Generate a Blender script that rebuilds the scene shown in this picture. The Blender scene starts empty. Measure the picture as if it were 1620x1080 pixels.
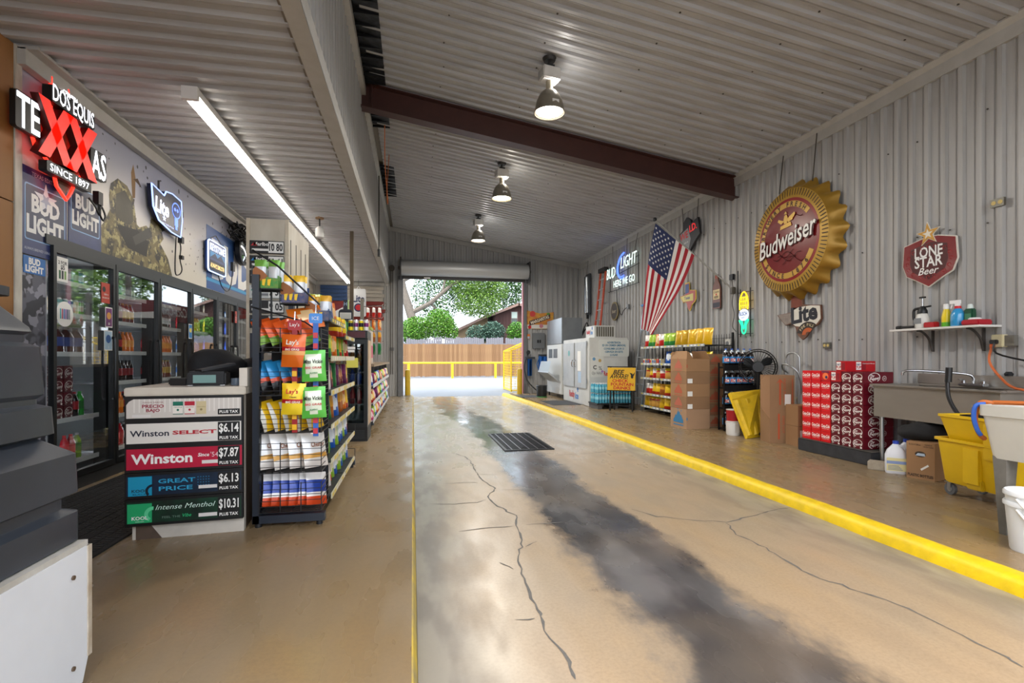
import bpy, bmesh, math, random
from mathutils import Vector, Matrix, Euler
random.seed(7)
SC = bpy.context.scene
COL = SC.collection
# ------------------------------------------------------------------ camera
# photo frame 1620x1080; vanishing point of the hall axis at (653,567), focal length 800 px
FX, CX, CY = 800.0, 810.0, 567.0
TH = math.atan(157 / 800.0)
CAMZ = 1.25
cam_d = bpy.data.cameras.new('camera')
cam_d.sensor_fit = 'HORIZONTAL'; cam_d.sensor_width = 36.0
cam_d.lens = 36.0 * FX / 1620.0
cam_d.shift_y = 27.0 / 1620.0
cam_d.clip_start = 0.05; cam_d.clip_end = 400
cam = bpy.data.objects.new('camera', cam_d)
COL.objects.link(cam)
cam.location = (0, 0, CAMZ)
cam.rotation_euler = (math.pi / 2, 0, -TH)
SC.camera = cam
# ------------------------------------------------------------------ world, sun, exposure
W = bpy.data.worlds.new('world'); SC.world = W; W.use_nodes = True
nt = W.node_tree; nt.nodes.clear()
bg = nt.nodes.new('ShaderNodeBackground'); wo = nt.nodes.new('ShaderNodeOutputWorld')
sky = nt.nodes.new('ShaderNodeTexSky'); sky.sky_type = 'NISHITA'
sky.sun_disc = False; sky.sun_elevation = math.radians(55); sky.sun_rotation = math.radians(200)
sky.air_density = 1.0; sky.dust_density = 6.0; sky.ozone_density = 1.0
mixw = nt.nodes.new('ShaderNodeMix'); mixw.data_type = 'RGBA'
mixw.inputs[0].default_value = 0.75
nt.links.new(sky.outputs[0], mixw.inputs[6]); mixw.inputs[7].default_value = (2.1, 2.3, 2.55, 1)   # thin bright cloud
nt.links.new(mixw.outputs[2], bg.inputs[0]); bg.inputs[1].default_value = 1.5
nt.links.new(bg.outputs[0], wo.inputs[0])
sun_d = bpy.data.lights.new('sun', 'SUN'); sun_d.energy = 1.6; sun_d.angle = math.radians(12)
sun_d.color = (1, .96, .9)
sun = bpy.data.objects.new('sun', sun_d); COL.objects.link(sun)
sun.rotation_euler = (math.radians(38), 0, math.radians(-155))
VS = SC.view_settings
VS.view_transform = 'Standard'; VS.look = 'None'; VS.exposure = -0.1; VS.gamma = 1.0
try: VS.use_curve_mapping = False
except Exception: pass
LAMP_W = 125.0        # each high-bay lamp
TUBE_E = 14.0         # fluorescent tube emission
# ------------------------------------------------------------------ pixel -> place helpers
S_, C_ = math.sin(TH), math.cos(TH)
def ray(u, v):
    a = (u - CX) / FX
    return Vector((S_ + a * C_, C_ - a * S_, (CY - v) / FX))
def at(u, v, t): return Vector((0, 0, CAMZ)) + ray(u, v) * t
def fl(u, v, z): r = ray(u, v); return at(u, v, (z - CAMZ) / r.z)
def wx(u, v, X): r = ray(u, v); return at(u, v, X / r.x)
def wy(u, v, Y): r = ray(u, v); return at(u, v, Y / r.y)
ZL, ZR = 0.06, 0.09           # left and right slabs above the drive lane
XW = 5.57                     # face of the right wall
XL = -3.0                     # face of the left wall
YB = 16.5                     # face of the back wall
# ------------------------------------------------------------------ materials
def lin(h):
    if isinstance(h, tuple): return h
    h = h.lstrip('#'); r = []
    for i in (0, 2, 4):
        c = int(h[i:i + 2], 16) / 255.0
        r.append(c / 12.92 if c <= .04045 else ((c + .055) / 1.055) ** 2.4)
    return tuple(r)
MATS = {}
def M(hexc, rough=.5, metal=0., emit=0., noise=0., scale=6., bump=0., spec=.5, alt=None, stretch=None, detail=4, name=None, coat=0., alpha=None):
    key = (hexc, rough, metal, emit, noise, scale, bump, spec, alt, stretch, name, coat, alpha)
    if key in MATS: return MATS[key]
    m = bpy.data.materials.new(name or 'mat_%s' % str(hexc).strip('#')); m.use_nodes = True
    n = m.node_tree.nodes; l = m.node_tree.links; b = n['Principled BSDF']
    c = lin(hexc)
    b.inputs['Base Color'].default_value = (*c, 1); b.inputs['Roughness'].default_value = rough
    b.inputs['Metallic'].default_value = metal; b.inputs['Specular IOR Level'].default_value = spec
    if coat: b.inputs['Coat Weight'].default_value = coat; b.inputs['Coat Roughness'].default_value = .1
    if emit:
        b.inputs['Emission Color'].default_value = (*c, 1); b.inputs['Emission Strength'].default_value = emit
    if noise or bump:
        tc = n.new('ShaderNodeTexCoord'); mp = n.new('ShaderNodeMapping'); nz = n.new('ShaderNodeTexNoise')
        if stretch: mp.inputs['Scale'].default_value = stretch
        nz.inputs['Scale'].default_value = scale; nz.inputs['Detail'].default_value = detail; nz.inputs['Roughness'].default_value = .6
        l.new(tc.outputs['Object'], mp.inputs[0]); l.new(mp.outputs[0], nz.inputs[0])
        if noise:
            mx = n.new('ShaderNodeMix'); mx.data_type = 'RGBA'
            a = lin(alt) if alt else tuple(x * .45 for x in c)
            mr = n.new('ShaderNodeMapRange'); mr.inputs[1].default_value = .35; mr.inputs[2].default_value = .72
            mr.inputs[4].default_value = noise
            l.new(nz.outputs[0], mr.inputs[0]); l.new(mr.outputs[0], mx.inputs[0])
            mx.inputs[6].default_value = (*c, 1); mx.inputs[7].default_value = (*a, 1)
            l.new(mx.outputs[2], b.inputs['Base Color'])
        if bump:
            bp = n.new('ShaderNodeBump'); bp.inputs['Strength'].default_value = bump; bp.inputs['Distance'].default_value = .01
            l.new(nz.outputs[0], bp.inputs['Height']); l.new(bp.outputs[0], b.inputs['Normal'])
    MATS[key] = m
    return m
def glass_mat(name, tint=(.9, .95, .95), base=.05, power=3.0, rough=.02):
    if name in MATS: return MATS[name]
    m = bpy.data.materials.new(name); m.use_nodes = True
    n = m.node_tree.nodes; l = m.node_tree.links; n.clear()
    o = n.new('ShaderNodeOutputMaterial'); mx = n.new('ShaderNodeMixShader')
    t = n.new('ShaderNodeBsdfTransparent'); g = n.new('ShaderNodeBsdfGlossy'); f = n.new('ShaderNodeLayerWeight')
    f.inputs[0].default_value = .5
    p = n.new('ShaderNodeMath'); p.operation = 'POWER'; p.inputs[1].default_value = power
    q = n.new('ShaderNodeMath'); q.operation = 'MULTIPLY_ADD'; q.inputs[1].default_value = 1 - base; q.inputs[2].default_value = base
    t.inputs[0].default_value = (*tint, 1); g.inputs['Roughness'].default_value = rough
    l.new(f.outputs['Facing'], p.inputs[0]); l.new(p.outputs[0], q.inputs[0]); l.new(q.outputs[0], mx.inputs[0])
    l.new(t.outputs[0], mx.inputs[1]); l.new(g.outputs[0], mx.inputs[2]); l.new(mx.outputs[0], o.inputs[0])
    MATS[name] = m
    return m
# ------------------------------------------------------------------ mesh builder
def cross_basis(d):
    d = d.normalized(); a = Vector((0, 0, 1)) if abs(d.z) < .9 else Vector((1, 0, 0))
    x = d.cross(a).normalized(); y = d.cross(x).normalized()
    return x, y
class MB:
    def __init__(s): s.v = []; s.f = []; s.m = []; s.mats = []; s.T = None
    def mi(s, m):
        if m not in s.mats: s.mats.append(m)
        return s.mats.index(m)
    def add(s, vs, fs, m, T=None):
        k = len(s.v)
        if s.T is not None: T = s.T @ T if T is not None else s.T
        if T is not None: vs = [T @ Vector(p) for p in vs]
        s.v.extend([tuple(p) for p in vs])
        i = s.mi(m)
        for f in fs: s.f.append(tuple(q + k for q in f)); s.m.append(i)
        return s
    def box(s, x0, x1, y0, y1, z0, z1, m, T=None, skip=''):
        v = [(x0, y0, z0), (x1, y0, z0), (x1, y1, z0), (x0, y1, z0), (x0, y0, z1), (x1, y0, z1), (x1, y1, z1), (x0, y1, z1)]
        f = [(0, 3, 2, 1), (4, 5, 6, 7), (0, 1, 5, 4), (1, 2, 6, 5), (2, 3, 7, 6), (3, 0, 4, 7)]
        return s.add(v, f, m, T)
    def cbox(s, x0, x1, y0, y1, z0, z1, m, c=.01, T=None):
        # box with chamfered vertical and horizontal edges
        bm = bmesh.new(); bmesh.ops.create_cube(bm, size=1)
        for p in bm.verts: p.co = Vector(((x0 + x1) / 2 + p.co.x * (x1 - x0), (y0 + y1) / 2 + p.co.y * (y1 - y0), (z0 + z1) / 2 + p.co.z * (z1 - z0)))
        bmesh.ops.bevel(bm, geom=bm.edges[:], offset=c, segments=2, affect='EDGES')
        bm.verts.index_update()
        vs = [p.co.copy() for p in bm.verts]; fs = [[q.index for q in f.verts] for f in bm.faces]; bm.free()
        return s.add(vs, fs, m, T)
    def cyl(s, p, q, r, m, n=12, r2=None, cap=True):
        p = Vector(p); q = Vector(q); r2 = r if r2 is None else r2
        x, y = cross_basis(q - p); vs = []
        for c, rr in ((p, r), (q, r2)):
            for i in range(n):
                a = 2 * math.pi * i / n; vs.append(c + (x * math.cos(a) + y * math.sin(a)) * rr)
        fs = [(i, (i + 1) % n, n + (i + 1) % n, n + i) for i in range(n)]
        if cap: fs += [tuple(range(n))[::-1], tuple(range(n, 2 * n))]
        return s.add(vs, fs, m)
    def tube(s, pts, r, m, n=6, closed=False):
        pts = [Vector(p) for p in pts]
        if not closed and len(pts) >= 4:          # round the bends
            q = []
            for i in range(len(pts) - 1):
                p0, p1, p2, p3 = pts[max(0, i - 1)], pts[i], pts[i + 1], pts[min(len(pts) - 1, i + 2)]
                for j in range(4):
                    u = j / 4; q.append(.5 * ((2 * p1) + (p2 - p0) * u + (2 * p0 - 5 * p1 + 4 * p2 - p3) * u * u + (3 * p1 - p0 - 3 * p2 + p3) * u ** 3))
            pts = q + [pts[-1]]
        k = len(pts); vs = []; fs = []
        px = None
        for i, p in enumerate(pts):
            a = pts[(i - 1) % k] if (closed or i > 0) else p; b = pts[(i + 1) % k] if (closed or i < k - 1) else p
            d = (b - a)
            if d.length < 1e-9: d = Vector((0, 0, 1))
            d.normalize()
            if px is None: px, _ = cross_basis(d)
            x = px - d * px.dot(d)
            if x.length < 1e-6: x, _ = cross_basis(d)
            x.normalize(); y = d.cross(x); px = x
            for j in range(n):
                t = 2 * math.pi * j / n; vs.append(p + (x * math.cos(t) + y * math.sin(t)) * r)
        for i in range(k if closed else k - 1):
            for j in range(n):
                a = i * n + j; b = i * n + (j + 1) % n; c = ((i + 1) % k) * n
                fs.append((a, b, c + (j + 1) % n, c + j))
        if not closed: fs += [tuple(range(n))[::-1], tuple(range((k - 1) * n, k * n))]
        return s.add(vs, fs, m)
    def bar(s, p, q, w, h, m, up=None):
        # rectangular bar from p to q, w across, h along up
        p = Vector(p); q = Vector(q); d = (q - p).normalized()
        up = Vector(up) if up else (Vector((0, 0, 1)) if abs(d.z) < .9 else Vector((0, 1, 0)))
        x = d.cross(up).normalized(); y = x.cross(d).normalized(); vs = []
        for c in (p, q):
            for a, b in ((-1, -1), (1, -1), (1, 1), (-1, 1)): vs.append(c + x * a * w / 2 + y * b * h / 2)
        return s.add(vs, [(3, 2, 1, 0), (4, 5, 6, 7), (0, 1, 5, 4), (1, 2, 6, 5), (2, 3, 7, 6), (3, 0, 4, 7)], m)
    def lathe(s, prof, m, n=14, T=None, mats=None, cap=True):
        # prof: (r,z) list; mats: optional material for each band
        vs = []
        for r, z in prof:
            for i in range(n): a = 2 * math.pi * i / n; vs.append((r * math.cos(a), r * math.sin(a), z))
        for k in range(len(prof) - 1):
            fs = [(k * n + i, k * n + (i + 1) % n, (k + 1) * n + (i + 1) % n, (k + 1) * n + i) for i in range(n)]
            s._part(vs, fs, mats[k] if mats else m, T)
        if cap:
            s._part(vs, [tuple(range(n))[::-1]], mats[0] if mats else m, T)
            k = len(prof) - 1; s._part(vs, [tuple(range(k * n, k * n + n))], mats[-1] if mats else m, T)
        return s
    def _part(s, vs, fs, m, T):
        used = sorted({q for f in fs for q in f}); ix = {q: i for i, q in enumerate(used)}
        s.add([vs[q] for q in used], [tuple(ix[q] for q in f) for f in fs], m, T)
    def prism(s, poly, z0, z1, m, T=None, side=None):
        n = len(poly); area = sum(poly[i][0] * poly[(i + 1) % n][1] - poly[(i + 1) % n][0] * poly[i][1] for i in range(n))
        if area < 0: poly = poly[::-1]
        vs = [(x, y, z0) for x, y in poly] + [(x, y, z1) for x, y in poly]
        s.add(vs, [tuple(range(n))[::-1], tuple(range(n, 2 * n))], m, T)
        s.add(vs, [(i, (i + 1) % n, n + (i + 1) % n, n + i) for i in range(n)], side or m, T)
        return s
    def flat(s, poly, z, m, T=None):
        n = len(poly); area = sum(poly[i][0] * poly[(i + 1) % n][1] - poly[(i + 1) % n][0] * poly[i][1] for i in range(n))
        if area < 0: poly = poly[::-1]
        return s.add([(x, y, z) for x, y in poly], [tuple(range(n))], m, T)
    def rect(s, x0, x1, y0, y1, z, m, T=None): return s.flat([(x0, y0), (x1, y0), (x1, y1), (x0, y1)], z, m, T)
    def text(s, string, x, y, size, m, z=.002, T=None, bold=0., shear=0., sx=1., align='CENTER', rot=0., fit=None, depth=0.):
        vs, fs, w = text_mesh(string, bold, shear, align)
        k = size
        if fit: sx = fit / (w * k)
        A = Matrix.Translation((x, y, z)) @ Matrix.Rotation(rot, 4, 'Z') @ Matrix.Diagonal((k * sx, k, 1, 1))
        s.add(vs, fs, m, T @ A if T is not None else A)
        return s
    def arc_text(s, string, cx, cy, r, a0, a1, size, m, z=.002, T=None, bold=0., inward=False, sx=1.):
        # letters spread from angle a0 to a1 (radians); inward=True puts their tops towards the centre
        n = len(string)
        for i, ch in enumerate(string):
            if ch == ' ': continue
            a = a0 + (a1 - a0) * (i + .5) / n
            s.text(ch, cx + r * math.cos(a), cy + r * math.sin(a), size, m, z, T, bold, 0, sx, 'CENTER', a + math.pi / 2 if inward else a - math.pi / 2)
        return s
    def mesh(s, name='mesh', smooth=None):
        me = bpy.data.meshes.new(name)
        me.from_pydata(s.v, [], s.f)
        for m in s.mats: me.materials.append(m)
        me.polygons.foreach_set('material_index', s.m)
        if smooth:
            me.polygons.foreach_set('use_smooth', [True] * len(me.polygons))
            bm = bmesh.new(); bm.from_mesh(me); bmesh.ops.remove_doubles(bm, verts=bm.verts, dist=1e-5); bm.to_mesh(me); bm.free()
            me.set_sharp_from_angle(angle=math.radians(smooth))
        elif len(me.polygons) < 6000:
            me.polygons.foreach_set('use_smooth', [True] * len(me.polygons)); me.set_sharp_from_angle(angle=math.radians(46))
        me.update()
        return me
    def build(s, name, parent=None, smooth=None, mat=None, label=None, cat=None, group=None, kind=None):
        o = bpy.data.objects.new(name, s.mesh(name, smooth)); COL.objects.link(o)
        if parent is not None: o.parent = parent
        if mat is not None: o.matrix_local = mat
        tag(o, label, cat, group, kind)
        return o
TXT = {}
def text_mesh(string, bold=0., shear=0., align='CENTER'):
    key = (string, bold, shear, align)
    if key in TXT: return TXT[key]
    c = bpy.data.curves.new('lettering', 'FONT'); c.body = string; c.size = 1.0; c.offset = bold; c.shear = shear
    c.align_x = align; c.align_y = 'CENTER'; c.resolution_u = 2; c.fill_mode = 'FRONT'
    o = bpy.data.objects.new('lettering', c); me = o.to_mesh()
    vs = [p.co.copy() for p in me.vertices]; fs = [tuple(p.vertices) for p in me.polygons]
    o.to_mesh_clear(); bpy.data.objects.remove(o); bpy.data.curves.remove(c)
    if vs:
        xs = [p.x for p in vs]; ys = [p.y for p in vs]; dx = -(min(xs) + max(xs)) / 2 if align == 'CENTER' else 0
        dy = -(min(ys) + max(ys)) / 2 if len(string) > 1 else 0
        vs = [p + Vector((dx, dy if len(string) > 1 else -.05, 0)) for p in vs]; w = max(xs) - min(xs)
    else: w = 1
    TXT[key] = (vs, fs, w)
    return TXT[key]
def tag(o, label=None, cat=None, group=None, kind=None):
    if label: o['label'] = label
    if cat: o['category'] = cat
    if group: o['group'] = group
    if kind: o['kind'] = kind
    return o
def thing(name, label, cat, loc=(0, 0, 0), rotz=0., group=None, mat=None):
    o = bpy.data.objects.new(name, None); COL.objects.link(o); o.empty_display_size = .1
    if mat is not None: o.matrix_world = mat
    else: o.location = loc; o.rotation_euler = (0, 0, rotz)
    return tag(o, label, cat, group)
def dup(root, mat, label=None, group=None):
    r = root.copy(); COL.objects.link(r); r.matrix_world = mat
    tag(r, label, None, group)
    for ch in root.children:
        c = ch.copy(); COL.objects.link(c); c.parent = r
        for g in ch.children:
            d = g.copy(); COL.objects.link(d); d.parent = c
    return r
def TR(x, y, z, rz=0., rx=0., ry=0., s=1.):
    return Matrix.Translation((x, y, z)) @ Euler((rx, ry, rz)).to_matrix().to_4x4() @ Matrix.Scale(s, 4)
def frame(o, kind):
    # local x = reading direction, y = up, z = out of the surface
    if kind == 'R': c = ((0, -1, 0), (0, 0, 1), (-1, 0, 0))
    elif kind == 'L': c = ((0, 1, 0), (0, 0, 1), (1, 0, 0))
    elif kind == 'F': c = ((1, 0, 0), (0, 0, 1), (0, -1, 0))
    m = Matrix((c[0], c[1], c[2])).transposed().to_4x4()
    m.translation = Vector(o)
    return m
def circ(cx, cy, r, n=24, a0=0., a1=2 * math.pi, ry=None):
    ry = ry or r; k = n if abs(a1 - a0 - 2 * math.pi) < 1e-6 else n - 1
    return [(cx + r * math.cos(a0 + (a1 - a0) * i / k), cy + ry * math.sin(a0 + (a1 - a0) * i / k)) for i in range(n)]
def star(cx, cy, r, n=5, k=.382, rot=math.pi / 2):
    return [(cx + (r if i % 2 == 0 else r * k) * math.cos(rot + math.pi * i / n), cy + (r if i % 2 == 0 else r * k) * math.sin(rot + math.pi * i / n)) for i in range(2 * n)]
def rrect(x0, x1, y0, y1, r, n=4):
    p = []
    for cx, cy, a in ((x1 - r, y1 - r, 0), (x0 + r, y1 - r, 90), (x0 + r, y0 + r, 180), (x1 - r, y0 + r, 270)):
        for i in range(n + 1): t = math.radians(a + 90 * i / n); p.append((cx + r * math.cos(t), cy + r * math.sin(t)))
    return p
def ring(s, cx, cy, r0, r1, z, m, n=48, a0=0., a1=2 * math.pi, T=None, h=0.):
    k = n; vs = []
    for i in range(k + 1):
        a = a0 + (a1 - a0) * i / k
        vs += [(cx + r0 * math.cos(a), cy + r0 * math.sin(a), z), (cx + r1 * math.cos(a), cy + r1 * math.sin(a), z)]
    s.add(vs, [(2 * i, 2 * i + 1, 2 * i + 3, 2 * i + 2) for i in range(k)], m, T)
ORD = ['first', 'second', 'third', 'fourth', 'fifth', 'sixth', 'seventh', 'eighth', 'ninth', 'tenth', 'eleventh', 'twelfth']
BLACK = M('#0b0c0e', .45); DARK = M('#17191d', .5); WHITE = M('#e8e8e6', .5); CHROME = M('#c9ccd0', .15, 1.); STEEL = M('#a3a7ab', .32, 1., noise=.2, scale=3)
NAVY = M('#1b2433', .45); YEL = M('#f2cf12', .45); RED = M('#c3131f', .45); PAPER = M('#ecebe6', .7); GREY = M('#7c7f82', .6)
# ================================================================== floor materials
class NG:
    def __init__(s, name):
        s.m = bpy.data.materials.new(name); s.m.use_nodes = True; s.n = s.m.node_tree.nodes; s.l = s.m.node_tree.links; s.b = s.n['Principled BSDF']
        s.tc = s.n.new('ShaderNodeTexCoord').outputs['Object']
    def put(s, sock, v):
        if hasattr(v, 'is_output'): s.l.new(v, sock)
        else: sock.default_value = v
    def math(s, op, a, b=0., clamp=False):
        k = s.n.new('ShaderNodeMath'); k.operation = op; k.use_clamp = clamp; s.put(k.inputs[0], a); s.put(k.inputs[1], b); return k.outputs[0]
    def rng(s, v, a, b, c=0., d=1., smooth=True):
        k = s.n.new('ShaderNodeMapRange'); k.interpolation_type = 'SMOOTHSTEP' if smooth else 'LINEAR'
        s.put(k.inputs[0], v)
        for i, x in enumerate((a, b, c, d)): k.inputs[i + 1].default_value = x
        return k.outputs[0]
    def noise(s, scale, detail=4, rough=.6, stretch=(1, 1, 1), off=(0, 0, 0)):
        mp = s.n.new('ShaderNodeMapping'); mp.inputs['Scale'].default_value = stretch; mp.inputs['Location'].default_value = off; s.l.new(s.tc, mp.inputs[0])
        k = s.n.new('ShaderNodeTexNoise'); k.inputs['Scale'].default_value = scale; k.inputs['Detail'].default_value = detail; k.inputs['Roughness'].default_value = rough
        s.l.new(mp.outputs[0], k.inputs[0]); return k.outputs[0]
    def mix(s, f, a, b):
        k = s.n.new('ShaderNodeMix'); k.data_type = 'RGBA'; s.put(k.inputs[0], f)
        for i, c in ((6, a), (7, b)): s.put(k.inputs[i], c if hasattr(c, 'is_output') else (*lin(c), 1))
        return k.outputs[2]
    def xyz(s):
        k = s.n.new('ShaderNodeSeparateXYZ'); s.l.new(s.tc, k.inputs[0]); return k.outputs
    def bump(s, h, st, dist=.01):
        k = s.n.new('ShaderNodeBump'); k.inputs['Strength'].default_value = st; k.inputs['Distance'].default_value = dist; s.put(k.inputs['Height'], h); s.l.new(k.outputs[0], s.b.inputs['Normal'])
    def col(s, c): s.put(s.b.inputs['Base Color'], c)
    def rough(s, r): s.put(s.b.inputs['Roughness'], r)
def concrete(name, lane):
    g = NG(name); x, y, z = g.xyz()
    n1 = g.noise(.9, 5, .62, (1, .45, 1)); n2 = g.noise(5, 3, .5, (1, .35, 1), (3, 7, 0)); n3 = g.noise(60, 3, .7); n4 = g.noise(2.2, 4, .5, (1, .5, 1), (11, 2, 0))
    if lane: base = g.mix(g.rng(n1, .35, .65), '#ad977a', '#a5947c')
    else: base = g.mix(g.rng(n1, .35, .68), '#917b5a', '#85745a')
    base = g.mix(g.rng(n2, .4, .8, 0, .35), base, '#857867')
    base = g.mix(g.rng(n4, .42, .85, 0, .5), base, '#b3956a' if lane else '#98794a')
    base = g.mix(g.rng(n3, .35, .75, 0, .25), base, '#6f604a')
    r = g.rng(n2, .3, .7, .2 if not lane else .28, .4 if not lane else .44)
    if lane:
        # dark oily track down the lane, drifting left beyond the drain
        xc = g.rng(y, 7.5, 13.5, 1.36, .95)
        d = g.math('ABSOLUTE', g.math('SUBTRACT', x, xc))
        w = g.noise(1.3, 6, .7, (1.2, .7, 1), (5, 1, 0))
        d = g.math('ADD', d, g.math('MULTIPLY', g.math('SUBTRACT', w, .5), .75))
        st = g.rng(d, .26, .44, 1, 0)
        fade = g.rng(g.noise(.8, 3, .5, (1, 1, 1), (2, 9, 0)), .3, .6, .75, 1)
        st = g.math('MULTIPLY', st, fade)
        base = g.mix(st, base, g.mix(g.rng(n4, .4, .65), '#3a3a3d', '#6c6b6b'))  # real stain, its blue-grey tint also painting in reflected light
        # dusty grey wheel edge beside the left kerb and beside the yellow kerb
        e1 = g.math('ADD', x, g.math('MULTIPLY', g.math('SUBTRACT', n4, .5), .3))
        k1 = g.math('MULTIPLY', g.rng(e1, .08, .5, 1, 0), .85)
        e2 = g.math('ADD', x, g.math('MULTIPLY', g.math('SUBTRACT', n4, .5), .5))
        k2 = g.math('MULTIPLY', g.rng(e2, 2.55, 3.05), .7)
        gcol = g.mix(g.rng(n2, .4, .6), '#8d8b82', '#6d6c68')
        base = g.mix(k1, base, gcol); base = g.mix(k2, base, gcol)
        # paler towards the far door: the doorway's bright reflection painted into the concrete
        far = g.math('MULTIPLY', g.rng(g.math('ADD', y, g.math('MULTIPLY', g.math('SUBTRACT', n1, .5), 2.5)), 4., 10.), .8)
        base = g.mix(far, base, g.mix(st, g.mix(g.rng(n2, .4, .7), '#b2b3b3', '#a3a4a3'), '#6d6f73'))
        r = g.math('SUBTRACT', r, g.math('MULTIPLY', far, .16))
        r = g.math('SUBTRACT', r, g.math('MULTIPLY', st, .1))
    g.col(base); g.rough(r); g.b.inputs['Specular IOR Level'].default_value = .5
    g.bump(n3, .04, .004)
    return g.m
LANE = concrete('lane_concrete', True); SLAB = concrete('slab_concrete', False)
def sheetmetal(name, c, dirt, stretch):
    g = NG(name); n1 = g.noise(1.2, 5, .6, stretch); n2 = g.noise(14, 4, .7, stretch, (2, 3, 1)); n3 = g.noise(3, 4, .5)
    b = g.mix(g.rng(n1, .4, .7, 0, .45), c, dirt); b = g.mix(g.rng(n2, .55, .78, 0, .5), b, dirt); b = g.mix(g.rng(n3, .6, .8, 0, .3), b, '#9a9184')
    g.col(b); g.rough(.4); return g.m
WALLM = sheetmetal('wall_sheet_metal', '#adacaa', '#86837f', (6, 6, .25))
CEILM = sheetmetal('ceiling_sheet_metal', '#b5b6b8', '#918f8e', (.25, 6, 6))
TRIMM = M('#b5b4b0', .45, noise=.3, scale=5, alt='#918b80')
BACK = M('#8b857a', .8)
def struct(mb, name, parent=None, **k): return mb.build(name, parent, kind='structure' if parent is None else None, **k)
# ================================================================== floors
m = MB(); m.box(.02, 3.13, -3, 16.75, -.25, 0, LANE); floor = struct(m, 'floor')
m = MB(); m.box(-6.0, .0, -3, 16.9, -.25, ZL, SLAB); floor_left = struct(m, 'floor_left')
m = MB(); m.box(3.24, 5.75, -3, 16.9, -.25, ZR, SLAB); floor_right = struct(m, 'floor_right')
KERB = M('#eecb0b', .5, noise=.55, scale=9, alt='#b59a1c', bump=.5, detail=6)
pr = [(3.115, -.02), (3.245, -.02), (3.245, ZR + .002), (3.19, ZR + .004), (3.15, ZR - .008), (3.128, ZR - .035)]
m = MB(); ys = [-3 + .25 * i for i in range(80)]
rnd = random.Random(3)
vs = []; fs = []
for i, y in enumerate(ys):
    j = rnd.uniform(-.005, .005) - .17 * max(0, (y - 9.) / 7.5) ** 1.5
    for (x, z) in pr: vs.append((x + j + rnd.uniform(-.003, .003), y, z + (rnd.uniform(-.003, .001) if z > 0 else 0)))
k = len(pr)
for i in range(len(ys) - 1):
    for a in range(k): fs.append((i * k + a, (i + 1) * k + a, (i + 1) * k + (a + 1) % k, i * k + (a + 1) % k))
fs += [tuple(range(k)), tuple(range((len(ys) - 1) * k, len(ys) * k))[::-1]]
m.add(vs, fs, KERB); struct(m, 'trim_1')
KERBL = M('#cdb02c', .6, noise=1., scale=4, alt='#8f8468', detail=7)
m = MB(); m.prism([(-.005, -.02), (.021, -.02), (.014, .03), (.002, ZL + .001), (-.005, ZL + .001)], -3, 16.75, KERBL, Matrix(((1, 0, 0, 0), (0, 0, 1, 0), (0, 1, 0, 0), (0, 0, 0, 1)))); struct(m, 'trim_2')
# filled cracks in the lane
CRK = M('#6c6a66', .75, noise=.4, scale=30)
def crack(pix, w, seed, amp=.03, dup_=2):
    rr = random.Random(seed); P = [fl(u, v, 0) for u, v in pix]; pts = []
    for a, b in zip(P[:-1], P[1:]):
        n = max(3, int((b - a).length / .055))
        for i in range(n): pts.append(a.lerp(b, i / n) + Vector((rr.gauss(0, amp) * .6, rr.gauss(0, amp) * .6, 0)))
    pts.append(P[-1]); m = MB(); vs = []; fs = []
    for i, p in enumerate(pts):
        a = pts[max(0, i - 1)]; b = pts[min(len(pts) - 1, i + 1)]; d = (b - a); d.z = 0; d.normalize(); nn = Vector((-d.y, d.x, 0))
        ww = w * rr.uniform(.35, 1.3) * (.3 if i in (0, len(pts) - 1) else 1)
        vs += [p + nn * ww + Vector((0, 0, .0015)), p - nn * ww + Vector((0, 0, .0015))]
    for i in range(len(pts) - 1): fs.append((2 * i + 1, 2 * i + 3, 2 * i + 2, 2 * i))
    m.add(vs, fs, CRK); m.build('crack', floor)
crack([(908, 1078), (903, 1045), (870, 1010), (855, 975), (850, 965), (835, 930), (822, 900), (818, 880), (826, 860), (820, 835), (815, 815), (800, 806), (780, 795), (770, 785), (785, 772), (763, 760), (752, 745), (745, 730), (735, 722), (715, 716)], .007, 1, .012)
crack([(676, 797), (720, 797), (755, 794), (770, 790)], .006, 2, .008)
crack([(726, 841), (760, 836), (812, 832)], .006, 3, .008); crack([(832, 830), (860, 828), (890, 826)], .006, 4, .008)
crack([(816, 979), (846, 978)], .005, 5, .008); crack([(790, 889), (812, 900)], .005, 6, .006); crack([(832, 865), (850, 856)], .006, 16, .006)
crack([(700, 765), (740, 763), (757, 763)], .005, 7, .008); crack([(790, 775), (840, 775), (870, 778)], .004, 8, .006); crack([(755, 751), (790, 750)], .004, 9, .006)
crack([(1000, 805), (1040, 817), (1090, 822), (1150, 826), (1185, 818), (1230, 805), (1250, 803)], .008, 10, .012)
crack([(1150, 827), (1165, 845), (1200, 862), (1225, 875), (1260, 897), (1300, 915), (1340, 930), (1400, 948), (1450, 970), (1520, 1005), (1590, 1040), (1618, 1055)], .007, 11, .012)
crack([(876, 720), (930, 717), (980, 713)], .005, 12, .006)
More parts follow.
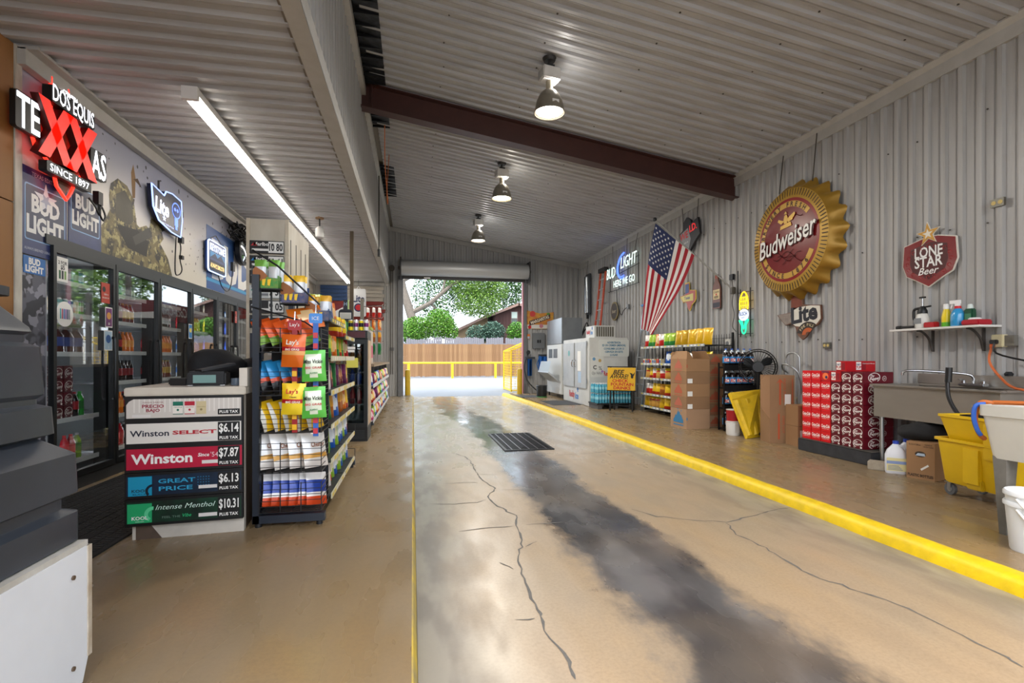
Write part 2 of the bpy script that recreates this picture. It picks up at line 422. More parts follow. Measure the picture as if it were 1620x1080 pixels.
# ================================================================== corrugated sheets
PROF = [(0, 0), (.062, 0), (.074, 1), (.124, 1), (.136, 0), (.165, 0), (.172, .3), (.182, .3), (.189, 0)]
def sheet(n, P, mat, h=.034, period=.178):
    """n ribs; P(s, h, e) -> point, e = 0 or 1 for the two ends"""
    pts = []
    for i in range(n):
        for a, b in PROF: pts.append((i * period + a * period / .2, b * h))
    pts.append((n * period, 0)); vs = []
    for a, b in pts: vs += [P(a, b, 0), P(a, b, 1)]
    mb = MB(); mb.add(vs, [(2 * i, 2 * i + 1, 2 * i + 3, 2 * i + 2) for i in range(len(pts) - 1)], mat)
    return mb
def screws(name, parent, pts, nrm, r=.012):
    mb = MB(); nrm = Vector(nrm)
    for p in pts: mb.cyl(Vector(p), Vector(p) + nrm * .008, r, M('#4a463f', .6), 5)
    return mb.build(name, parent, kind='stuff')
def zc(x): return 4.47 + .157 * (5.6 - x)      # underside of the sloping roof
# right wall
YF = -1.0                                       # front mouth of the building (open)
m = MB(); m.box(5.61, 5.75, YF, 16.65, -.2, 4.56, BACK); wall_right = struct(m, 'wall_right')
base = None; y = YF; i = 0
while y < 16.45:
    if base is None:
        mb = sheet(5, lambda s, h, e: (5.606 - h, s, (ZR, 4.5)[e]), WALLM); base = mb.mesh('sheet')
    o = bpy.data.objects.new('sheet', base); COL.objects.link(o); o.parent = wall_right; o.location = (-.0015 * (i % 2), y, 0); y += .89; i += 1
rr = random.Random(5)
screws('screw', wall_right, [(5.598, YF + .03 + .178 * k_, z_ + rr.uniform(-.03, .03)) for k_ in range(0, 98, 2) for z_ in (.6, 1.5, 2.6, 3.7) if rr.random() < .8], (-1, 0, 0), .009)
# back wall with the roller door opening
DX0, DX1, DZ = -.3, 3.62, 3.86
m = MB(); m.box(-4, DX0, 16.53, 16.65, -.2, 5.8, BACK); m.box(DX1, 5.75, 16.53, 16.65, -.2, 5.2, BACK); m.box(DX0, DX1, 16.53, 16.65, DZ, 5.8, BACK); wall_back = struct(m, 'wall_back')
def back_sheets(x0, x1, zb):
    x = x0
    while x < x1 - .01:
        n = 5 if x + .89 <= x1 + .01 else max(1, int(round((x1 - x) / .178)))
        w = min(x1 - x, n * .178) if n == 5 else x1 - x; f = w / (n * .178)
        mb = sheet(n, lambda s, h, e, x=x, f=f: (x + s * f, 16.527 - h, (zb, min(5.6, zc(x + s * f) - .02))[e]), WALLM); mb.build('sheet', wall_back); x += w
back_sheets(-3.1, DX0, ZL); back_sheets(DX0, DX1, DZ); back_sheets(DX1, 5.58, ZR)
# roof
m = MB(); Rm = [(5.75, zc(5.75) + .02), (-1.6, zc(-1.6) + .02), (-1.6, zc(-1.6) + .14), (5.75, zc(5.75) + .14)]
m.prism(Rm, YF, 16.65, BACK, Matrix(((1, 0, 0, 0), (0, 0, 1, 0), (0, 1, 0, 0), (0, 0, 0, 1)))); ceiling = struct(m, 'ceiling')
mb = sheet(5, lambda s, h, e: ((-.62, 5.6)[e], s, zc((-.62, 5.6)[e]) - h), CEILM); base = mb.mesh('sheet')
y = YF; i = 0
while y < 16.5:
    o = bpy.data.objects.new('sheet', base); COL.objects.link(o); o.parent = ceiling; o.location = (0, y, -.0015 * (i % 2)); y += .89; i += 1
screws('screw', ceiling, [(x_ + rr.uniform(-.03, .03), YF + .03 + .178 * k_, zc(x_)) for k_ in range(0, 98, 3) for x_ in (.4, 1.6, 2.8, 4.0, 5.0)], (0, 0, -1), .012)
# dark foil insulation showing in the gaps along the upper left edge of the roof
INS = M('#14161a', .35, .3, noise=.5, scale=12, alt='#565c64')
for y0, y1 in ((.2, 7.85), (8.2, 9.3), (11.2, 13.2)):
    m = MB(); nseg = int((y1 - y0) / .22); x0, x1 = -.70, -.40; zz = lambda x: zc(x) - .032
    for k_ in range(nseg):
        a = y0 + (y1 - y0) * k_ / nseg; b = y0 + (y1 - y0) * (k_ + 1) / nseg; dz = -.012 if k_ % 2 else 0
        m.add([(x0, a, zz(x0) + dz), (x1, a, zz(x1) + dz), (x1, b, zz(x1) + dz), (x0, b, zz(x0) + dz)], [(0, 1, 2, 3)], INS)
    for k_ in range(nseg + 1):
        a = y0 + (y1 - y0) * k_ / nseg; m.box(x0, x1, a - .008, a + .008, zz(x1) - .012, zz(x1) + .03, BLACK)
    m.build('insulation_strip', ceiling)
# low roof over the shop side
SZ = 3.66; SX = -.75
m = MB(); m.box(-3.2, SX, YF, 16.65, SZ + .03, SZ + .12, BACK); ceiling_left = struct(m, 'ceiling_left')
mb = sheet(5, lambda s, h, e: ((-3.1, SX)[e], s, SZ + .028 - h), CEILM); base = mb.mesh('sheet')
y = YF; i = 0
while y < 16.5:
    o = bpy.data.objects.new('sheet', base); COL.objects.link(o); o.parent = ceiling_left; o.location = (0, y, -.0015 * (i % 2)); y += .89; i += 1
# fascia wall between the two roofs
m = MB(); m.box(-.9, -.8, YF, 16.53, SZ, zc(-.9) + .03, BACK); wall_fascia = struct(m, 'wall_upper')
mb = sheet(5, lambda s, h, e: (-.798 + h, s, (SZ + .1, 5.30)[e]), WALLM); base = mb.mesh('sheet')
y = YF; i = 0
while y < 16.4:
    o = bpy.data.objects.new('sheet', base); COL.objects.link(o); o.parent = wall_fascia; o.location = (.0015 * (i % 2), y, 0); y += .89; i += 1
def trim(n_, *boxes):
    m = MB()
    for b in boxes: m.box(*b, TRIMM)
    return struct(m, 'trim_%d' % n_)
trim(3, (-.80, -.735, YF, 16.5, SZ - .03, SZ + .13), (-.87, -.735, YF, 16.5, SZ - .035, SZ - .02))
trim(4, (-.80, -.70, YF, 16.5, 5.26, 5.38))
Tc = Matrix(((1, 0, 0, 0), (0, 0, 1, 0), (0, 1, 0, 0), (0, 0, 0, 1)))
m = MB(); m.prism([(5.6, 4.28), (5.56, 4.28), (5.555, 4.41), (5.50, zc(5.5) - .03), (5.5, zc(5.5) - .01), (5.6, zc(5.6))], YF, 16.5, TRIMM, Tc); struct(m, 'trim_5')
m = MB(); m.prism([(-.75, zc(-.75) - .16), (5.58, zc(5.58) - .16), (5.58, zc(5.58) - .03), (-.75, zc(-.75) - .03)], 16.47, 16.505, TRIMM, Tc); struct(m, 'trim_6')
trim(7, (-3.0, -2.93, 4.55, 16.5, SZ - .14, SZ - .01), (-3.0, -2.85, 4.55, 16.5, SZ - .02, SZ + .005))
trim(8, (-3.0, SX, 16.47, 16.5, SZ - .12, SZ - .02))
# steel rafter
BEAM = M('#4a2a24', .45, noise=.35, scale=4, alt='#2e1a17')
m = MB(); m.box(-.8, 5.6, 7.99, 8.01, -.30, 0, BEAM)
sl = math.atan(.157)
def slope_part(mb, name, parent=None):
    # x stays, z follows the roof
    mb.v = [(x, y, z + zc(x) - .055) for x, y, z in mb.v]; return mb.build(name, parent)
m = MB(); m.box(-.85, 5.59, 7.988, 8.012, -.34, 0, BEAM); beam = slope_part(m, 'roof_beam'); tag(beam, 'dark red-brown steel rafter spanning under the sloping white roof', 'beam')
m = MB(); m.box(-.85, 5.59, 7.90, 8.10, -.355, -.34, BEAM); slope_part(m, 'lower_flange', beam)
m = MB(); m.box(-.85, 5.59, 7.90, 8.10, 0, .015, BEAM); slope_part(m, 'upper_flange', beam)
m = MB(); m.box(-.62, -.60, 7.92, 8.08, -.34, 0, BEAM); slope_part(m, 'stiffener', beam)
# left wall: plywood near the mouth, painted board above the coolers, plain wall beyond
PLY = M('#9a6a35', .6, noise=.6, scale=2.5, stretch=(1, .5, .12), alt='#6d4620', detail=7)
m = MB(); m.box(-3.2, -3.02, YF, 4.53, -.1, SZ + .02, BACK); wall_left = struct(m, 'wall_left')
for (a, b, c, d) in ((YF, 1.0, ZL, 2.44), (1.0, 3.2, ZL, 2.44), (3.2, 4.53, ZL, 2.44), (YF, 2.2, 2.45, SZ), (2.2, 4.53, 2.45, SZ)):
    m = MB(); m.box(-3.02, -2.995, a + .003, b - .003, c, d, PLY); m.build('plywood_sheet', wall_left)
m = MB(); m.box(-3.12, -2.985, 4.53, 4.6, ZL, SZ, M('#c9c4b8', .5, noise=.7, scale=8, alt='#7e7565', stretch=(1, 1, .3))); struct(m, 'trim_9')
m = MB(); m.box(-3.15, -3.02, 4.6, 10.45, 2.27, SZ, BACK); m.box(-3.15, -3.02, 4.6, 4.9, ZL, 2.27, BACK); m.box(-3.15, -3.02, 10.45, 16.53, ZL, SZ, M('#bdb7ab', .6, noise=.3)); m.build('wall_board', wall_left)
# ================================================================== roller door
SLATM = M('#b3b3b1', .4, .2)
m = MB(); prof = []
for i in range(40):
    a = 2 * math.pi * i / 40; r = .235 + (.012 if i % 2 else 0); prof.append((16.24 + r * math.cos(a), 4.10 + r * math.sin(a)))
m.prism([(p[0], p[1]) for p in prof], DX0 - .05, DX1 + .1, SLATM, Matrix(((0, 0, 1, 0), (1, 0, 0, 0), (0, 1, 0, 0), (0, 0, 0, 1))))
dr = thing('roller_door', 'grey roller door rolled up in a drum above the far opening', 'door')
tag(dr, kind='structure'); dr.name = 'door_1'
m.build('curtain_roll', dr)
m = MB(); m.box(DX0 - .02, DX1 + .02, 16.30, 16.36, DZ - .09, DZ + .03, M('#2e2c2b', .6)); m.box(DX0, DX1, 16.36, 16.53, DZ - .05, DZ, M('#8c4b4b', .6)); m.build('bottom_bar', dr)
m = MB(); m.box(.35, .55, 16.29, 16.30, DZ - .07, DZ - .03, WHITE); m.build('handle', dr)
for sx, xx in ((-1, DX0 - .07), (1, DX1 + .12)):
    m = MB(); m.box(xx - .02, xx + .02, 16.0, 16.53, 3.75, 4.4, M('#3a3836', .6)); m.cyl((xx - .08, 16.24, 4.1), (xx + .08, 16.24, 4.1), .05, M('#5b5148', .5), 10); m.build('bracket', dr)
JAMB = M('#6d6e70', .45, noise=.3)
m = MB(); m.box(DX0 - .16, DX0, 16.36, 16.52, ZL, DZ, JAMB); m.build('guide_rail', dr)
m = MB(); m.box(DX1, DX1 + .10, 16.40, 16.52, ZR, DZ, JAMB); m.build('guide_rail', dr)
m = MB(); m.box(DX1 - .03, DX1 - .001, 16.44, 16.62, ZR, DZ, M('#b06a6c', .5)); m.build('red_jamb_strip', dr)
ch = M('#4d453c', .6, .4)
m = MB(); m.tube([(DX0 - .32, 16.36, 4.1), (DX0 - .32, 16.36, .75)], .012, ch, 5); m.tube([(DX0 - .38, 16.36, 4.1), (DX0 - .38, 16.36, .75)], .012, ch, 5); m.cyl((DX0 - .35, 16.3, 4.1), (DX0 - .35, 16.42, 4.1), .09, ch, 12); m.build('hoist_chain', dr)
m = MB(); m.box(DX0 - .42, DX0 - .28, 16.44, 16.5, 1.5, 1.6, GREY); m.build('chain_keeper', dr)
# ================================================================== lamps
def high_bay(x, y, label, warm):
    zt = zc(x) - .03; zm = 4.36
    t = thing('high_bay_lamp', label, 'lamp', (x, y, 0), .2, 'high bay lamps under the roof')
    m = MB(); m.cyl((0, 0, zt - .04), (0, 0, zt), .07, M('#2d2b2a', .5), 14, r2=.09); m.cyl((0, 0, zm + .56), (0, 0, zt - .03), .018, M('#2d2b2a', .5), 8); m.build('ceiling_stem', t)
    m = MB(); m.cbox(-.12, .12, -.085, .085, zm + .40, zm + .56, M('#d8d6d2', .4, noise=.3, scale=9), .012)
    for k_ in range(5): m.box(-.122, .122, -.07 + .033 * k_, -.062 + .033 * k_, zm + .43, zm + .53, GREY)
    m.box(-.05, .05, -.05, .05, zm + .56, zm + .60, DARK); m.build('ballast_box', t)
    m = MB(); m.cyl((0, 0, zm + .27), (0, 0, zm + .40), .045, M('#a39a86', .4), 12); m.build('socket_neck', t)
    pr = [(.05, zm + .29), (.085, zm + .27), (.13, zm + .22), (.165, zm + .14), (.185, zm + .05), (.195, zm), (.200, zm - .005), (.188, zm - .002), (.178, zm + .05), (.155, zm + .135), (.12, zm + .205), (.05, zm + .262)]
    m = MB(); m.lathe(pr, M('#8c8578', .4, .25, noise=.5, scale=10), 28, cap=False); m.build('reflector_dome', t, smooth=50)
    m = MB(); m.box(-.045, .045, -.178, -.172, zm + .06, zm + .10, WHITE); m.build('sticker', t)
    m = MB(); m.lathe([(.0, zm + .04), (.06, zm + .01), (.12, zm + .005), (.172, zm + .018)], M('#fff2e0' if not warm else '#fff0c8', .4, emit=14., name='lamp_lens'), 28, cap=False); m.build('glowing_lens', t)
    ld = bpy.data.lights.new('lamp_light', 'AREA'); ld.shape = 'DISK'; ld.size = .33; ld.energy = LAMP_W; ld.color = (1, .96, .91) if not warm else (1, .93, .8)
    lo = bpy.data.objects.new('lamp_light', ld); COL.objects.link(lo); lo.parent = t; lo.location = (0, 0, zm - .012)
    pd = bpy.data.lights.new('vent_light', 'POINT'); pd.shadow_soft_size = .03; pd.energy = 7.0; pd.color = ld.color
    po = bpy.data.objects.new('vent_light', pd); COL.objects.link(po); po.parent = t; po.location = (.09, -.06, zm + .35)
    return t
high_bay(1.7, 6.2, 'dome high bay lamp nearest the front, hung before the dark red beam', False)
high_bay(1.7, 9.7, 'yellowish dome high bay lamp, second of three from the front', True)
high_bay(1.7, 13.3, 'dome high bay lamp farthest back, near the roller door', False)
# fluorescent strip
t = thing('fluorescent_strip', 'long white fluorescent strip light under the low roof above the shop', 'light', (-1.93, 0, 0))
m = MB(); m.box(-.06, .06, 4.93, 16.25, SZ - .075, SZ - .012, WHITE); m.build('housing', t)
for k_ in range(5):
    m = MB(); a = 4.97 + k_ * 2.25
    for dx in (-.035, .035): m.cyl((dx, a, SZ - .095), (dx, a + 2.2, SZ - .095), .019, M('#fff6ea', .4, emit=TUBE_E, name='tube_glow'), 8)
    m.build('tube', t)
m = MB(); m.box(-.065, .065, 4.91, 4.955, SZ - .125, SZ - .012, WHITE); m.build('end_cap', t)
# timber prop, pendant camera, hanging wires
m = MB(); m.bar((-1.13, 9.95, ZL), (-1.13, 9.95, SZ - .012), .065, .065, M('#5e5140', .7, noise=.4, scale=10, stretch=(1, 1, .1))); m.build('timber_post', None, label='thin weathered timber post standing up to the low roof behind the snack rack', cat='post')
t = thing('pendant_holder', 'small white pendant holder hanging from the low roof beside the strip light', 'holder', (-1.56, 9.1, 0))
m = MB(); m.cyl((0, 0, SZ - .03), (0, 0, SZ - .0), .07, M('#8a6a4a', .6), 12); m.cyl((0, 0, SZ - .16), (0, 0, SZ - .03), .012, DARK, 6); m.build('hook', t)
m = MB(); m.lathe([(.04, SZ - .36), (.07, SZ - .34), (.07, SZ - .2), (.03, SZ - .16)], WHITE, 14); m.build('white_cup', t, smooth=40)
m = MB(); m.tube([(-.45, 8.5, zc(-.45) - .36), (-.47, 9.0, 4.6), (-.46, 9.8, 4.2), (-.5, 10.2, 4.45), (-.47, 10.5, zc(-.47) - .06)], .008, M('#c26a35', .6), 5); m.build('orange_cord', None, label='thin orange cord dangling along the roof edge left of the beam', cat='cord')
for k_, (yy, zz, lab) in enumerate(((13.6, 2.6, 'left of the two thin wire hooks hanging below the fascia edge'), (14.2, 2.5, 'right of the two thin wire hooks hanging below the fascia edge'))):
    m = MB(); m.tube([(-.72, yy, SZ), (-.72, yy, zz + .12), (-.76, yy, zz + .04), (-.72, yy, zz), (-.68, yy, zz + .04), (-.72, yy, zz + .12)], .006, M('#6a675f', .5, .6), 5); m.build('wire_hook', None, label=lab, cat='hook', group='wire hooks under the fascia')
m = MB(); m.tube([(-.70, 11.0, 5.1), (-.70, 11.0, 3.5)], .014, M('#33302c', .6), 6); m.cyl((-.7, 11, 3.4), (-.7, 11, 3.55), .03, DARK, 8); m.build('hanging_rod', None, label='dark rod hanging against the corrugated fascia wall', cat='rod')
# drain grate in the lane
g0 = fl(773, 687, 0); gx0, gx1, gy0, gy1 = 1.22, 1.91, 6.70, 8.25
t = thing('drain_grate', 'black steel drain grate set into the lane floor', 'grate', (gx0, gy0, 0))
m = MB(); m.box(0, gx1 - gx0, 0, gy1 - gy0, .001, .003, M('#060606', .9)); m.build('pit', t)
IR = M('#1d1d1f', .4, .6, noise=.4, scale=14)
m = MB(); Lx, Ly = gx1 - gx0, gy1 - gy0
for b in ((0, Lx, 0, .035), (0, Lx, Ly - .035, Ly), (0, .035, .035, Ly - .035), (Lx - .035, Lx, .035, Ly - .035)): m.box(*b, .002, .014, IR)
m.build('frame', t)
bar = MB(); bar.box(.035, Lx - .035, 0, .016, .003, .012, IR); bme = bar.mesh('bar')
for i in range(32):
    o = bpy.data.objects.new('bar', bme); COL.objects.link(o); o.parent = t; o.location = (0, .055 + i * (Ly - .1) / 32, 0)
for i in range(5):
    m = MB(); x_ = .1 + i * .12; m.box(x_, x_ + .012, .035, Ly - .035, .004, .016, M('#77777a', .3, .8)); m.build('cross_bar', t)
# ================================================================== outside, beyond the roller door
m = MB(); m.box(-30, 40, 16.75, 60, -.3, .0, M('#7f8386', .85, noise=.5, scale=.7, alt='#6b6f72', detail=7, bump=.2)); struct(m, 'pavement')
m = MB(); m.box(-30, 30, -60, -3, -.3, -.005, M('#8b8b89', .85, noise=.5, scale=.7, alt='#777775', detail=7)); struct(m, 'pavement_front')
YFn = 34.0
PICK = [M(c, .8, noise=.5, scale=3, stretch=(4, 4, .5), alt=a) for c, a in (('#7f6040', '#523a24'), ('#886a48', '#5e442c'), ('#765838', '#4e3620'))]
f = thing('picket_fence', 'tan wooden privacy fence behind the yellow pipe rail', 'fence', (0, YFn, 0))
rr = random.Random(11); pm = []
for k_ in range(3):
    a = MB(); a.box(-.0745, .0745, -.01, .01, .06, 2.22, PICK[k_]); pm.append(a.mesh('picket'))
for i in range(130):
    o = bpy.data.objects.new('picket', pm[rr.randrange(3)]); COL.objects.link(o); o.parent = f; o.location = (-8 + i * .15, rr.uniform(-.006, .006), rr.uniform(-.02, .02))
m = MB(); m.box(-8, 11.5, .02, .06, .4, .5, PICK[2]); m.box(-8, 11.5, .02, .06, 1.8, 1.9, PICK[2]); m.build('rail', f)
f2 = thing('grey_fence', 'weathered grey picket fence rising behind the tan fence', 'fence', (0, YFn + 4, 0))
GP = M('#74757c', .85, noise=.5, scale=3, stretch=(4, 4, .5), alt='#4f5057'); a = MB(); a.prism([(-.075, 0), (.075, 0), (.075, 2.76), (.045, 2.82), (-.045, 2.82), (-.075, 2.76)], -.01, .01, GP, Matrix(((1, 0, 0, 0), (0, 0, 1, 0), (0, 1, 0, 0), (0, 0, 0, 1)))); gm = a.mesh('picket')
for i in range(130):
    if rr.random() < .03: continue
    o = bpy.data.objects.new('picket', gm); COL.objects.link(o); o.parent = f2; o.location = (-7 + i * .165, 0, rr.uniform(-.06, .06) + (-.12 if i < 52 else 0))
m = MB(); m.box(-7, 14, .02, .06, 2.3, 2.4, GP); m.build('rail', f2)
YP = M('#f0c90c', .4)
r = thing('pipe_rail', 'yellow steel pipe rail across the yard before the fence', 'railing', (0, 32, 0))
m = MB(); m.cyl((-6, 0, .98), (9.5, 0, .98), .06, YP, 12); m.build('top_pipe', r)
for x_ in (-5.7, -2.95, -.25, 2.45, 5.2, 8):
    m = MB(); m.cyl((x_, 0, 0), (x_, 0, .93), .075, M('#e9c40f', .4), 12); m.build('post', r)
def bollard(u, v, z, top, lab):
    p = fl(u, v, z); t = thing('bollard', lab, 'bollard', (p.x, p.y, z), 0, 'yellow bollards at the far door')
    m = MB(); m.lathe([(.085, 0), (.085, top - .05), (.07, top - .015), (.03, top)], M('#c9a51a', .45, noise=.4, scale=8, alt='#a17f14'), 16); m.build('post', t, smooth=40)
    m = MB(); m.lathe([(.12, -.0), (.12, .012), (.086, .02)], M('#8d8a80', .8), 14); m.build('footing', t)
bollard(645, 626, ZL, .84, 'yellow steel bollard at the left jamb of the far door'); bollard(822, 624, ZR, .84, 'yellow steel bollard at the right jamb beside the yellow cage')
# yellow wire cage
p = Vector((4.05, 18.3, 0)); t = thing('gas_cage', 'yellow wire mesh cage with a sloping top outside the far door', 'cage', (3.62, 18.6, 0))
m = MB(); x0, x1, y0, y1 = 0, .9, 0, 1.6
for a, b in (((0, 0, 0), (0, 0, 1.55)), ((0, 1.6, 0), (0, 1.6, 1.55)), ((.9, 0, 0), (.9, 0, 1.95)), ((.9, 1.6, 0), (.9, 1.6, 1.95)), ((0, 0, 1.55), (.9, 0, 1.95)), ((0, 1.6, 1.55), (.9, 1.6, 1.95)), ((0, 0, 1.55), (0, 1.6, 1.55)), ((0, 0, .05), (0, 1.6, .05)), ((0, 0, .05), (.9, 0, .05)), ((.9, 0, 1.95), (.9, 1.6, 1.95))): m.bar(a, b, .04, .04, YP)
m.build('frame', t)
m = MB()
for i in range(1, 16): m.bar((0, 0, i * .1), (0, 1.6, i * .1), .012, .012, YP); m.bar((0, 0, i * .1), (.9, 0, i * .1), .012, .012, YP)
for i in range(1, 10): m.bar((0, i * .16, .05), (0, i * .16, 1.55), .012, .012, YP)
for i in range(1, 6): m.bar((i * .15, 0, .05), (i * .15, 0, 1.55 + i * .066), .012, .012, YP); m.bar((i * .15, 0, 1.55 + i * .066), (i * .15, 1.6, 1.55 + i * .066), .012, .012, YP)
m.build('wire_mesh', t, kind='stuff')
# ---- trees and bushes
def leaf_cloud(mb, blobs, n, size, mats, seed):
    rr = random.Random(seed); tot = sum(b[3] * b[4] * b[5] for b in blobs)
    for (x, y, z, a, b, c) in blobs:
        k = int(n * a * b * c / tot)
        for _ in range(k):
            while True:
                d = Vector((rr.uniform(-1, 1), rr.uniform(-1, 1), rr.uniform(-1, 1)))
                if .25 < d.length < 1: break
            p = Vector((x + d.x * a, y + d.y * b, z + d.z * c))
            e = Euler((rr.uniform(-.9, .9), rr.uniform(-.9, .9), rr.uniform(0, 6.28))).to_matrix(); s = size * rr.uniform(.6, 1.3)
            q = [p + e @ Vector(v) * s for v in ((-.5, 0, 0), (0, -.28, .05), (.55, 0, -.05), (0, .28, .05))]
            mb.add(q, [(0, 1, 2, 3)], mats[rr.randrange(len(mats))])
G1 = [M(c, .6) for c in ('#557a2b', '#6b8f38', '#3f6121', '#7d9c46')]; G2 = [M(c, .6) for c in ('#355a25', '#466e32', '#274819', '#57803f')]; G3 = [M(c, .6) for c in ('#4a6a5a', '#5c7d6c', '#3a5547')]; G4 = [M(c, .6) for c in ('#4c8026', '#629a33', '#3a6a1c')]
BARK = M('#6f685f', .9, noise=.6, scale=9, alt='#47413b', bump=.6)
def tree(name, label, base, trunk, branches, blobs, n, size, mats, seed, cat='tree'):
    t = thing(name, label, cat, base)
    m = MB()
    if trunk:
        for pts in trunk:
            for i in range(len(pts) - 1): m.cyl(pts[i][:3], pts[i + 1][:3], pts[i][3], BARK, 9, r2=pts[i + 1][3], cap=True)
        m.build('trunk', t)
    for pts in branches:
        m = MB()
        for i in range(len(pts) - 1): m.cyl(pts[i][:3], pts[i + 1][:3], pts[i][3], BARK, 7, r2=pts[i + 1][3])
        m.build('branch', t)
    m = MB(); leaf_cloud(m, blobs, n, size, mats, seed); m.build('foliage', t, kind='stuff')
    return t
tree('oak_tree', 'large live oak with grey forked limbs behind the fence, left in the doorway', (.05, 43, 0),
     [[(0, 0, 0, .45), (-.1, 0, 4.3, .36), (-.8, .1, 6.6, .3), (-1.2, 0, 9, .22)]],
     [[(-.2, 0, 4.7, .2), (1.3, -.2, 5.5, .18), (3.0, -.4, 7.0, .13), (4.6, -.6, 7.8, .08)], [(-.9, 0, 7.2, .2), (.8, .4, 8.2, .15), (2.7, 0, 8.9, .1), (4.0, .3, 10., .05)], [(-1., 0, 8, .2), (-2.2, 0, 9.4, .12), (-3.4, .4, 11, .06)], [(1.3, -.2, 5.5, .1), (2.2, .3, 4.6, .06), (3.2, .2, 4.2, .03)], [(2.2, -.3, 6.2, .1), (2.6, -.4, 8.1, .05), (2.5, -.3, 9.6, .03)]],
     [(4.6, 0, 7.5, 2.3, 1.6, 1.7), (5.0, -.4, 5.5, 1.9, 1.5, 1.2), (6.6, -.2, 6.6, 1.0, 1.2, .9), (1.6, .4, 9.6, 1.6, 1.2, 1.0), (3.6, .5, 9.8, 2.8, 1.6, 1.3), (0, 1.5, 10.6, 3.6, 1.5, 1.1), (-2.2, .5, 3.6, 1.4, 1.2, 1.5), (2.2, -.3, 8.6, 1.1, .9, .8), (-2.8, 0, 8.8, .9, .9, 1.2)], 34000, .16, G1, 1).scale = (1.07, 1.07, 1.07)
tree('shade_tree', 'bright green rounded shrub tree above the grey fence, left of the brown house', (2.0, 39.2, 0), [[(0, 0, 0, .2), (0, 0, 2.6, .15)]], [], [(0, 0, 3.9, 1.2, 1.0, 1.2), (.8, 0, 3.4, .7, .8, .8), (-1.7, .2, 3.4, 1.2, 1., 1.1)], 12000, .15, G4[:2] + G1[1:2], 2)
tree('shade_tree', 'tall dark green tree filling the back of the yard beyond the house roofs', (8.2, 57, 0), [[(0, 0, 0, .4), (0, 0, 6, .3)]], [], [(0, 0, 9.4, 4.5, 2, 3.6), (-5.5, 0, 8.4, 3.0, 2, 3.6), (4.5, 0, 8.6, 3, 2, 3)], 16000, .27, G2, 3)
tree('shade_tree', 'dark tree behind the live oak at the left edge of the doorway', (-3.4, 46, 0), [[(0, 0, 0, .3), (0, 0, 4, .2)]], [], [(0, 0, 4.2, 2.6, 1.6, 1.8), (2.5, 0, 3.2, 2, 1.5, 1.5)], 6000, .26, G2, 4)
tree('garden_bush', 'blue-green bush before the tan brick house', (5.0, 39.2, 0), [[(0, 0, 0, .07), (.1, 0, 2.6, .04)]], [], [(0, 0, 3.1, 1.0, .7, .8), (1.2, 0, 3.3, 1.0, .7, .9)], 5000, .15, G3, 5, 'bush')
tree('garden_bush', 'fresh green leafy bush below the brown house window', (8.1, 39.2, 0), [[(0, 0, 0, .07), (.1, 0, 2.6, .04)]], [], [(0, 0, 3.3, .85, .7, .9), (.9, 0, 2.9, .9, .7, .9)], 4500, .15, G4, 6, 'bush')
tree('shade_tree', 'broad green tree right of the yard, hidden behind the right jamb', (15.5, 40, 0), [[(0, 0, 0, .3), (0, 0, 4, .2)]], [], [(0, 0, 6.2, 3.2, 2.5, 2.6), (3.2, 1, 5.4, 2.4, 2, 2.2), (-2.6, 1, 7.5, 1.6, 1.6, 1.5)], 5000, .4, G1, 9)
# trees in front of the building, seen only in reflections and as shade
for k_, (x_, y_) in enumerate(((-7, -22), (2, -27), (11, -21))):
    tree('street_tree', ['left', 'middle', 'right'][k_] + ' tree standing behind the viewer across the front yard', (x_, y_, 0), [[(0, 0, 0, .3), (0, 0, 3.5, .2)]], [], [(0, 0, 5.6, 3.2, 2.6, 2.4), (1.5, .6, 4.4, 2, 2, 1.4)], 1500, .6, G2, 20 + k_)
# ---- houses
h = thing('brown_house', 'dark brown boarded house gable with a window, behind the fences', 'house', (7.2, 45.6, 0))
HB = M('#4a2f2c', .8, noise=.4, scale=4, stretch=(5, 5, .3), alt='#35211f'); RF = M('#7a6156', .85, noise=.4, scale=8); TRI = M('#8a7168', .7)
TF = Matrix(((1, 0, 0, 0), (0, 0, 1, 0), (0, 1, 0, 0), (0, 0, 0, 1)))
m = MB(); m.prism([(.2, 0), (5.6, 0), (5.6, 4.9), (2.3, 6.15), (.2, 5.35)], 0, 5, HB, TF); m.build('wall', h)
for a_, b_ in (((-.3, 5.2), (2.35, 6.28)), ((2.25, 6.28), (6.1, 4.8))):
    m = MB(); m.bar((a_[0], 2.4, a_[1]), (b_[0], 2.4, b_[1]), 5.8, .14, RF, up=(0, 0, 1)); m.build('roof', h)
    m = MB(); m.bar((a_[0], -.55, a_[1] - .05), (b_[0], -.55, b_[1] - .05), .06, .2, TRI, up=(0, 0, 1)); m.build('barge_board', h)
for i in range(19):
    x_ = .35 + i * .28; zt_ = (5.35 + (x_ - .2) * .38) if x_ < 2.3 else (6.15 - (x_ - 2.3) * .38); m = MB(); m.box(x_, x_ + .03, -.03, 0, .2, zt_ - .1, HB); m.build('batten', h)
w = MB(); w.box(1.62, 2.3, -.06, .02, 4.2, 5.6, M('#5b4340', .6)); w = w.build('window', h); p_ = MB(); p_.box(1.7, 2.22, -.07, -.05, 4.95, 5.52, M('#9fb1a9', .2)); p_.build('pane', w); p_ = MB(); p_.box(1.7, 2.22, -.07, -.05, 4.28, 4.88, M('#3c4a48', .2)); p_.build('pane', w)
h2 = thing('brick_house', 'low tan brick house with a sloping shingle roof, left of the brown house', 'house', (4.3, 47, 0))
m = MB(); m.prism([(-.2, 0), (2.6, 0), (2.6, 5.2), (-.2, 3.85)], 0, 5, M('#8f7b60', .9, noise=.5, scale=9, stretch=(1, 1, 3), alt='#75634b'), TF); m.build('wall', h2)
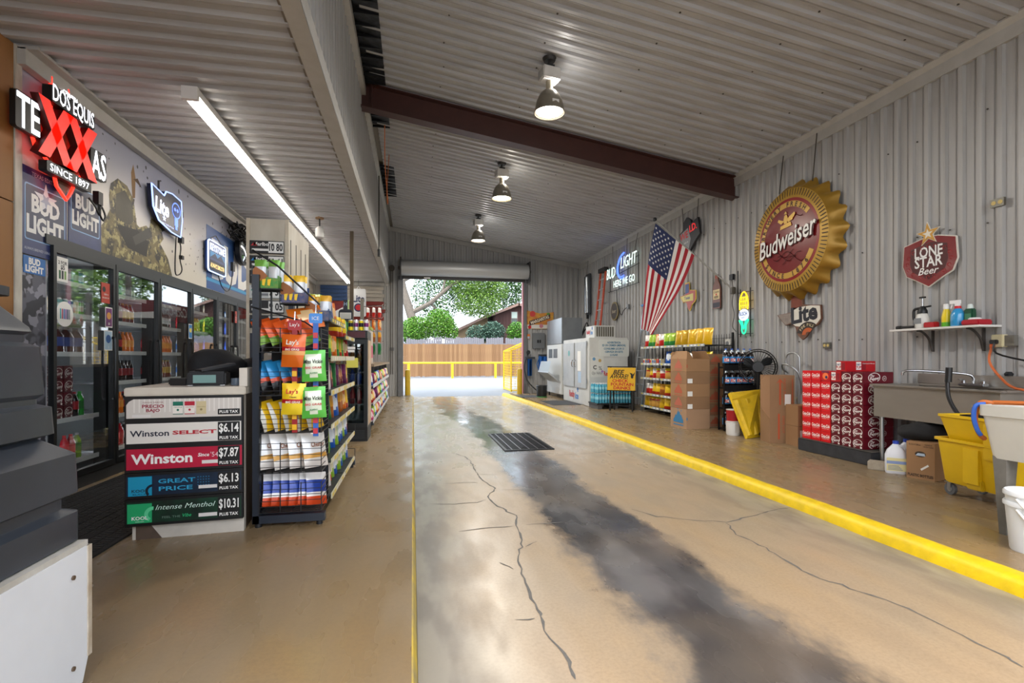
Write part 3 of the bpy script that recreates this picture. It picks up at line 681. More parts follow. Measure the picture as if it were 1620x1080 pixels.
m = MB(); m.bar((-.7, 2.4, 3.72), (2.7, 2.4, 5.36), 5.8, .14, RF, up=(0, 0, 1)); m.build('roof', h2)
m = MB(); m.bar((-.7, -.55, 3.66), (2.7, -.55, 5.3), .06, .2, TRI, up=(0, 0, 1)); m.build('barge_board', h2)
# ================================================================== coolers along the left wall
FRM = M('#101214', .35); HEADER = M('#1d2023', .4)
DY = [4.93, 5.85, 6.77, 7.68, 8.60, 9.50, 10.38]
CZ0, CZ1 = .18, 2.24
INN = M('#b9bdc0', .5); CGL = glass_mat('cooler_glass', (.93, .95, .95), .05, 2.6)
cool = thing('walk_in_cooler', 'black framed glass door drinks cooler along the left wall', 'cooler', (XL, 0, 0))
m = MB(); m.box(-.86, -.82, DY[0], DY[-1], ZL, 2.26, M('#6c7175', .6)); m.box(-.82, -.02, DY[0] - .03, DY[0], ZL, 2.26, INN); m.box(-.82, -.02, DY[-1], DY[-1] + .03, ZL, 2.26, INN); m.box(-.82, -.02, DY[0], DY[-1], 2.24, 2.27, INN); m.box(-.82, -.02, DY[0], DY[-1], ZL, .17, DARK); m.build('case', cool)
m = MB(); m.box(-.05, .012, DY[0] - .06, DY[-1] + .06, 2.21, 2.29, HEADER); m.build('header', cool)
m = MB(); m.box(-.05, .0, DY[0] - .06, DY[-1] + .06, ZL, CZ0 - .01, M('#24272a', .5)); m.build('kick_plate', cool)
SHZ = [.30, .65, 1.0, 1.32, 1.64, 1.93]
LED = M('#f4f8ff', .4, emit=22.0, name='cooler_led')
for d in range(6):
    a, b = DY[d], DY[d + 1]
    dm = MB(); w = .045
    for bx in ((a + .006, a + w, CZ0, CZ1 - .03), (b - w, b - .006, CZ0, CZ1 - .03), (a + w, b - w, CZ0, CZ0 + .055), (a + w, b - w, CZ1 - .085, CZ1 - .03)): dm.box(-.02, .025, *bx, FRM)
    do = dm.build('glass_door', cool)
    g = MB(); g.box(-.001, .001, a + w, b - w, CZ0 + .055, CZ1 - .085, CGL); g.build('pane', do)
    h = MB(); h.tube([(.025, b - .075, .85), (.055, b - .075, .88), (.055, b - .075, 1.42), (.025, b - .075, 1.45)], .011, FRM, 6); h.build('handle', do)
    mu = MB(); mu.box(-.14, -.03, b - .07, b + .07 if d < 5 else b, CZ0, 2.24, M('#0c0d0f', .5)); mu.build('mullion', cool)
    l = MB(); l.box(-.152, -.142, a + .05, a + .09, .25, 2.15, LED); l.build('led_strip', cool)
    for z in SHZ if d else [.30, .70, 1.30, 1.66, 1.95]:
        s = MB(); s.box(-.78, -.10, a + .02, b - .02, z - .018, z - .006, M('#b9bcbe', .35, .4)); s.box(-.10, -.09, a + .02, b - .02, z - .03, z + .012, M('#d7d9da', .4)); s.build('shelf', cool)
# --- containers
def bottle_mesh(name, r, h, body, label, cap, neck=.33, lab=(.28, .62)):
    m = MB(); z1 = h * (1 - neck)
    pr = [(r * .85, 0), (r, h * .03), (r * .97, h * lab[0]), (r * 1.01, h * lab[0] + .001), (r * 1.01, h * lab[1]), (r, h * lab[1] + .001), (r * .96, z1), (r * .7, h * (1 - neck * .62)), (r * .4, h * (1 - neck * .28)), (r * .36, h * .92), (r * .42, h * .925), (r * .42, h)]
    ms = [body, body, body, label, body, body, body, body, body, cap, cap]
    m.lathe(pr, body, 10, mats=ms); return m.mesh(name, 40)
def can_mesh(name, r, h, c1, c2, top):
    m = MB(); m.lathe([(r * .8, 0), (r, h * .04), (r, h * .35), (r, h * .7), (r, h * .9), (r * .8, h)], c1, 10, mats=[top, c1, c2, c1, top]); return m.mesh(name, 40)
LQ = lambda c: M(c, .12, spec=.6, coat=.3)
TOPS = M('#c2c4c6', .3, .8)
BK = {}
def bot(kind):
    if kind in BK: return BK[kind]
    defs = {
        'cola': (.034, .235, '#1a0d0a', '#b3151f', '#b3151f', 'dark cola bottle, red label'),
        'diet': (.034, .235, '#1a0d0a', '#c9cbcd', '#c9cbcd', 'dark cola bottle, silver label'),
        'black': (.034, .235, '#23100c', '#8a1620', '#1b1b1d', 'dark soda bottle, black cap'),
        'liter': (.055, .30, '#1d0e0a', '#c2141e', '#c2141e', 'large cola bottle, red label'),
        'green': (.036, .235, '#2fae3a', '#1d7f2b', '#2fbf3e', 'green plastic soda bottle'),
        'lime': (.036, .235, '#9cc93a', '#3c8f2e', '#d9d9d9', 'pale lime soda bottle'),
        'red': (.036, .235, '#c81226', '#df3040', '#d01a22', 'red fruit drink bottle'),
        'orange': (.036, .235, '#f07a12', '#f3a23a', '#f28a1a', 'orange drink bottle'),
        'water': (.034, .225, '#aebcc8', '#3878c4', '#f07c1e', 'clear water bottle, orange cap'),
        'clear': (.034, .235, '#bfc6c9', '#e9e9e4', '#e2e2e0', 'clear bottle with a white label'),
        'yellow': (.036, .225, '#e3c21d', '#e8d04a', '#d8b21a', 'yellow juice bottle'),
        'blue': (.036, .235, '#2149b5', '#2f63d6', '#1d3fa0', 'blue sports drink bottle'),
        'jug': (.062, .25, '#4a1713', '#2a3f86', '#1a1a1c', 'big dark jug with a coloured label'),
        'amber': (.036, .235, '#7e2a12', '#c9a03c', '#c9a03c', 'amber bottle with a gold label')}
    r, h, b, l, c, lab = defs[kind]
    BK[kind] = (bottle_mesh('bottle', r, h, LQ(b), M(l, .5), M(c, .4)), lab, r, 'bottle'); return BK[kind]
CK = {}
def can(kind):
    if kind in CK: return CK[kind]
    c1, c2, lab = {'pink': ('#d9a3ad', '#e9d4d8', 'pink slim can'), 'teal': ('#58a7a0', '#bfe0dc', 'teal slim can'), 'blue': ('#2f6fb8', '#d7e4ef', 'blue slim can'), 'greenc': ('#5fae4a', '#dfeed2', 'green slim can'), 'cream': ('#d8c6a2', '#f0e6d2', 'cream slim can'), 'grey': ('#9aa3ad', '#d6dade', 'silver slim can')}[kind]
    CK[kind] = (can_mesh('can', .029, .155, M(c1, .3, .3), M(c2, .35, .2), TOPS), lab, .029, 'can'); return CK[kind]
def put(item, x, y, z, place, group, jit=.004):
    me, lab, r, cat = item
    o = bpy.data.objects.new({'bottle': 'drink_bottle', 'can': 'drink_can'}[cat], me); COL.objects.link(o)
    o.location = (x, y, z); o.rotation_euler = (0, 0, random.uniform(0, 6)); tag(o, lab + ' ' + place, cat, group)
DN = ['nearest', 'second', 'third', 'fourth', 'fifth', 'farthest']; SN = ['bottom', 'second', 'third', 'fourth', 'fifth', 'top']
rows = {1: ['liter', 'liter', 'cola', 'cola+green', 'black', 'can:blue+greenc'],
        2: ['red+diet', 'orange+cola', 'black', 'cola+orange', 'black+amber', 'can:teal+grey'],
        3: ['lime+red', 'lime+green', 'cola+amber', 'red+orange', 'clear+diet', 'can:pink+blue'],
        4: ['yellow+blue', 'yellow+orange', 'water+clear', 'water+blue', 'red+yellow', 'can:blue+grey'],
        5: ['clear+lime', 'clear+yellow', 'clear+yellow', 'blue+clear', 'yellow+clear', 'can:cream+grey'],
        6: ['clear+diet', 'clear+cola', 'amber+clear', 'blue+red', 'blue+clear', 'can:blue+pink']}
for d in range(1, 6):
    a, b = DY[d] + .10, DY[d + 1] - .12
    for si, row in enumerate(rows[d + 1]):
        isc = row.startswith('can:'); kinds = row.replace('can:', '').split('+')
        it = [(can(k_) if isc else bot(k_)) for k_ in kinds]
        y = a + it[0][2]; n = 0
        while y < b:
            q = it[0] if (len(it) == 1 or y < a + (b - a) * .62) else it[1]
            put(q, XL - .21, y, SHZ[si] - .005, 'on %s shelf, %s cooler door' % (SN[si], DN[d]), 'drinks in the %s cooler door' % DN[d]); y += q[2] * 2 + .007
# first door: slim cans, jugs, boxed soda
a, b = DY[0] + .10, DY[1] - .13
for z, ks, sn in ((1.95, ['pink', 'teal', 'pink', 'blue', 'greenc', 'pink', 'teal', 'greenc', 'blue'], 'top'), (1.66, ['cream', 'pink', 'cream', 'pink', 'teal', 'teal', 'blue', 'cream', 'greenc'], 'second')):
    for i, k_ in enumerate(ks): put(can(k_), XL - .20, a + .03 + i * .077, z - .005, 'on the %s shelf behind the nearest cooler door' % sn, 'cans in the nearest cooler door')
for i in range(5): put(bot('jug'), XL - .23, a + .07 + i * .14, 1.295, 'above the boxed soda, nearest cooler door', 'jugs in the nearest cooler door')
# soda cartons ------------------------------------------------------
def carton(kind):
    """12-can carton, 0.40 long (local y), 0.132 wide (x), 0.122 high; end panel faces -y, side panel faces +x and -x"""
    if ('carton', kind) in BK: return BK[('carton', kind)]
    c = {'drp': '#640d1e', 'coke': '#d8121c', 'diet': '#d9dadb', 'cherry': '#b8101c', 'berry': '#c3131d'}[kind]; base = M(c, .35, noise=.12, scale=20); w, l, h = .130, .40, .120
    m = MB(); m.cbox(-w / 2, w / 2, 0, l, 0, h, base, .004); WT = M('#f2ece6', .45)
    E_ = frame((0, -.0005, h / 2), 'F'); SR = Matrix(((0, 0, 1, w / 2 + .0005), (1, 0, 0, l / 2), (0, 1, 0, h / 2), (0, 0, 0, 1))); SL = Matrix(((0, 0, -1, -w / 2 - .0005), (-1, 0, 0, l / 2), (0, 1, 0, h / 2), (0, 0, 0, 1)))
    def logo(T, s, side):
        if kind == 'drp':
            x = -.06 if side else 0
            pts = circ(0, 0, 1, 26)
            ring_o = [(x + .055 * s * px * (1.15 if side else 1), .043 * s * py + px * .004) for px, py in pts]
            for i in range(26):
                if 18 <= i <= 21: continue
                p, q = ring_o[i], ring_o[(i + 1) % 26]; k = .9
                m.add([(p[0], p[1], .0015), (q[0], q[1], .0015), (x + (q[0] - x) * k, q[1] * k, .0015), (x + (p[0] - x) * k, p[1] * k, .0015)], [(0, 1, 2, 3)], WT, T)
            m.text('Dr', x - .018 * s, .014 * s, .036 * s, WT, .0018, T, .02, .15); m.text('Pepper', x + .004 * s, -.012 * s, .034 * s, WT, .0018, T, .025, .15, rot=.12)
            if side: ring(m, .075, -.01, .024, .028, .0015, WT, 16, T=T); m.text('23', .075, -.01, .028, WT, .0016, T, .01)
            else: m.flat(circ(-.038, -.045, .011, 10), .0015, M('#9a8d86', .6), T); m.rect(.03, .05, -.052, -.036, .0015, WT, T)
        elif kind in ('coke', 'diet'):
            tm = WT if kind == 'coke' else M('#c8151e', .45)
            m.text('Coca-Cola' if kind == 'coke' else 'Diet Coke', 0, .012, .05 * s, tm, .0018, T, .03, .3, fit=.112 * s * (1.8 if side else 1)); m.text('ORIGINAL TASTE', 0, -.022, .012, tm, .0018, T)
            m.tube([T @ Vector((-.05 * s + .01 * i * s, -.008 + .003 * math.sin(i * .9), .001)) for i in range(11)], .0016, tm, 4)
        elif kind == 'cherry':
            m.rect(-.055 * s, .0, -.04, .05, .0012, WT, T); m.text('DIET', -.028 * s, .02, .03, M('#2a3668', .5), .002, T, .03); m.text('7UP', -.028 * s, -.012, .04, M('#b8101c', .5), .002, T, .03); m.rect(.01 * s, .05 * s, -.04, .04, .0012, M('#8d1420', .4), T)
            if side: m.text('Deliciously Different', .1, .03, .02, WT, .002, T, 0, .2)
        elif kind == 'berry':
            m.flat(circ(0, .0, .04, 14), .0012, M('#f0783c', .5), T); m.flat(circ(.012, -.012, .018, 10), .0016, M('#27345e', .5), T); m.rect(-.05, .05, .045, .056, .0012, M('#2a2a55', .5), T)
    logo(E_, 1.0, False); logo(SR, 1.25, True); logo(SL, 1.25, True)
    lab = {'drp': 'maroon soda carton with white logo', 'coke': 'bright red cola carton with white script', 'diet': 'silver diet cola carton', 'cherry': 'red cherry soda carton with white panel', 'berry': 'red carton end printed with orange and blue fruit'}[kind]
    BK[('carton', kind)] = (m.mesh('soda_carton'), lab); return BK[('carton', kind)]
def put_carton(kind, mat, place, group):
    me, lab = carton(kind); o = bpy.data.objects.new('soda_carton', me); COL.objects.link(o); o.matrix_world = mat; tag(o, lab + ' ' + place, 'carton', group); return o
for c in range(4):
    for k_ in range(3):
        put_carton('drp', TR(XL - .16, a + .13 + k_ * .14, .695 + c * .1225, math.pi / 2), ', %s row %s column in the nearest cooler' % (ORD[c], ORD[k_]), 'maroon cartons in the cooler')
for k_ in range(2): put_carton('diet', TR(XL - .16, a + .10 + k_ * .14, .295, math.pi / 2), 'on the bottom shelf of the nearest cooler door', 'silver cartons in the cooler')
for i in range(2): put(bot('green' if i == 1 else 'cola'), XL - .20, a + .56 + i * .08, .695, 'beside boxed soda, nearest cooler door', 'single bottles beside the boxed soda')
for i in range(3): put(bot('lime' if i == 2 else 'red'), XL - .20, a + .42 + i * .09, .295, 'beside silver cartons, nearest cooler door', 'single bottles beside the silver cartons')
# stickers on the glass
def decal(name, label, cat, X, y0, y1, z0, z1, paint, kind='L'):
    o = Vector((X, (y0 + y1) / 2, (z0 + z1) / 2)); m = MB(); paint(m, abs(y1 - y0) / 2, (z1 - z0) / 2); return m.build(name, None, mat=frame(o, kind), label=label, cat=cat)
def p_white(m, a, b):
    m.prism([(-a, -b), (a, -b), (a, b), (-a, b)], 0, .001, PAPER); m.text('2 FOR', 0, b * .55, b * .4, DARK, .002, None, .02); m.text('$5', 0, b * .15, b * .5, DARK, .002, None, .03)
    for i in range(3): m.rect(-a * .7 + i * a * .5, -a * .35 + i * a * .5, -b * .8, -b * .1, .002, M(['#3f6e4a', '#30343a', '#7aa05a'][i], .5))
decal('price_flyer', 'white price flyer with small cans, top left of the nearest cooler door', 'flyer', XL + .004, 5.01, 5.15, 1.92, 2.13, p_white)
def p_red(m, a, b):
    m.prism([(-a, -b), (a, -b), (a, b), (-a, b)], 0, .001, M('#b8412f', .5)); m.flat(circ(-a * .4, b * .35, a * .4, 12), .002, DARK); m.text('make a better break', 0, -b * .45, b * .28, PAPER, .002, fit=a * 1.6); m.text('take a', a * .1, -b * .1, b * .3, PAPER, .002)
decal('red_sticker', 'red sticker near the top right of the nearest cooler door', 'sticker', XL + .004, 5.64, 5.78, 1.80, 2.0, p_red)
def p_round(m, a, b):
    m.prism(circ(0, 0, a, 28, ry=b), 0, .001, PAPER)
    for i in range(6): m.rect(-a * .6 + i * a * .21, -a * .45 + i * a * .21, -b * .4, b * .4, .002, M(['#39a6b0', '#b5425f', '#3c6fb0', '#7b4f9a', '#2f3d6b', '#7d8a94'][i], .5))
decal('round_sticker', 'round white sticker with coloured stripes on the nearest cooler door', 'sticker', XL + .004, 5.0, 5.22, 1.53, 1.75, p_round)
def p_poster(c1, c2, w):
    def f(m, a, b):
        m.prism([(-a, -b), (a, -b), (a, b), (-a, b)], 0, .001, PAPER); m.rect(-a * .88, a * .88, -b * .9, b * .9, .0016, M(c1, .5)); m.flat(circ(0, b * .15, a * .6, 14), .002, M(c2, .5)); m.text(w, 0, -b * .65, b * .3, PAPER, .0024, None, .02)
    return f
decal('small_poster', 'small purple poster on the right stile of the nearest cooler door', 'poster', XL + .027, 5.66, 5.78, 1.56, 1.76, p_poster('#6d2f6b', '#d79a4a', '$3'))
decal('small_poster', 'small blue poster with bottles, lowest on the right stile of the nearest cooler door', 'poster', XL + .027, 5.64, 5.78, 1.33, 1.53, p_poster('#a8c4d8', '#2d5a97', '2'))
decal('small_poster', 'blue and yellow poster on the third cooler door', 'poster', XL + .027, 7.55, 7.66, 1.52, 1.72, p_poster('#3f86c7', '#e6d25a', ''))
decal('red_sticker', 'red sticker high on the fifth cooler door', 'sticker', XL + .027, 9.36, 9.46, 1.86, 2.06, p_red)
decal('price_flyer', 'white price flyer low on the fifth cooler door', 'flyer', XL + .027, 9.34, 9.44, 1.24, 1.44, p_white)
# ================================================================== mural above the coolers
mur = thing('mural_panel', 'pale printed hunting mural panel above the coolers, with flying birds', 'mural', mat=frame((XL - .02, 4.62, 0), 'L'))
SKYP = NG('mural_sky'); zz = SKYP.xyz()[1]; SKYP.col(SKYP.mix(SKYP.rng(zz, 2.4, 3.5), '#d8d2c4', '#9ea1b2')); SKYP.rough(.35)
m = MB(); m.box(0, 5.85, 2.27, SZ - .03, 0, .012, SKYP.m); m.build('sky_panel', mur)
rr = random.Random(8); m = MB()
for i in range(70):
    x, y = rr.uniform(.3, 4.6), rr.uniform(2.5, 3.5); r = rr.uniform(.008, .02); m.flat(circ(x, y, r, 7, ry=r * rr.uniform(.7, 1.8)), .0135, M('#4b4a4c', .5))
for i in range(60):
    x, y = rr.uniform(3.0, 4.3), rr.uniform(2.35, 3.2); r = rr.uniform(.005, .016); m.flat(circ(x, y, r, 6), .0135, M('#8b8578', .6))
m.build('distant_flock', mur, kind='stuff')
def bird(x, y, s, fl_=1):
    m = MB(); m.flat([(x - .02 * s, y - .22 * s), (x + .04 * s, y - .2 * s), (x + .05 * s, y + .05 * s), (x, y + .2 * s), (x - .05 * s, y + .08 * s)], .0136, M('#8a6a3e', .6)); m.flat([(x, y + .02 * s), (x + .2 * s * fl_, y - .03 * s), (x + .1 * s * fl_, y + .06 * s)], .0138, M('#57432b', .6)); m.flat([(x - .03 * s, y - .22 * s), (x + .03 * s, y - .22 * s), (x, y - .34 * s)], .0138, M('#3d3226', .6)); m.build('printed_bird', mur)
bird(1.62, 3.2, .9); bird(4.1, 3.05, .8); bird(3.85, 2.38, .5)
CAMO = NG('mural_camo'); n1 = CAMO.noise(7, 3, .6); n2 = CAMO.noise(13, 3, .6, off=(4, 4, 4)); CAMO.col(CAMO.mix(CAMO.rng(n2, .52, .6), CAMO.mix(CAMO.rng(n1, .42, .55), '#2a2618', '#6f6338'), '#a59a66')); CAMO.rough(.45)
CD = M('#1c1a14', .5)
m = MB(); z0 = 2.275
m.flat([(1.02, z0), (1.0, 2.52), (1.08, 2.6), (1.2, 2.78), (1.3, 2.85), (1.5, 2.8), (1.75, 2.72), (1.9, 2.78), (2.05, 2.7), (2.2, 2.66), (2.42, 2.5), (2.55, z0)], .0132, CAMO.m)
m.build('hunter_body', mur)
m = MB(); m.flat([(1.2, 2.72), (1.17, 2.9), (1.2, 3.03), (1.32, 3.12), (1.5, 3.1), (1.62, 3.0), (1.66, 2.86), (1.7, 2.7), (1.5, 2.62), (1.3, 2.62)], .0140, CAMO.m); m.flat([(1.28, 2.72), (1.29, 2.95), (1.45, 3.04), (1.58, 2.95), (1.62, 2.75), (1.5, 2.68)], .0146, M('#4a4634', .5, noise=.5, scale=8)); m.build('hunter_hood', mur)
m = MB(); m.flat([(1.3, 2.64), (1.7, 2.68), (1.95, 2.6), (1.9, 2.42), (1.5, 2.44)], .0142, CD); m.build('hunter_shadowed_chest', mur)
m = MB(); m.flat([(1.6, 2.58), (1.66, 2.5), (2.72, 3.02), (2.86, 3.14), (2.84, 3.2), (2.76, 3.2)], .0150, M('#3b3a33', .5)); m.flat([(1.95, 2.72), (2.2, 2.62), (2.3, 2.72), (2.22, 2.86), (2.0, 2.9)], .0155, CAMO.m); m.build('shotgun', mur)
# blue end panel of the mural
m = MB(); m.box(3.62, 5.8, 2.3, 3.25, .0135, .0145, M('#2f5796', .4)); m.box(3.62, 5.8, 2.42, 2.47, .0145, .015, M('#2f9ad0', .4)); m.box(4.35, 5.8, 2.28, 2.40, .0145, .015, M('#6c6e78', .5)); m.text('BUD', 4.75, 2.78, .78, WHITE, .0156, None, .05, fit=1.85); m.build('blue_lettered_panel', mur)
# beer poster panels and camo panel at the near end
BLU = M('#1e2c5e', .35, noise=.4, scale=3, alt='#3a4a86'); BLD = M('#18204a', .35)
def budposter(name, x0, x1, z0, z1, label, big):
    t = thing(name, label, 'poster', mat=frame((XL - .008, 4.62, 0), 'L')); cx = (x0 + x1) / 2; w = x1 - x0
    m = MB(); m.box(x0, x1, z0, z1, 0, .006, BLU); m.build('sheet', t)
    m = MB(); m.prism(rrect(x0 + .03, x1 - .03, z0 + .12, z0 + .12 + w * .85, .02), .006, .0068, M('#8fb4dc', .4)); m.prism(rrect(x0 + .04, x1 - .04, z0 + .13, z0 + .11 + w * .85, .018), .0068, .0075, BLD)
    m.text('BUD', cx, z0 + .12 + w * .57, w * .36, WHITE, .0082, None, .045, fit=w * .62); m.text('LIGHT', cx, z0 + .12 + w * .25, w * .36, WHITE, .0082, None, .045, fit=w * .82); m.build('lettering', t)
    if big:
        m = MB(); m.prism(star(cx, z1 - .22, .14), .006, .008, M('#dcdde2', .4)); m.prism(star(cx, z1 - .22, .07, rot=-math.pi / 2), .008, .0085, M('#9fa6bb', .4)); m.text('TEXAS EDITION', cx, z1 - .045, .05, M('#c9cddb', .4), .007, fit=w * .6); m.text('ALWAYS BREWED USING THE CHOICEST', cx, z0 + .05, .03, M('#c9cddb', .4), .007, fit=w * .9); m.rect(cx - .06, cx + .06, z1 - .43, z1 - .39, .007, RED); m.build('star_print', t)
budposter('beer_poster', .0, .53, 2.08, 2.78, 'near dark blue beer poster with a silver star, beside the white post', True)
budposter('beer_poster', .55, 1.03, 2.29, 2.72, 'second dark blue beer poster right of the star poster, cut lower', False)
CG = NG('camo_grey'); n1 = CG.noise(5, 2, .5); n2 = CG.noise(8, 2, .5, off=(3, 1, 2)); CG.col(CG.mix(CG.rng(n2, .55, .58), CG.mix(CG.rng(n1, .48, .52), '#5a5a66', '#2b2c36'), '#8c8c98')); CG.rough(.4)
t = thing('camo_panel', 'grey camouflage panel with a small blue sign left of the cooler doors', 'panel', mat=frame((XL - .012, 4.62, 0), 'L'))
m = MB(); m.box(0, .27, ZL + .02, 2.07, 0, .006, CG.m); m.build('sheet', t)
m = MB(); m.prism(rrect(.02, .262, 1.93, 2.07, .01), .006, .009, M('#2469b0', .35)); m.text('BUD', .14, 2.03, .07, WHITE, .0096, None, .05, fit=.13); m.text('LIGHT', .14, 1.97, .07, WHITE, .0096, None, .05, fit=.2); m.build('blue_sign', t)
m = MB(); m.box(.03, .62, 2.78, 3.52, .0, .003, M('#a67f3a', .4, noise=.7, scale=6, alt='#3a2c4c')); m.build('brown_print', t)
# ================================================================== neon and lit signs on the left wall
def glow(c, e): return M(c, .4, emit=e)
o = wx(100, 220, XL + .10); T = frame((XL + .06, 4.97, 3.12), 'L')
t = thing('lit_beer_sign', 'lit red double-X beer sign with white TE and AS letters and a neon state outline', 'sign', mat=T)
def stroke_x(m, cx, cy, w, h, th, z0, z1, mt, sd):
    for s in (1, -1):
        m.prism([(cx - s * w / 2, cy + h / 2), (cx - s * (w / 2 - th), cy + h / 2), (cx + s * w / 2, cy - h / 2), (cx + s * (w / 2 - th), cy - h / 2)], z0, z1, mt, side=sd)
TEX = [(-.13, .46), (.08, .46), (.08, .22), (.22, .19), (.34, .14), (.36, -.05), (.33, -.18), (.2, -.27), (.12, -.42), (.06, -.5), (-.06, -.42), (-.1, -.3), (-.2, -.23), (-.3, -.2), (-.38, -.02), (-.4, .05), (-.13, .05)]
m = MB(); m.prism([(x * .92, y * .92) for x, y in TEX], -.03, -.01, M('#5d4a38', .5)); m.build('backing', t)
m = MB(); m.tube([(x, y, .0) for x, y in TEX], .013, glow('#ff2a1c', 3), 6, True); m.build('neon_outline', t)
m = MB()
for cx in (-.17, .16): stroke_x(m, cx, -.02, .42, .46, .13, .01, .07, glow('#e8200f', .75), M('#50100c', .5))
m.build('red_letters', t)
WG = glow('#f5f7ff', 2.2)
m = MB(); m.prism(rrect(-.56, -.30, -.13, .15, .02), -.005, .035, BLACK); m.text('TE', -.43, .01, .36, WG, .037, None, .015, fit=.24); m.build('white_letters', t)
m = MB(); m.prism(rrect(.34, .58, -.18, .08, .02), -.005, .035, BLACK); m.text('AS', .46, -.05, .34, WG, .037, None, .015, fit=.22); m.build('white_letters', t)
m = MB(); m.prism(rrect(-.23, .33, .22, .36, .02), .0, .07, BLACK); m.text('DOS EQUIS', .05, .29, .19, WG, .072, None, .008, fit=.54); m.text('CERVEZA', .07, .40, .05, WG, .03, None, .02, fit=.2); m.build('upper_name', t)
m = MB(); m.prism(rrect(-.27, .30, -.36, -.27, .015), .0, .06, BLACK); m.text('SINCE 1897', .015, -.315, .085, WG, .062, None, .0, fit=.5); m.build('date_bar', t)
m = MB(); m.box(.43, .5, -.42, -.3, 0, .05, BLACK); m.tube([(.46, -.4, .03), (.44, -.5, .05), (.5, -.56, .05), (.55, -.5, .04), (.5, -.42, .03), (.46, -.52, .04), (.4, -.46, .04), (.32, -.4, .03)], .009, BLACK, 5); m.build('power_adapter', t)
T = frame((XL + .05, 6.86, 3.03), 'L') @ Matrix.Diagonal((.94, .8, 1, 1))
t = thing('lit_beer_sign', 'lit navy sign with pale blue skull and script, above the hunter mural', 'sign', mat=T)
SH = [(-.42, .28), (-.1, .22), (-.05, .30), (.12, .33), (.38, .30), (.41, .0), (.36, -.28), (.1, -.27), (-.24, -.19), (-.38, -.03)]
m = MB(); m.prism(SH, -.03, .02, M('#101838', .3)); m.build('panel', t)
m = MB(); m.tube([(x, y, .02) for x, y in SH], .009, glow('#9fb8ff', 2), 6, True); m.build('neon_outline', t)
m = MB(); m.text('Lite', -.16, .03, .3, glow('#e9edff', 2.2), .024, None, .03, .1, fit=.36); m.prism(star(-.1, -.12, .045), .02, .024, glow('#c9d3ff', 2)); m.text('THE GREAT TASTE OF TEXAS', -.04, -.2, .035, glow('#c9d3ff', 1.5), .024, fit=.4); m.build('lettering', t)
m = MB(); sk = glow('#5f84e8', 1.6); ring(m, .23, .1, .105, .125, .023, sk, 24); m.flat(circ(.23, .09, .09, 18), .022, M('#2c4694', .4)); m.flat(circ(.19, .11, .028, 10), .024, sk); m.flat(circ(.265, .11, .028, 10), .024, sk); m.rect(.18, .28, -.14, -.02, .023, sk); m.rect(.2, .26, -.2, -.14, .024, sk); m.build('skull', t)
m = MB(); m.tube([(-.2, .27, 0), (-.2, .4, 0), (-.15, .42, 0)], .012, M('#3c3a38', .5), 5); m.build('hanger', t)
m = MB(); m.tube([(.34, -.2, -.02), (.42, -.4, 0), (.40, -.62, .0), (.46, -.78, 0), (.36, -.88, 0), (.25, -.84, 0), (.28, -.3, 0)], .008, BLACK, 5); m.box(.38, .45, -.36, -.26, -.02, .03, BLACK); m.box(.39, .45, -.62, -.56, -.01, .03, BLACK); m.build('power_cord', t)
T = frame((XL + .05, 8.45, 2.80), 'L') @ Matrix.Diagonal((.95, .85, 1, 1))
t = thing('lit_beer_sign', 'lit small blue mountain beer sign left of the blue end panel', 'sign', mat=T)
m = MB(); m.prism(rrect(-.36, .36, -.30, .24, .06), -.03, .02, M('#1a3a78', .3)); m.build('panel', t)
m = MB(); m.tube([(x, y, .015) for x, y in rrect(-.36, .36, -.30, .24, .06)], .012, glow('#b9d2ff', 2), 6, True); m.build('lit_edge', t)
m = MB(); m.text('KEYSTONE', 0, .13, .17, glow('#dfe9ff', 1.6), .024, None, .03, .1, fit=.62); m.rect(-.3, .3, -.06, .05, .022, M('#3f8fd0', .4)); m.flat([(-.3, -.06), (-.1, .04), (0, -.03), (.15, .05), (.3, -.06)], .023, M('#16305f', .4)); m.build('name_print', t)
m = MB(); m.rect(-.33, .33, -.27, -.1, .022, M('#16203c', .4)); m.text('ALWAYS SMOOTH', 0, -.185, .11, glow('#e8cf8a', 1.4), .024, None, .02, fit=.58); m.build('lower_strip', t)
m = MB(); m.tube([(-.3, .25, 0), (0, .38, 0), (.3, .25, 0)], .008, M('#55524d', .5), 5); m.tube([(.1, -.31, 0), (.2, -.5, .02), (.45, -.55, .02), (.62, -.4, .02), (.7, -.1, .02)], .008, BLACK, 5); m.box(.66, .76, -.12, .05, 0, .04, BLACK); m.build('power_cord', t)
# round convex mirror and tangle of cables
t = thing('round_mirror', 'round black rimmed mirror on the left wall beside the cable tangle', 'mirror', mat=frame((XL + .03, 9.55, 3.12), 'L'))
m = MB(); m.lathe([(.23, 0), (.25, .02), (.25, .09), (.21, .10)], BLACK, 28, cap=False); m.build('rim', t, smooth=40)
m = MB(); m.lathe([(.215, .085), (.12, .105), (.0, .112)], M('#b8c0c8', .05, 1.), 28, cap=False); m.build('mirror_glass', t, smooth=60)
m = MB(); rr = random.Random(4)
for i in range(16): m.tube([(XL + .12 + rr.uniform(-.08, .1), 9.0 + 1.0 * j / 7 + rr.uniform(-.1, .1), 3.38 + .1 * math.sin(j + i) + rr.uniform(-.07, .06)) for j in range(8)], .011, BLACK, 5)
m.tube([(XL + .03, 8.75, 3.47), (XL + .1, 9.1, 3.44), (XL + .1, 9.6, 3.42)], .016, DARK, 6)
m.build('cable_tangle', None, label='tangled bundle of black cables hanging under the left ceiling edge', cat='cables')
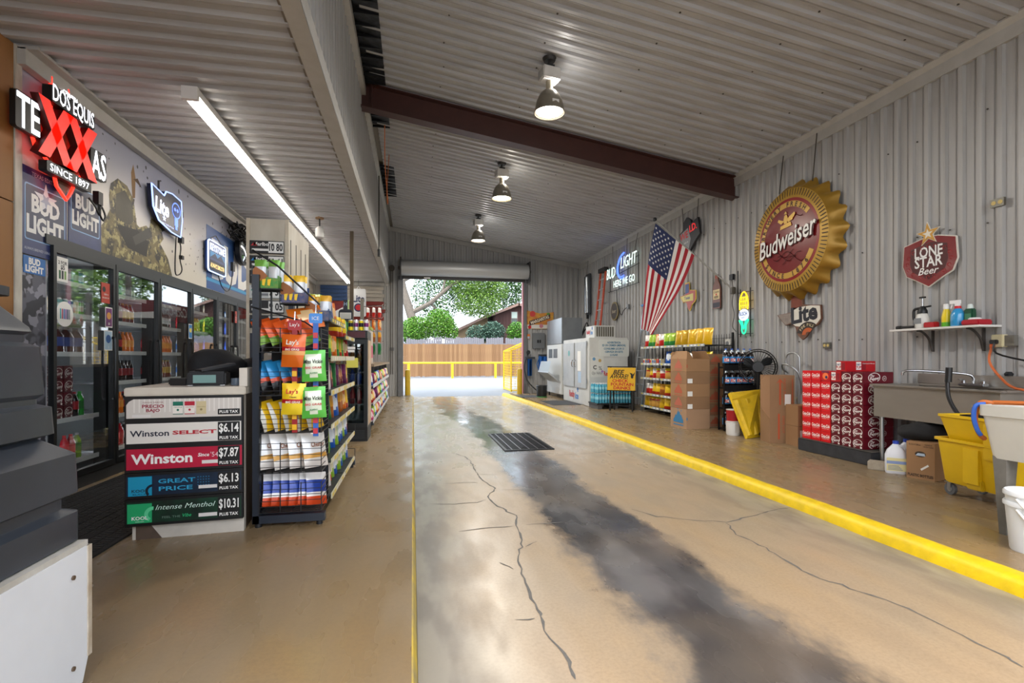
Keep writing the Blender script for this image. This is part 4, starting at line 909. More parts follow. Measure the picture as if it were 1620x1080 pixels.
# ================================================================== counter with cigarette price panels
c0 = Vector((-1.75, 3.68, ZL)); CW, CD_, CH = .66, .85, .965
t = thing('sales_counter', 'white edged sales counter fronted by five cigarette price panels', 'counter', (-1.80, 3.70, ZL), .09)
LAM = M('#d3cbbd', .45, noise=.25, scale=5)
m = MB(); m.box(.0, CW, .03, .09, .0, CH - .02, M('#c6bfb3', .6, noise=.4, scale=6)); m.box(0, .04, .09, CD_, 0, CH - .02, LAM); m.box(CW - .04, CW, .09, CD_, 0, CH - .02, M('#4a3a2c', .6)); m.box(.04, CW - .04, CD_ - .04, CD_, 0, CH - .02, LAM); m.build('body', t)
m = MB(); m.flat([(0, 0), (.15, 0), (.06, .13), (0, .14)], 0, M('#57473a', .8, noise=.4, scale=14), frame((.02, .028, .0), 'F')); m.build('worn_corner', t)
m = MB(); m.cbox(-.03, CW + .02, -.02, CD_ + .02, CH - .02, CH + .035, M('#cfc6b6', .35, noise=.3, scale=7), .006); m.build('worktop', t)
m = MB(); m.box(CW - .03, CW + .02, .03, .35, CH + .035, CH + .16, LAM); m.build('end_upstand', t)
Fm = frame((0, -.01, 0), 'F'); PW = CW - .01
def panel(z0, z1, name, paint, price):
    fr = MB(); fr.box(-.03, PW + .01, -.005, .03, z0 - .018, z1 + .018, BLACK)
    p = fr.build(name, t)
    q = MB(); q.T = frame((0, -.006, (z0 + z1) / 2), 'F'); h = z1 - z0; paint(q, h, PW); q.T = None; q.build('printed_card', p)
    d = MB(); d.T = frame((PW * .885, -.0075, (z0 + z1) / 2), 'F'); w = PW * .205
    if price:
        d.prism(rrect(-w / 2, w / 2, -h * .48, h * .48, .003), 0, .003, BLACK); d.text(price, 0, h * .14, h * .62, PAPER, .0036, None, .02, fit=w * .9); d.text('PLUS TAX', 0, -h * .34, h * .2, PAPER, .0036, None, .03, fit=w * .85)
    else: d.prism(rrect(-w / 2, w / 2, -h * .4, -h * .1, .003), 0, .003, BLACK); d.text('PLUS TAX', 0, -h * .25, h * .2, PAPER, .0036, None, .03, fit=w * .85)
    d.build('price_tag', p)
def disc(q, x, y, w, h): q.rect(x - w / 2, x + w / 2, y - h / 2, y + h / 2, .002, M('#d9d4cf', .6))
def pa(q, h, W):
    q.prism([(-.02, -h / 2), (W, -h / 2), (W, h / 2), (.02, h / 2), (-.005, h * .38), (-.02, h * .2)], 0, .001, M('#cdc6bd', .5))
    for i in range(22): q.rect(.02 + i * W / 22.5, .028 + i * W / 22.5, -h * .2, h / 2, .0014, M('#dcd6ce', .5))
    q.text('GRAN SABOR', W * .2, h * .32, h * .1, M('#8d4a4a', .5), .002, fit=W * .18); q.text('PRECIO', W * .2, h * .12, h * .24, M('#8f1d33', .5), .002, None, .03, fit=W * .19); q.text('BAJO', W * .2, -h * .12, h * .22, M('#8f1d33', .5), .002, None, .03, fit=W * .12)
    for i, c in enumerate(('#0f6a56', '#b01a32', '#c9b98f')):
        x = W * (.42 + i * .105); q.prism([(x - W * .045, -h * .34), (x + W * .045, -h * .34), (x + W * .045, h * .34), (x - W * .045, h * .34)], .001, .004, M(c, .45)); q.rect(x - W * .045, x + W * .045, -h * .3, h * .12, .0045, M('#e4ddd2', .5) if i < 2 else M(c, .45)); q.text('CROWNS', x, h * .04, h * .09, M(c, .45) if i < 2 else M('#8a7a50', .5), .005); q.flat(circ(x, -h * .1, h * .06, 10), .005, M(c if i < 2 else '#8a7a50', .5))
    disc(q, W * .1, -h * .38, W * .16, h * .14)
def pb(q, h, W):
    q.rect(-.02, W, -h / 2, h / 2, .001, M('#ddd8cf', .5)); q.text('Winston', W * .17, 0, h * .42, M('#1d2233', .5), .002, None, .02, fit=W * .34); q.text('SELECT', W * .57, 0, h * .26, M('#b51d2c', .5), .002, None, .04, fit=W * .40); disc(q, W * .7, -h * .34, W * .16, h * .14)
def pc(q, h, W):
    q.rect(-.02, W + .005, -h / 2, h / 2, .001, M('#b9173a', .4, noise=.4, scale=9, alt='#8f1030')); q.text('Winston', W * .28, 0, h * .66, PAPER, .002, None, .03, fit=W * .54); q.text('Since', W * .65, h * .1, h * .24, PAPER, .002, None, .02, .2); q.text("'54", W * .75, h * .1, h * .34, M('#e9cfd2', .5), .002, fit=W * .07); disc(q, W * .71, -h * .26, W * .15, h * .17)
def pd(q, h, W):
    q.rect(-.02, W, -h / 2, h / 2, .001, M('#0d1b2c', .4, noise=.4, scale=7, alt='#10375a')); q.rect(-.01, W * .19, -h * .5, h * .46, .0014, M('#1593b8', .4)); ring(q, W * .2, -h * .28, h * .22, h * .34, .0018, M('#0d1b2c', .4), 18, 1.4, 3.9); q.text('KOOL', W * .085, -h * .25, h * .2, DARK, .002, None, .02, fit=W * .14); q.text('BLACK', W * .085, -h * .42, h * .1, DARK, .002, fit=W * .12); q.text('GREAT', W * .41, h * .18, h * .3, M('#2d9bc4', .4), .002, None, .02, fit=W * .33); q.text('PRICE', W * .4, -h * .2, h * .3, M('#2d9bc4', .4), .002, None, .02, fit=W * .3); disc(q, W * .69, -h * .22, W * .17, h * .17)
    for i in range(5):
        for j in range(4): q.flat(circ(W * .6 + i * .016, h * .3 - j * .018, .004, 6), .0018, M('#1f6f9a', .4))
def pe(q, h, W):
    q.rect(-.02, W, -h / 2, h / 2, .001, M('#0b1f17', .4, noise=.5, scale=7, alt='#14553a')); q.rect(-.015, W * .19, -h * .48, h * .42, .0014, M('#23a86a', .4)); ring(q, W * .2, -h * .1, h * .2, h * .36, .0018, M('#5fd096', .4), 18, 1.5, 4.2); q.text('KOOL', W * .085, -h * .25, h * .22, PAPER, .002, None, .03, fit=W * .14); q.text('SUPER LIGHT', W * .085, -h * .41, h * .06, PAPER, .002); q.text('Intense Menthol', W * .49, h * .2, h * .34, M('#d5efe2', .4), .002, None, -.005, .35, fit=W * .54); q.text('FEEL THE', W * .36, -h * .28, h * .14, M('#6e8a7a', .5), .002, fit=W * .16); q.text('Vibe', W * .5, -h * .25, h * .22, M('#2fc07a', .4), .002, None, 0, .3); disc(q, W * .69, -h * .3, W * .17, h * .17)
zs = [(.80, .925, pa, None), (.635, .765, pb, '$6.14'), (.465, .60, pc, '$7.87'), (.295, .425, pd, '$6.13'), (.115, .255, pe, '$10.31')]
for z0, z1, f, pr_ in zs: panel(z0, z1, 'price_panel', f, pr_)
# things on the counter
def cw(x, y): return Matrix.Translation((-1.80, 3.70, ZL + CH + .036)) @ Matrix.Rotation(.09, 4, 'Z') @ Vector((x, y, 0))
p = cw(.40, .20); t = thing('lens_viewer', 'black boxy scanner with a glass front standing on the counter', 'scanner', p, .12)
m = MB(); m.cbox(-.12, .12, -.07, .09, .0, .10, M('#121316', .4), .012); m.build('body', t)
m = MB(); m.box(-.08, .06, -.075, -.069, .02, .075, M('#7fa09a', .1, coat=.5)); m.build('glass_window', t)
m = MB(); m.bar((-.06, -.03, .105), (.13, .09, .15), .13, .014, M('#17181b', .45), up=(0, 0, 1)); m.build('tilted_screen', t)
for sx in (-.1, .1): m = MB(); m.box(sx - .015, sx + .015, -.07, -.04, -.0, .006, M('#b8b8b8', .5)); m.build('foot', t)
def lump(name, label, cat, loc, sx, sy, sz, mt, seed, n=14, amp=.25, rot=0):
    rr = random.Random(seed); bm = bmesh.new(); bmesh.ops.create_icosphere(bm, subdivisions=3, radius=1)
    ph = [Vector((rr.uniform(-3, 3), rr.uniform(-3, 3), rr.uniform(-3, 3))) for _ in range(6)]
    for v in bm.verts:
        k = 1 + amp * sum(math.sin(v.co.dot(q) * 1.6 + i) for i, q in enumerate(ph)) / 4
        v.co = Vector((v.co.x * sx * k, v.co.y * sy * k, max(0, (v.co.z * k + .75) * sz)))
    m = MB(); bm.verts.index_update(); m.add([v.co.copy() for v in bm.verts], [[q.index for q in f.verts] for f in bm.faces], mt); bm.free()
    o = m.build(name, None, smooth=60, label=label, cat=cat); o.location = loc; o.rotation_euler = (0, 0, rot); return o
CLOTH = M('#0d0d0f', .8, bump=.5, scale=14)
lump('backpack', 'black fabric backpack lying behind the scanner on the counter', 'bag', cw(.36, .58), .19, .16, .155, CLOTH, 3)
lump('black_pouch', 'smaller black soft bag right of the backpack on the counter', 'bag', cw(.57, .68), .11, .12, .115, CLOTH, 6)
m = MB(); m.cbox(-.06, .06, -.04, .04, 0, .05, M('#0f1012', .4), .008); o = m.build('card_reader', None, label='small black box at the left of the scanner on the counter', cat='box'); o.location = cw(.20, .27)
m = MB(); m.lathe([(.03, 0), (.035, .01), (.033, .05), (.0, .055)], M('#5b6a78', .15, coat=.5), 14); o = m.build('glass_cup', None, smooth=40, label='small grey glass cup at the right end of the counter', cat='cup'); o.location = cw(.585, .15)
# rubber mat behind the counter
MATM = M('#141415', .75, bump=.8, scale=60)
t = thing('rubber_mat', 'black ribbed rubber mat on the floor between counter and coolers', 'mat', (-2.9, 3.1, ZL))
m = MB(); m.box(0, 1.03, .0, 4.5, .0, .012, MATM); m.build('base', t)
m = MB()
for i in range(110):
    for j in range(12): m.box(.01 + j * .084, .075 + j * .084, .01 + i * .041, .036 + i * .041, .012, .017, MATM)
m.build('tread_bars', t, kind='stuff')
# tall white cigarette cabinet
t = thing('tall_cabinet', 'tall white cigarette cabinet with price strips behind the snack rack', 'cabinet', (-1.475, 4.95, ZL))
CAB = M('#c9c2b2', .5, noise=.5, scale=5, alt='#94846a', stretch=(1, 1, .4))
m = MB(); m.box(0, .35, 0, .95, 0, 2.46, CAB); m.build('body', t)
for i, x in enumerate((0, .33)): m = MB(); m.box(x, x + .03, -.012, 0, 0, 2.46, M('#d2c8b4', .5, noise=.5, scale=7, alt='#9c8560')); m.build('corner_strip', t)
for i in range(4): m = MB(); m.box(.35, .353, .1 + i * .22, .118 + i * .22, 1.75, 2.3, DARK); m.build('slot', t)
tags = [('10 80', '#b71f2a', 'Marlboro'), ('11 61', '#2a7fbf', 'Marlboro'), ('7 23', '#9aa0a8', ''), ('7 36', '#0d7f6c', '72'), ('9 05', '#c9ccd0', ''), ('8 40', '#1d6fae', '')]
for i, (pr_, c, w_) in enumerate(tags):
    z = 2.20 - i * .135; m = MB(); m.T = frame((.17, -.014, z), 'F'); m.prism([(-.14, -.058), (.15, -.058), (.15, .058), (-.14, .058)], 0, .006, BLACK if i != 3 else M('#c9cdca', .5))
    m.flat([(-.13, .01), (-.10, .045), (-.07, .01)], .008, M(c, .5)); m.text(w_, -.02, .027, .045, PAPER if i != 3 else M('#0d7f6c', .5), .008, None, .02) if w_ else None; m.rect(-.12, .02, -.035, -.015, .008, PAPER if i != 3 else GREY)
    m.rect(.02, .147, -.05, .05, .008, PAPER); m.text(pr_, .083, 0, .09, DARK, .0095, None, .03, fit=.115); m.T = None; m.build('price_strip', t)
for i, (x, z, w_, c) in enumerate(((.08, 1.3, .13, '#2a3140'), (.24, 1.34, .12, '#d8d4cc'), (.1, 1.05, .15, '#1d4a58'), (.26, 1.08, .1, '#b8395a'))):
    m = MB(); m.box(x - w_ / 2, x + w_ / 2, -.008, 0, z - .12, z + .12, M(c, .5)); m.text('M', x, z, .08, PAPER, .009, frame((0, 0, 0), 'F'), .02); m.build('small_notice', t)
# ================================================================== black plastic bin on the white chest at the left edge
PL = M('#2d333c', .38, noise=.4, scale=3, alt='#454d58', bump=.1); PLd = M('#272d36', .45, noise=.3, scale=4, bump=.25)
t = thing('plastic_bin', 'big ribbed black plastic bin standing on the white chest at the left edge', 'bin', (-1.62, 1.62, .59))
def loft(m, rings, mt):
    vs = [p for r in rings for p in r]; n = len(rings[0]); fs = []
    for i in range(len(rings) - 1):
        for j in range(n): fs.append((i * n + j, i * n + (j + 1) % n, (i + 1) * n + (j + 1) % n, (i + 1) * n + j))
    fs += [tuple(range(n))[::-1], tuple(range((len(rings) - 1) * n, len(rings) * n))]; m.add(vs, fs, mt)
def rr_ring(x0, x1, y0, y1, z, r): return [(x, y, z) for x, y in rrect(x0, x1, y0, y1, r, 3)]
m = MB(); Z = [(0, 0), (.105, 0), (.122, .035), (.158, .035), (.175, 0), (.316, .005), (.382, .085), (.395, .05), (.49, .055), (.502, .085), (.52, .085), (.535, .07), (.70, .078), (.715, .11), (.74, .11), (.752, .095), (.768, .10), (.88, .19)]
loft(m, [rr_ring(-.6 + q, .42 - q * .9, -.5 + q, .52 - q, z, .03) for z, q in Z], PL); m.build('ribbed_body', t, smooth=35)
m = MB(); loft(m, [rr_ring(.30, .425 - z * .02, -.52, .02 - .08 * z, z, .03) for z in (0, .3, .6, .92)], PLd); m.build('corner_post', t, smooth=35)
m = MB(); loft(m, [rr_ring(-.5, .30, -.45, .40, z, .06) for z in (.87, .90)], PLd); m.build('lid', t, smooth=35)
m = MB(); m.lathe([(.05, .0), (.05, .07), (.045, .08), (.0, .08)], BLACK, 14); o = m.build('black_cap_jar', None, smooth=40, label='short black lidded jar standing on the ribbed black bin', cat='jar'); o.location = (-1.42, 1.86, 1.493)
CHS = M('#dfe3e8', .45, noise=.2, scale=2)
t = thing('white_chest', 'white low chest with screwed side panel at the left edge of the picture', 'chest', (-1.62, 1.62, ZL))
m = MB(); m.cbox(-.65, .43, -.75, .50, .0, .48, CHS, .012); m.build('body', t)
m = MB(); m.box(-.65, .445, -.76, .51, .485, .525, M('#c9c7c0', .5, noise=.6, scale=6, alt='#857a68')); m.build('top_rim', t)
m = MB(); m.prism([(-.75, .02), (.475, .02), (.515, .12), (.52, .505), (-.75, .505)], .0, .016, CHS, Matrix(((0, 0, 1, .432), (1, 0, 0, 0), (0, 1, 0, 0), (0, 0, 0, 1)))); m.build('side_panel', t)
m = MB(); m.box(.432, .452, .5, .522, .1, .505, M('#a08d72', .6, noise=.6, scale=9, alt='#e0dcd2')); m.build('edge_strip', t)
for z in (.10, .42): m = MB(); m.cyl((.447, .42, z), (.454, .42, z), .008, M('#5b4a3a', .5), 10); m.build('screw', t)
# ================================================================== snack bags
def bag_mesh(w, h, t, scheme, texts=(), seed=0, nx=6, nz=8):
    """pillow bag standing on z=0, front towards -y; scheme(s, u) -> material"""
    rr = random.Random(seed); m = MB(); G = {}
    for sd in (-1, 1):
        for i in range(nx + 1):
            for j in range(nz + 1):
                s, u = i / nx, j / nz
                k = (max(0, 1 - abs(2 * s - 1) ** 2.6) ** .7) * (max(0, math.sin(math.pi * min(1, max(0, (u - .04) / .92)))) ** .55)
                x = (s - .5) * w * (1 - .05 * math.sin(math.pi * u)) ; z = u * h
                y = sd * t / 2 * k + (rr.uniform(-1, 1) * t * .06 if 0 < i < nx and 0 < j < nz else 0)
                if j in (0, nz): y += .004 * math.sin(i * 2.4)
                G[sd, i, j] = (x, y, z)
    for sd in (-1, 1):
        for i in range(nx):
            for j in range(nz):
                q = [G[sd, i, j], G[sd, i + 1, j], G[sd, i + 1, j + 1], G[sd, i, j + 1]]
                m.add(q, [(0, 1, 2, 3) if sd < 0 else (3, 2, 1, 0)], scheme((i + .5) / nx, (j + .5) / nz))
    F_ = frame((0, -t / 2 - .004, 0), 'F')
    for (s_, x, z, sz, c, fit) in texts: m.text(s_, x, z, sz, M(c, .45), 0, F_, .02, .1, fit=fit)
    return m.mesh('snack_bag', 70)
def shiny(c): return M(c, .28, .15, spec=.6)
def bands(*bs, side=None):
    """bands: (upper limit, colour) from the bottom"""
    ms = [(l, shiny(c)) for l, c in bs]; sd = shiny(side) if side else None
    def f(s, u):
        if sd and (s < .1): return sd
        for l, q in ms:
            if u <= l: return q
        return ms[-1][1]
    return f
def oval(bg, fg, cx=.5, cz=.55, rx=.33, rz=.28):
    a, b = shiny(bg), shiny(fg)
    return lambda s, u: b if ((s - cx) / rx) ** 2 + ((u - cz) / rz) ** 2 < 1 else a
BAGS = {}
def bag(kind):
    if kind in BAGS: return BAGS[kind]
    D = {
        'flame': (.17, .25, .06, bands((.3, '#17120f'), (.45, '#7aa52c'), (1, '#e2591a')), [], 'orange, green and black corn chip bag'),
        'bluehot': (.16, .24, .06, bands((.4, '#141417'), (.52, '#d34a24'), (1, '#2b8fc9')), [], 'blue topped black hot chip bag'),
        'classic': (.17, .24, .06, bands((1, '#f0c11b'), side='#d7d3c6'), [], 'yellow potato chip bag with a silver seam'),
        'whitecurl': (.22, .28, .08, bands((.3, '#e8e3dd'), (.36, '#d9a24a'), (1, '#ecebe8')), [('Chester', 0, .17, .05, '#8a4a1e', .12)], 'white snack bag with brown script'),
        'ridged': (.20, .26, .07, bands((.22, '#d8481c'), (.4, '#e9e4de'), (.75, '#1f3f9a'), (1, '#e8e6e4')), [], 'blue, white and orange ridged chip bag'),
        'laysorange': (.21, .29, .07, bands((.32, '#de6a1c'), (.5, '#e2a35c'), (.58, '#b51722'), (1, '#e0661a')), [("Lay's", 0, .215, .06, '#f4ead8', .11), ('BIG GRAB', 0, .157, .025, '#f4ead8', .12)], 'orange'),
        'laysyellow': (.2, .28, .07, bands((.36, '#f0cf28'), (.46, '#b51722'), (1, '#f2cb1d')), [("Lay's", -.01, .205, .055, '#c8141e', .10), ('Classic', 0, .16, .02, '#6a5a1a', .06), ('BIG GRAB', 0, .115, .025, '#f4ead8', .12)], 'yellow'),
        'green': (.21, .28, .07, oval('#5fc04a', '#e3ecd4', .5, .55, .4, .38), [('Miss Vickie', 0, .18, .05, '#24301f', .16), ('BIG GRAB', 0, .125, .026, '#c8242c', .14), ('JALAPENO', 0, .075, .02, '#2c8a4a', .07)], 'green'),
        'seedw': (.085, .21, .03, bands((.3, '#3f8a35'), (.75, '#d9dcde'), (1, '#7cb64a')), [], 'white and green sunflower seed bag'),
        'seedy': (.085, .21, .03, bands((.3, '#2d4a7c'), (.75, '#dcdddd'), (1, '#e9b820')), [], 'white and gold sunflower seed bag'),
        'seeds': (.085, .2, .03, bands((.35, '#3a4a6a'), (.8, '#cfd3d8'), (1, '#d9a21c')), [], 'silver sunflower seed bag'),
        'y': (.15, .2, .05, bands((.3, '#b5301c'), (1, '#eec51c')), [], 'yellow and red snack bag'), 'gr': (.14, .2, .05, bands((.4, '#2c8a3c'), (1, '#a8cf3c')), [], 'green snack bag'),
        'r': (.14, .19, .05, oval('#b8151e', '#e9d9a8'), [], 'red snack bag'), 'pu': (.15, .2, .05, bands((.5, '#5a1d4e'), (1, '#7a2a68')), [], 'purple snack bag'), 'mar': (.15, .2, .05, oval('#6a1420', '#c98a5a'), [], 'maroon snack bag'),
        'b': (.16, .22, .06, oval('#1f5fc0', '#dfe8f2'), [], 'blue snack bag'), 'w': (.2, .27, .07, bands((1, '#e9e7e2'), side='#cfcdc8'), [], 'plain white snack bag'), 'lime': (.18, .25, .06, oval('#8fbf2c', '#e6e4c8'), [], 'lime green snack bag'),
        'br': (.14, .2, .05, bands((.55, '#a85a1e'), (1, '#d99a2a')), [], 'brown and gold snack bag'), 'or': (.15, .2, .05, oval('#e0701a', '#f0c890'), [], 'orange snack bag'), 'dg': (.14, .22, .05, bands((1, '#14703a')), [], 'dark green snack bag'),
        'rw': (.13, .19, .05, bands((.55, '#c8261e'), (1, '#e9e4de')), [], 'red and white snack bag'), 'yclear': (.13, .19, .05, bands((.62, '#d8a24a'), (.75, '#c8261e'), (1, '#f0d020')), [], 'clear snack bag with a yellow header'),
        'ybig': (.2, .3, .07, bands((1, '#e6b51c')), [], 'big golden chip bag'), 'pink': (.12, .17, .04, oval('#d84a86', '#f2d6e2'), [], 'pink candy bag'), 'ltb': (.12, .17, .04, oval('#4a9ad0', '#f0f0f0'), [], 'light blue candy bag'), 'wh': (.12, .17, .04, oval('#e6e4e0', '#c83a3a'), [], 'white candy bag')}
    w, h, t, sc, tx, lab = D[kind]; BAGS[kind] = (bag_mesh(w, h, t, sc, tx, len(BAGS)), lab, w, h, t); return BAGS[kind]
def put_bag(kind, x, y, z, rz=0., tilt=0., lean=0., place='', group=None, s=1., name='snack_bag', label=None):
    me, lab, w, h, t = bag(kind); o = bpy.data.objects.new(name, me); COL.objects.link(o)
    o.matrix_world = Matrix.Translation((x, y, z)) @ Matrix.Rotation(rz, 4, 'Z') @ Matrix.Rotation(lean, 4, 'X') @ Matrix.Rotation(tilt, 4, 'Y') @ Matrix.Scale(s, 4)
    tag(o, label or (lab + ' ' + place), 'snack bag', group); return o
# ================================================================== left snack rack
RK = M('#1c2430', .4, noise=.2, scale=10); WIRE = M('#0f1114', .4)
RX0, RX1, RY0, RY1 = -1.10, -.64, 3.80, 5.80
rack = thing('snack_rack', 'tall black wire snack rack with chip bags beside the counter', 'rack', (0, 0, ZL))
for (x, y, h) in ((RX0 + .02, RY0 + .05, 1.78), (RX0 + .02, 4.9, 1.78), (RX0 + .02, RY1 - .03, 1.6)):
    m = MB(); m.box(x - .022, x + .022, y - .03, y + .03, .03, h, RK); m.build('upright', rack)
m = MB(); m.box(RX0, RX1 + .02, RY0 + .02, RY0 + .08, .03, .085, RK); m.box(RX0, RX1 + .02, RY1 - .06, RY1, .03, .085, RK); m.box(RX0, RX0 + .05, RY0 + .08, RY1 - .06, .03, .085, RK); m.build('base_frame', rack)
for x, y in ((RX0 + .03, RY0 + .05), (RX1 - .02, RY0 + .05), (RX0 + .03, RY1 - .03), (RX1 - .02, RY1 - .03)): m = MB(); m.cyl((x, y, 0), (x, y, .032), .022, DARK, 10); m.build('levelling_foot', rack)
EZ = [.11, .385, .665, .93, 1.235]      # end basket heights above slab
EH = [.24, .25, .20, .20, .20]
for z, h in zip(EZ, EH):
    m = MB(); x0, x1, y0, y1 = RX0 + .05, RX1, RY0, RY0 + .29
    for k_ in range(9): y = y0 + (y1 - y0) * k_ / 8; m.bar((x0, y, z), (x1, y, z), .005, .005, WIRE)
    for k_ in range(3): x = x0 + (x1 - x0) * k_ / 2; m.bar((x, y0, z), (x, y1, z), .006, .006, WIRE)
    for k_ in range(6): zz_ = z + h * k_ / 6; m.bar((x0, y0, zz_), (x1, y0, zz_), .004, .004, WIRE); m.bar((x1, y0, zz_), (x1, y1, zz_), .004, .004, WIRE)
    for k_ in range(4): x = x0 + (x1 - x0) * k_ / 3; m.bar((x, y0, z), (x, y0, z + h * .86), .006, .006, WIRE)
    m.bar((x1, y1, z), (x1, y1, z + h * .86), .006, .006, WIRE)
    m.build('wire_basket', rack)
m = MB(); m.box(RX0 + .05, RX1, RY0 + .31, RY0 + .32, .1, 1.5, M('#15181d', .6)); m.build('back_panel', rack)
SZs = [.12, .39, .66, .93, 1.20, 1.50]; BAYS = ((4.17, 4.95), (4.99, 5.74))
for z in SZs:
    for (a, b) in BAYS:
        if z == 1.50 and a > 4.9: z_ = 1.40
        else: z_ = z
        m = MB(); m.box(-1.02, RX1 + .01, a, b, z_ - .015, z_ - .004, M('#1a1d21', .5)); s = m.build('shelf', rack)
        m = MB(); m.box(RX1 + .01, RX1 + .018, a, b, z_ - .03, z_ + .012, M('#cfc9a8' if z < 1.3 else '#77806a', .5)); rr = random.Random(int(z * 100))
        for k_ in range(7): y = a + (b - a) * (k_ + .2) / 7; m.rect(-.04, .04, -.014, .014, .001, M(rr.choice(('#e9e4d4', '#e3c95a', '#dcd8cc')), .6), Matrix(((0, 0, 1, RX1 + .018), (1, 0, 0, y + .04), (0, 1, 0, z_ - .009), (0, 0, 0, 1))))
        m.build('price_rail', s)
    m = MB()
    for y in (4.16, 4.97, 5.75): m.bar((-1.02, y, z - .01), (RX1 + .01, y, z - .01), .01, .01, WIRE)
    m.bar((RX1 + .02, 5.75, z), (RX1 + .02, 5.75, z + .09), .006, .006, WIRE); m.bar((RX1 - .15, 5.75, z + .09), (RX1 + .02, 5.75, z + .09), .006, .006, WIRE); m.build('shelf_bracket', rack)
# end basket bags
rr = random.Random(21)
def row(kind, n, z, tilt, place, group, s=1., y=RY0 + .12, lean=-.25, x0=RX0 + .11, x1=RX1 - .05, z_up=0):
    me, lab, w, h, t = bag(kind)
    for i in range(n):
        x = x0 + (x1 - x0) * i / max(1, n - 1)
        put_bag(kind, x, y + rr.uniform(-.004, .004) + (.10 if i % 2 and n > 4 else 0) * 0, ZL + z + .012, rr.uniform(-.06, .06) + .9, tilt + rr.uniform(-.06, .06), lean, '%s, %s' % (place, ORD[i]), group, s)
row('ridged', 6, EZ[0], .22, 'in the lowest end basket', 'ridged chip bags in the lowest basket', .9)
row('whitecurl', 4, EZ[1], 0, 'in the second lowest end basket', 'white bags in the end basket', .95)
row('classic', 5, EZ[2], -.15, 'in the middle end basket', 'yellow chip bags in the end basket', .9)
row('bluehot', 5, EZ[3], -.2, 'in the fourth end basket', 'blue and black chip bags in the end basket', 1.0)
row('flame', 5, EZ[4], -.3, 'in the top end basket', 'orange and black chip bags in the end basket', .95)
put_bag('or', -.90, RY0 + .20, ZL + 1.47, .3, 1.35, -.3, label='orange and green bag lying across the top of the end basket', group=None, s=1.2)
# clip strips with hung bags
def strip(x, col1, col2, z0, z1, head, lab, hb):
    t = thing('clip_strip', lab, 'clip strip', (x, RY0 - .012, ZL))
    m = MB(); m.box(-.018, .018, -.004, 0, z0, z1, M(col1, .4)); m.build('strip', t)
    m = MB(); m.prism(rrect(-.045, .045, z1, z1 + .07, .012), 0, .006, M(head, .4), frame((0, 0, 0), 'F')); m.text('ICE' if head != '#a8121e' else "Lay's", 0, z1 + .035, .035, PAPER, .008, frame((0, 0, 0), 'F')); m.build('header', t)
    m = MB(); m.tube([(0, 0, z1 + .07), (0, .01, z1 + .13), (0, .03, z1 + .12)], .005, CHROME, 5); m.build('hook', t)
    n = int((z1 - z0) / .075)
    for k_ in range(n): m = MB(); m.box(-.015, .015, -.014, -.004, z0 + .02 + k_ * .075, z0 + .058 + k_ * .075, M(col2, .4)); m.build('clip', t)
    for kind, z in hb:
        put_bag(kind, x, RY0 - .062, ZL + z, .05 if kind != 'laysorange' else -.1, .03 if kind != 'green' else -.04, 0, s=.78, label={'laysorange': 'orange chip bag hung on the red clip strip', 'laysyellow': 'yellow chip bag hung on the red clip strip', 'green': '%s green kettle chip bag hung on the blue clip strip' % ('upper' if z > .9 else 'lower')}[kind], group='chip bags on clip strips')
strip(-.815, '#9a121c', '#e8b31c', .67, 1.39, '#a8121e', 'red clip strip with yellow clips hanging on the snack rack', (('laysorange', 1.13), ('laysyellow', .80)))
strip(-.675, '#2a62b8', '#c8323e', .64, 1.44, '#3f8ad8', 'blue clip strip with red clips hanging on the snack rack', (('green', 1.03), ('green', .775)))
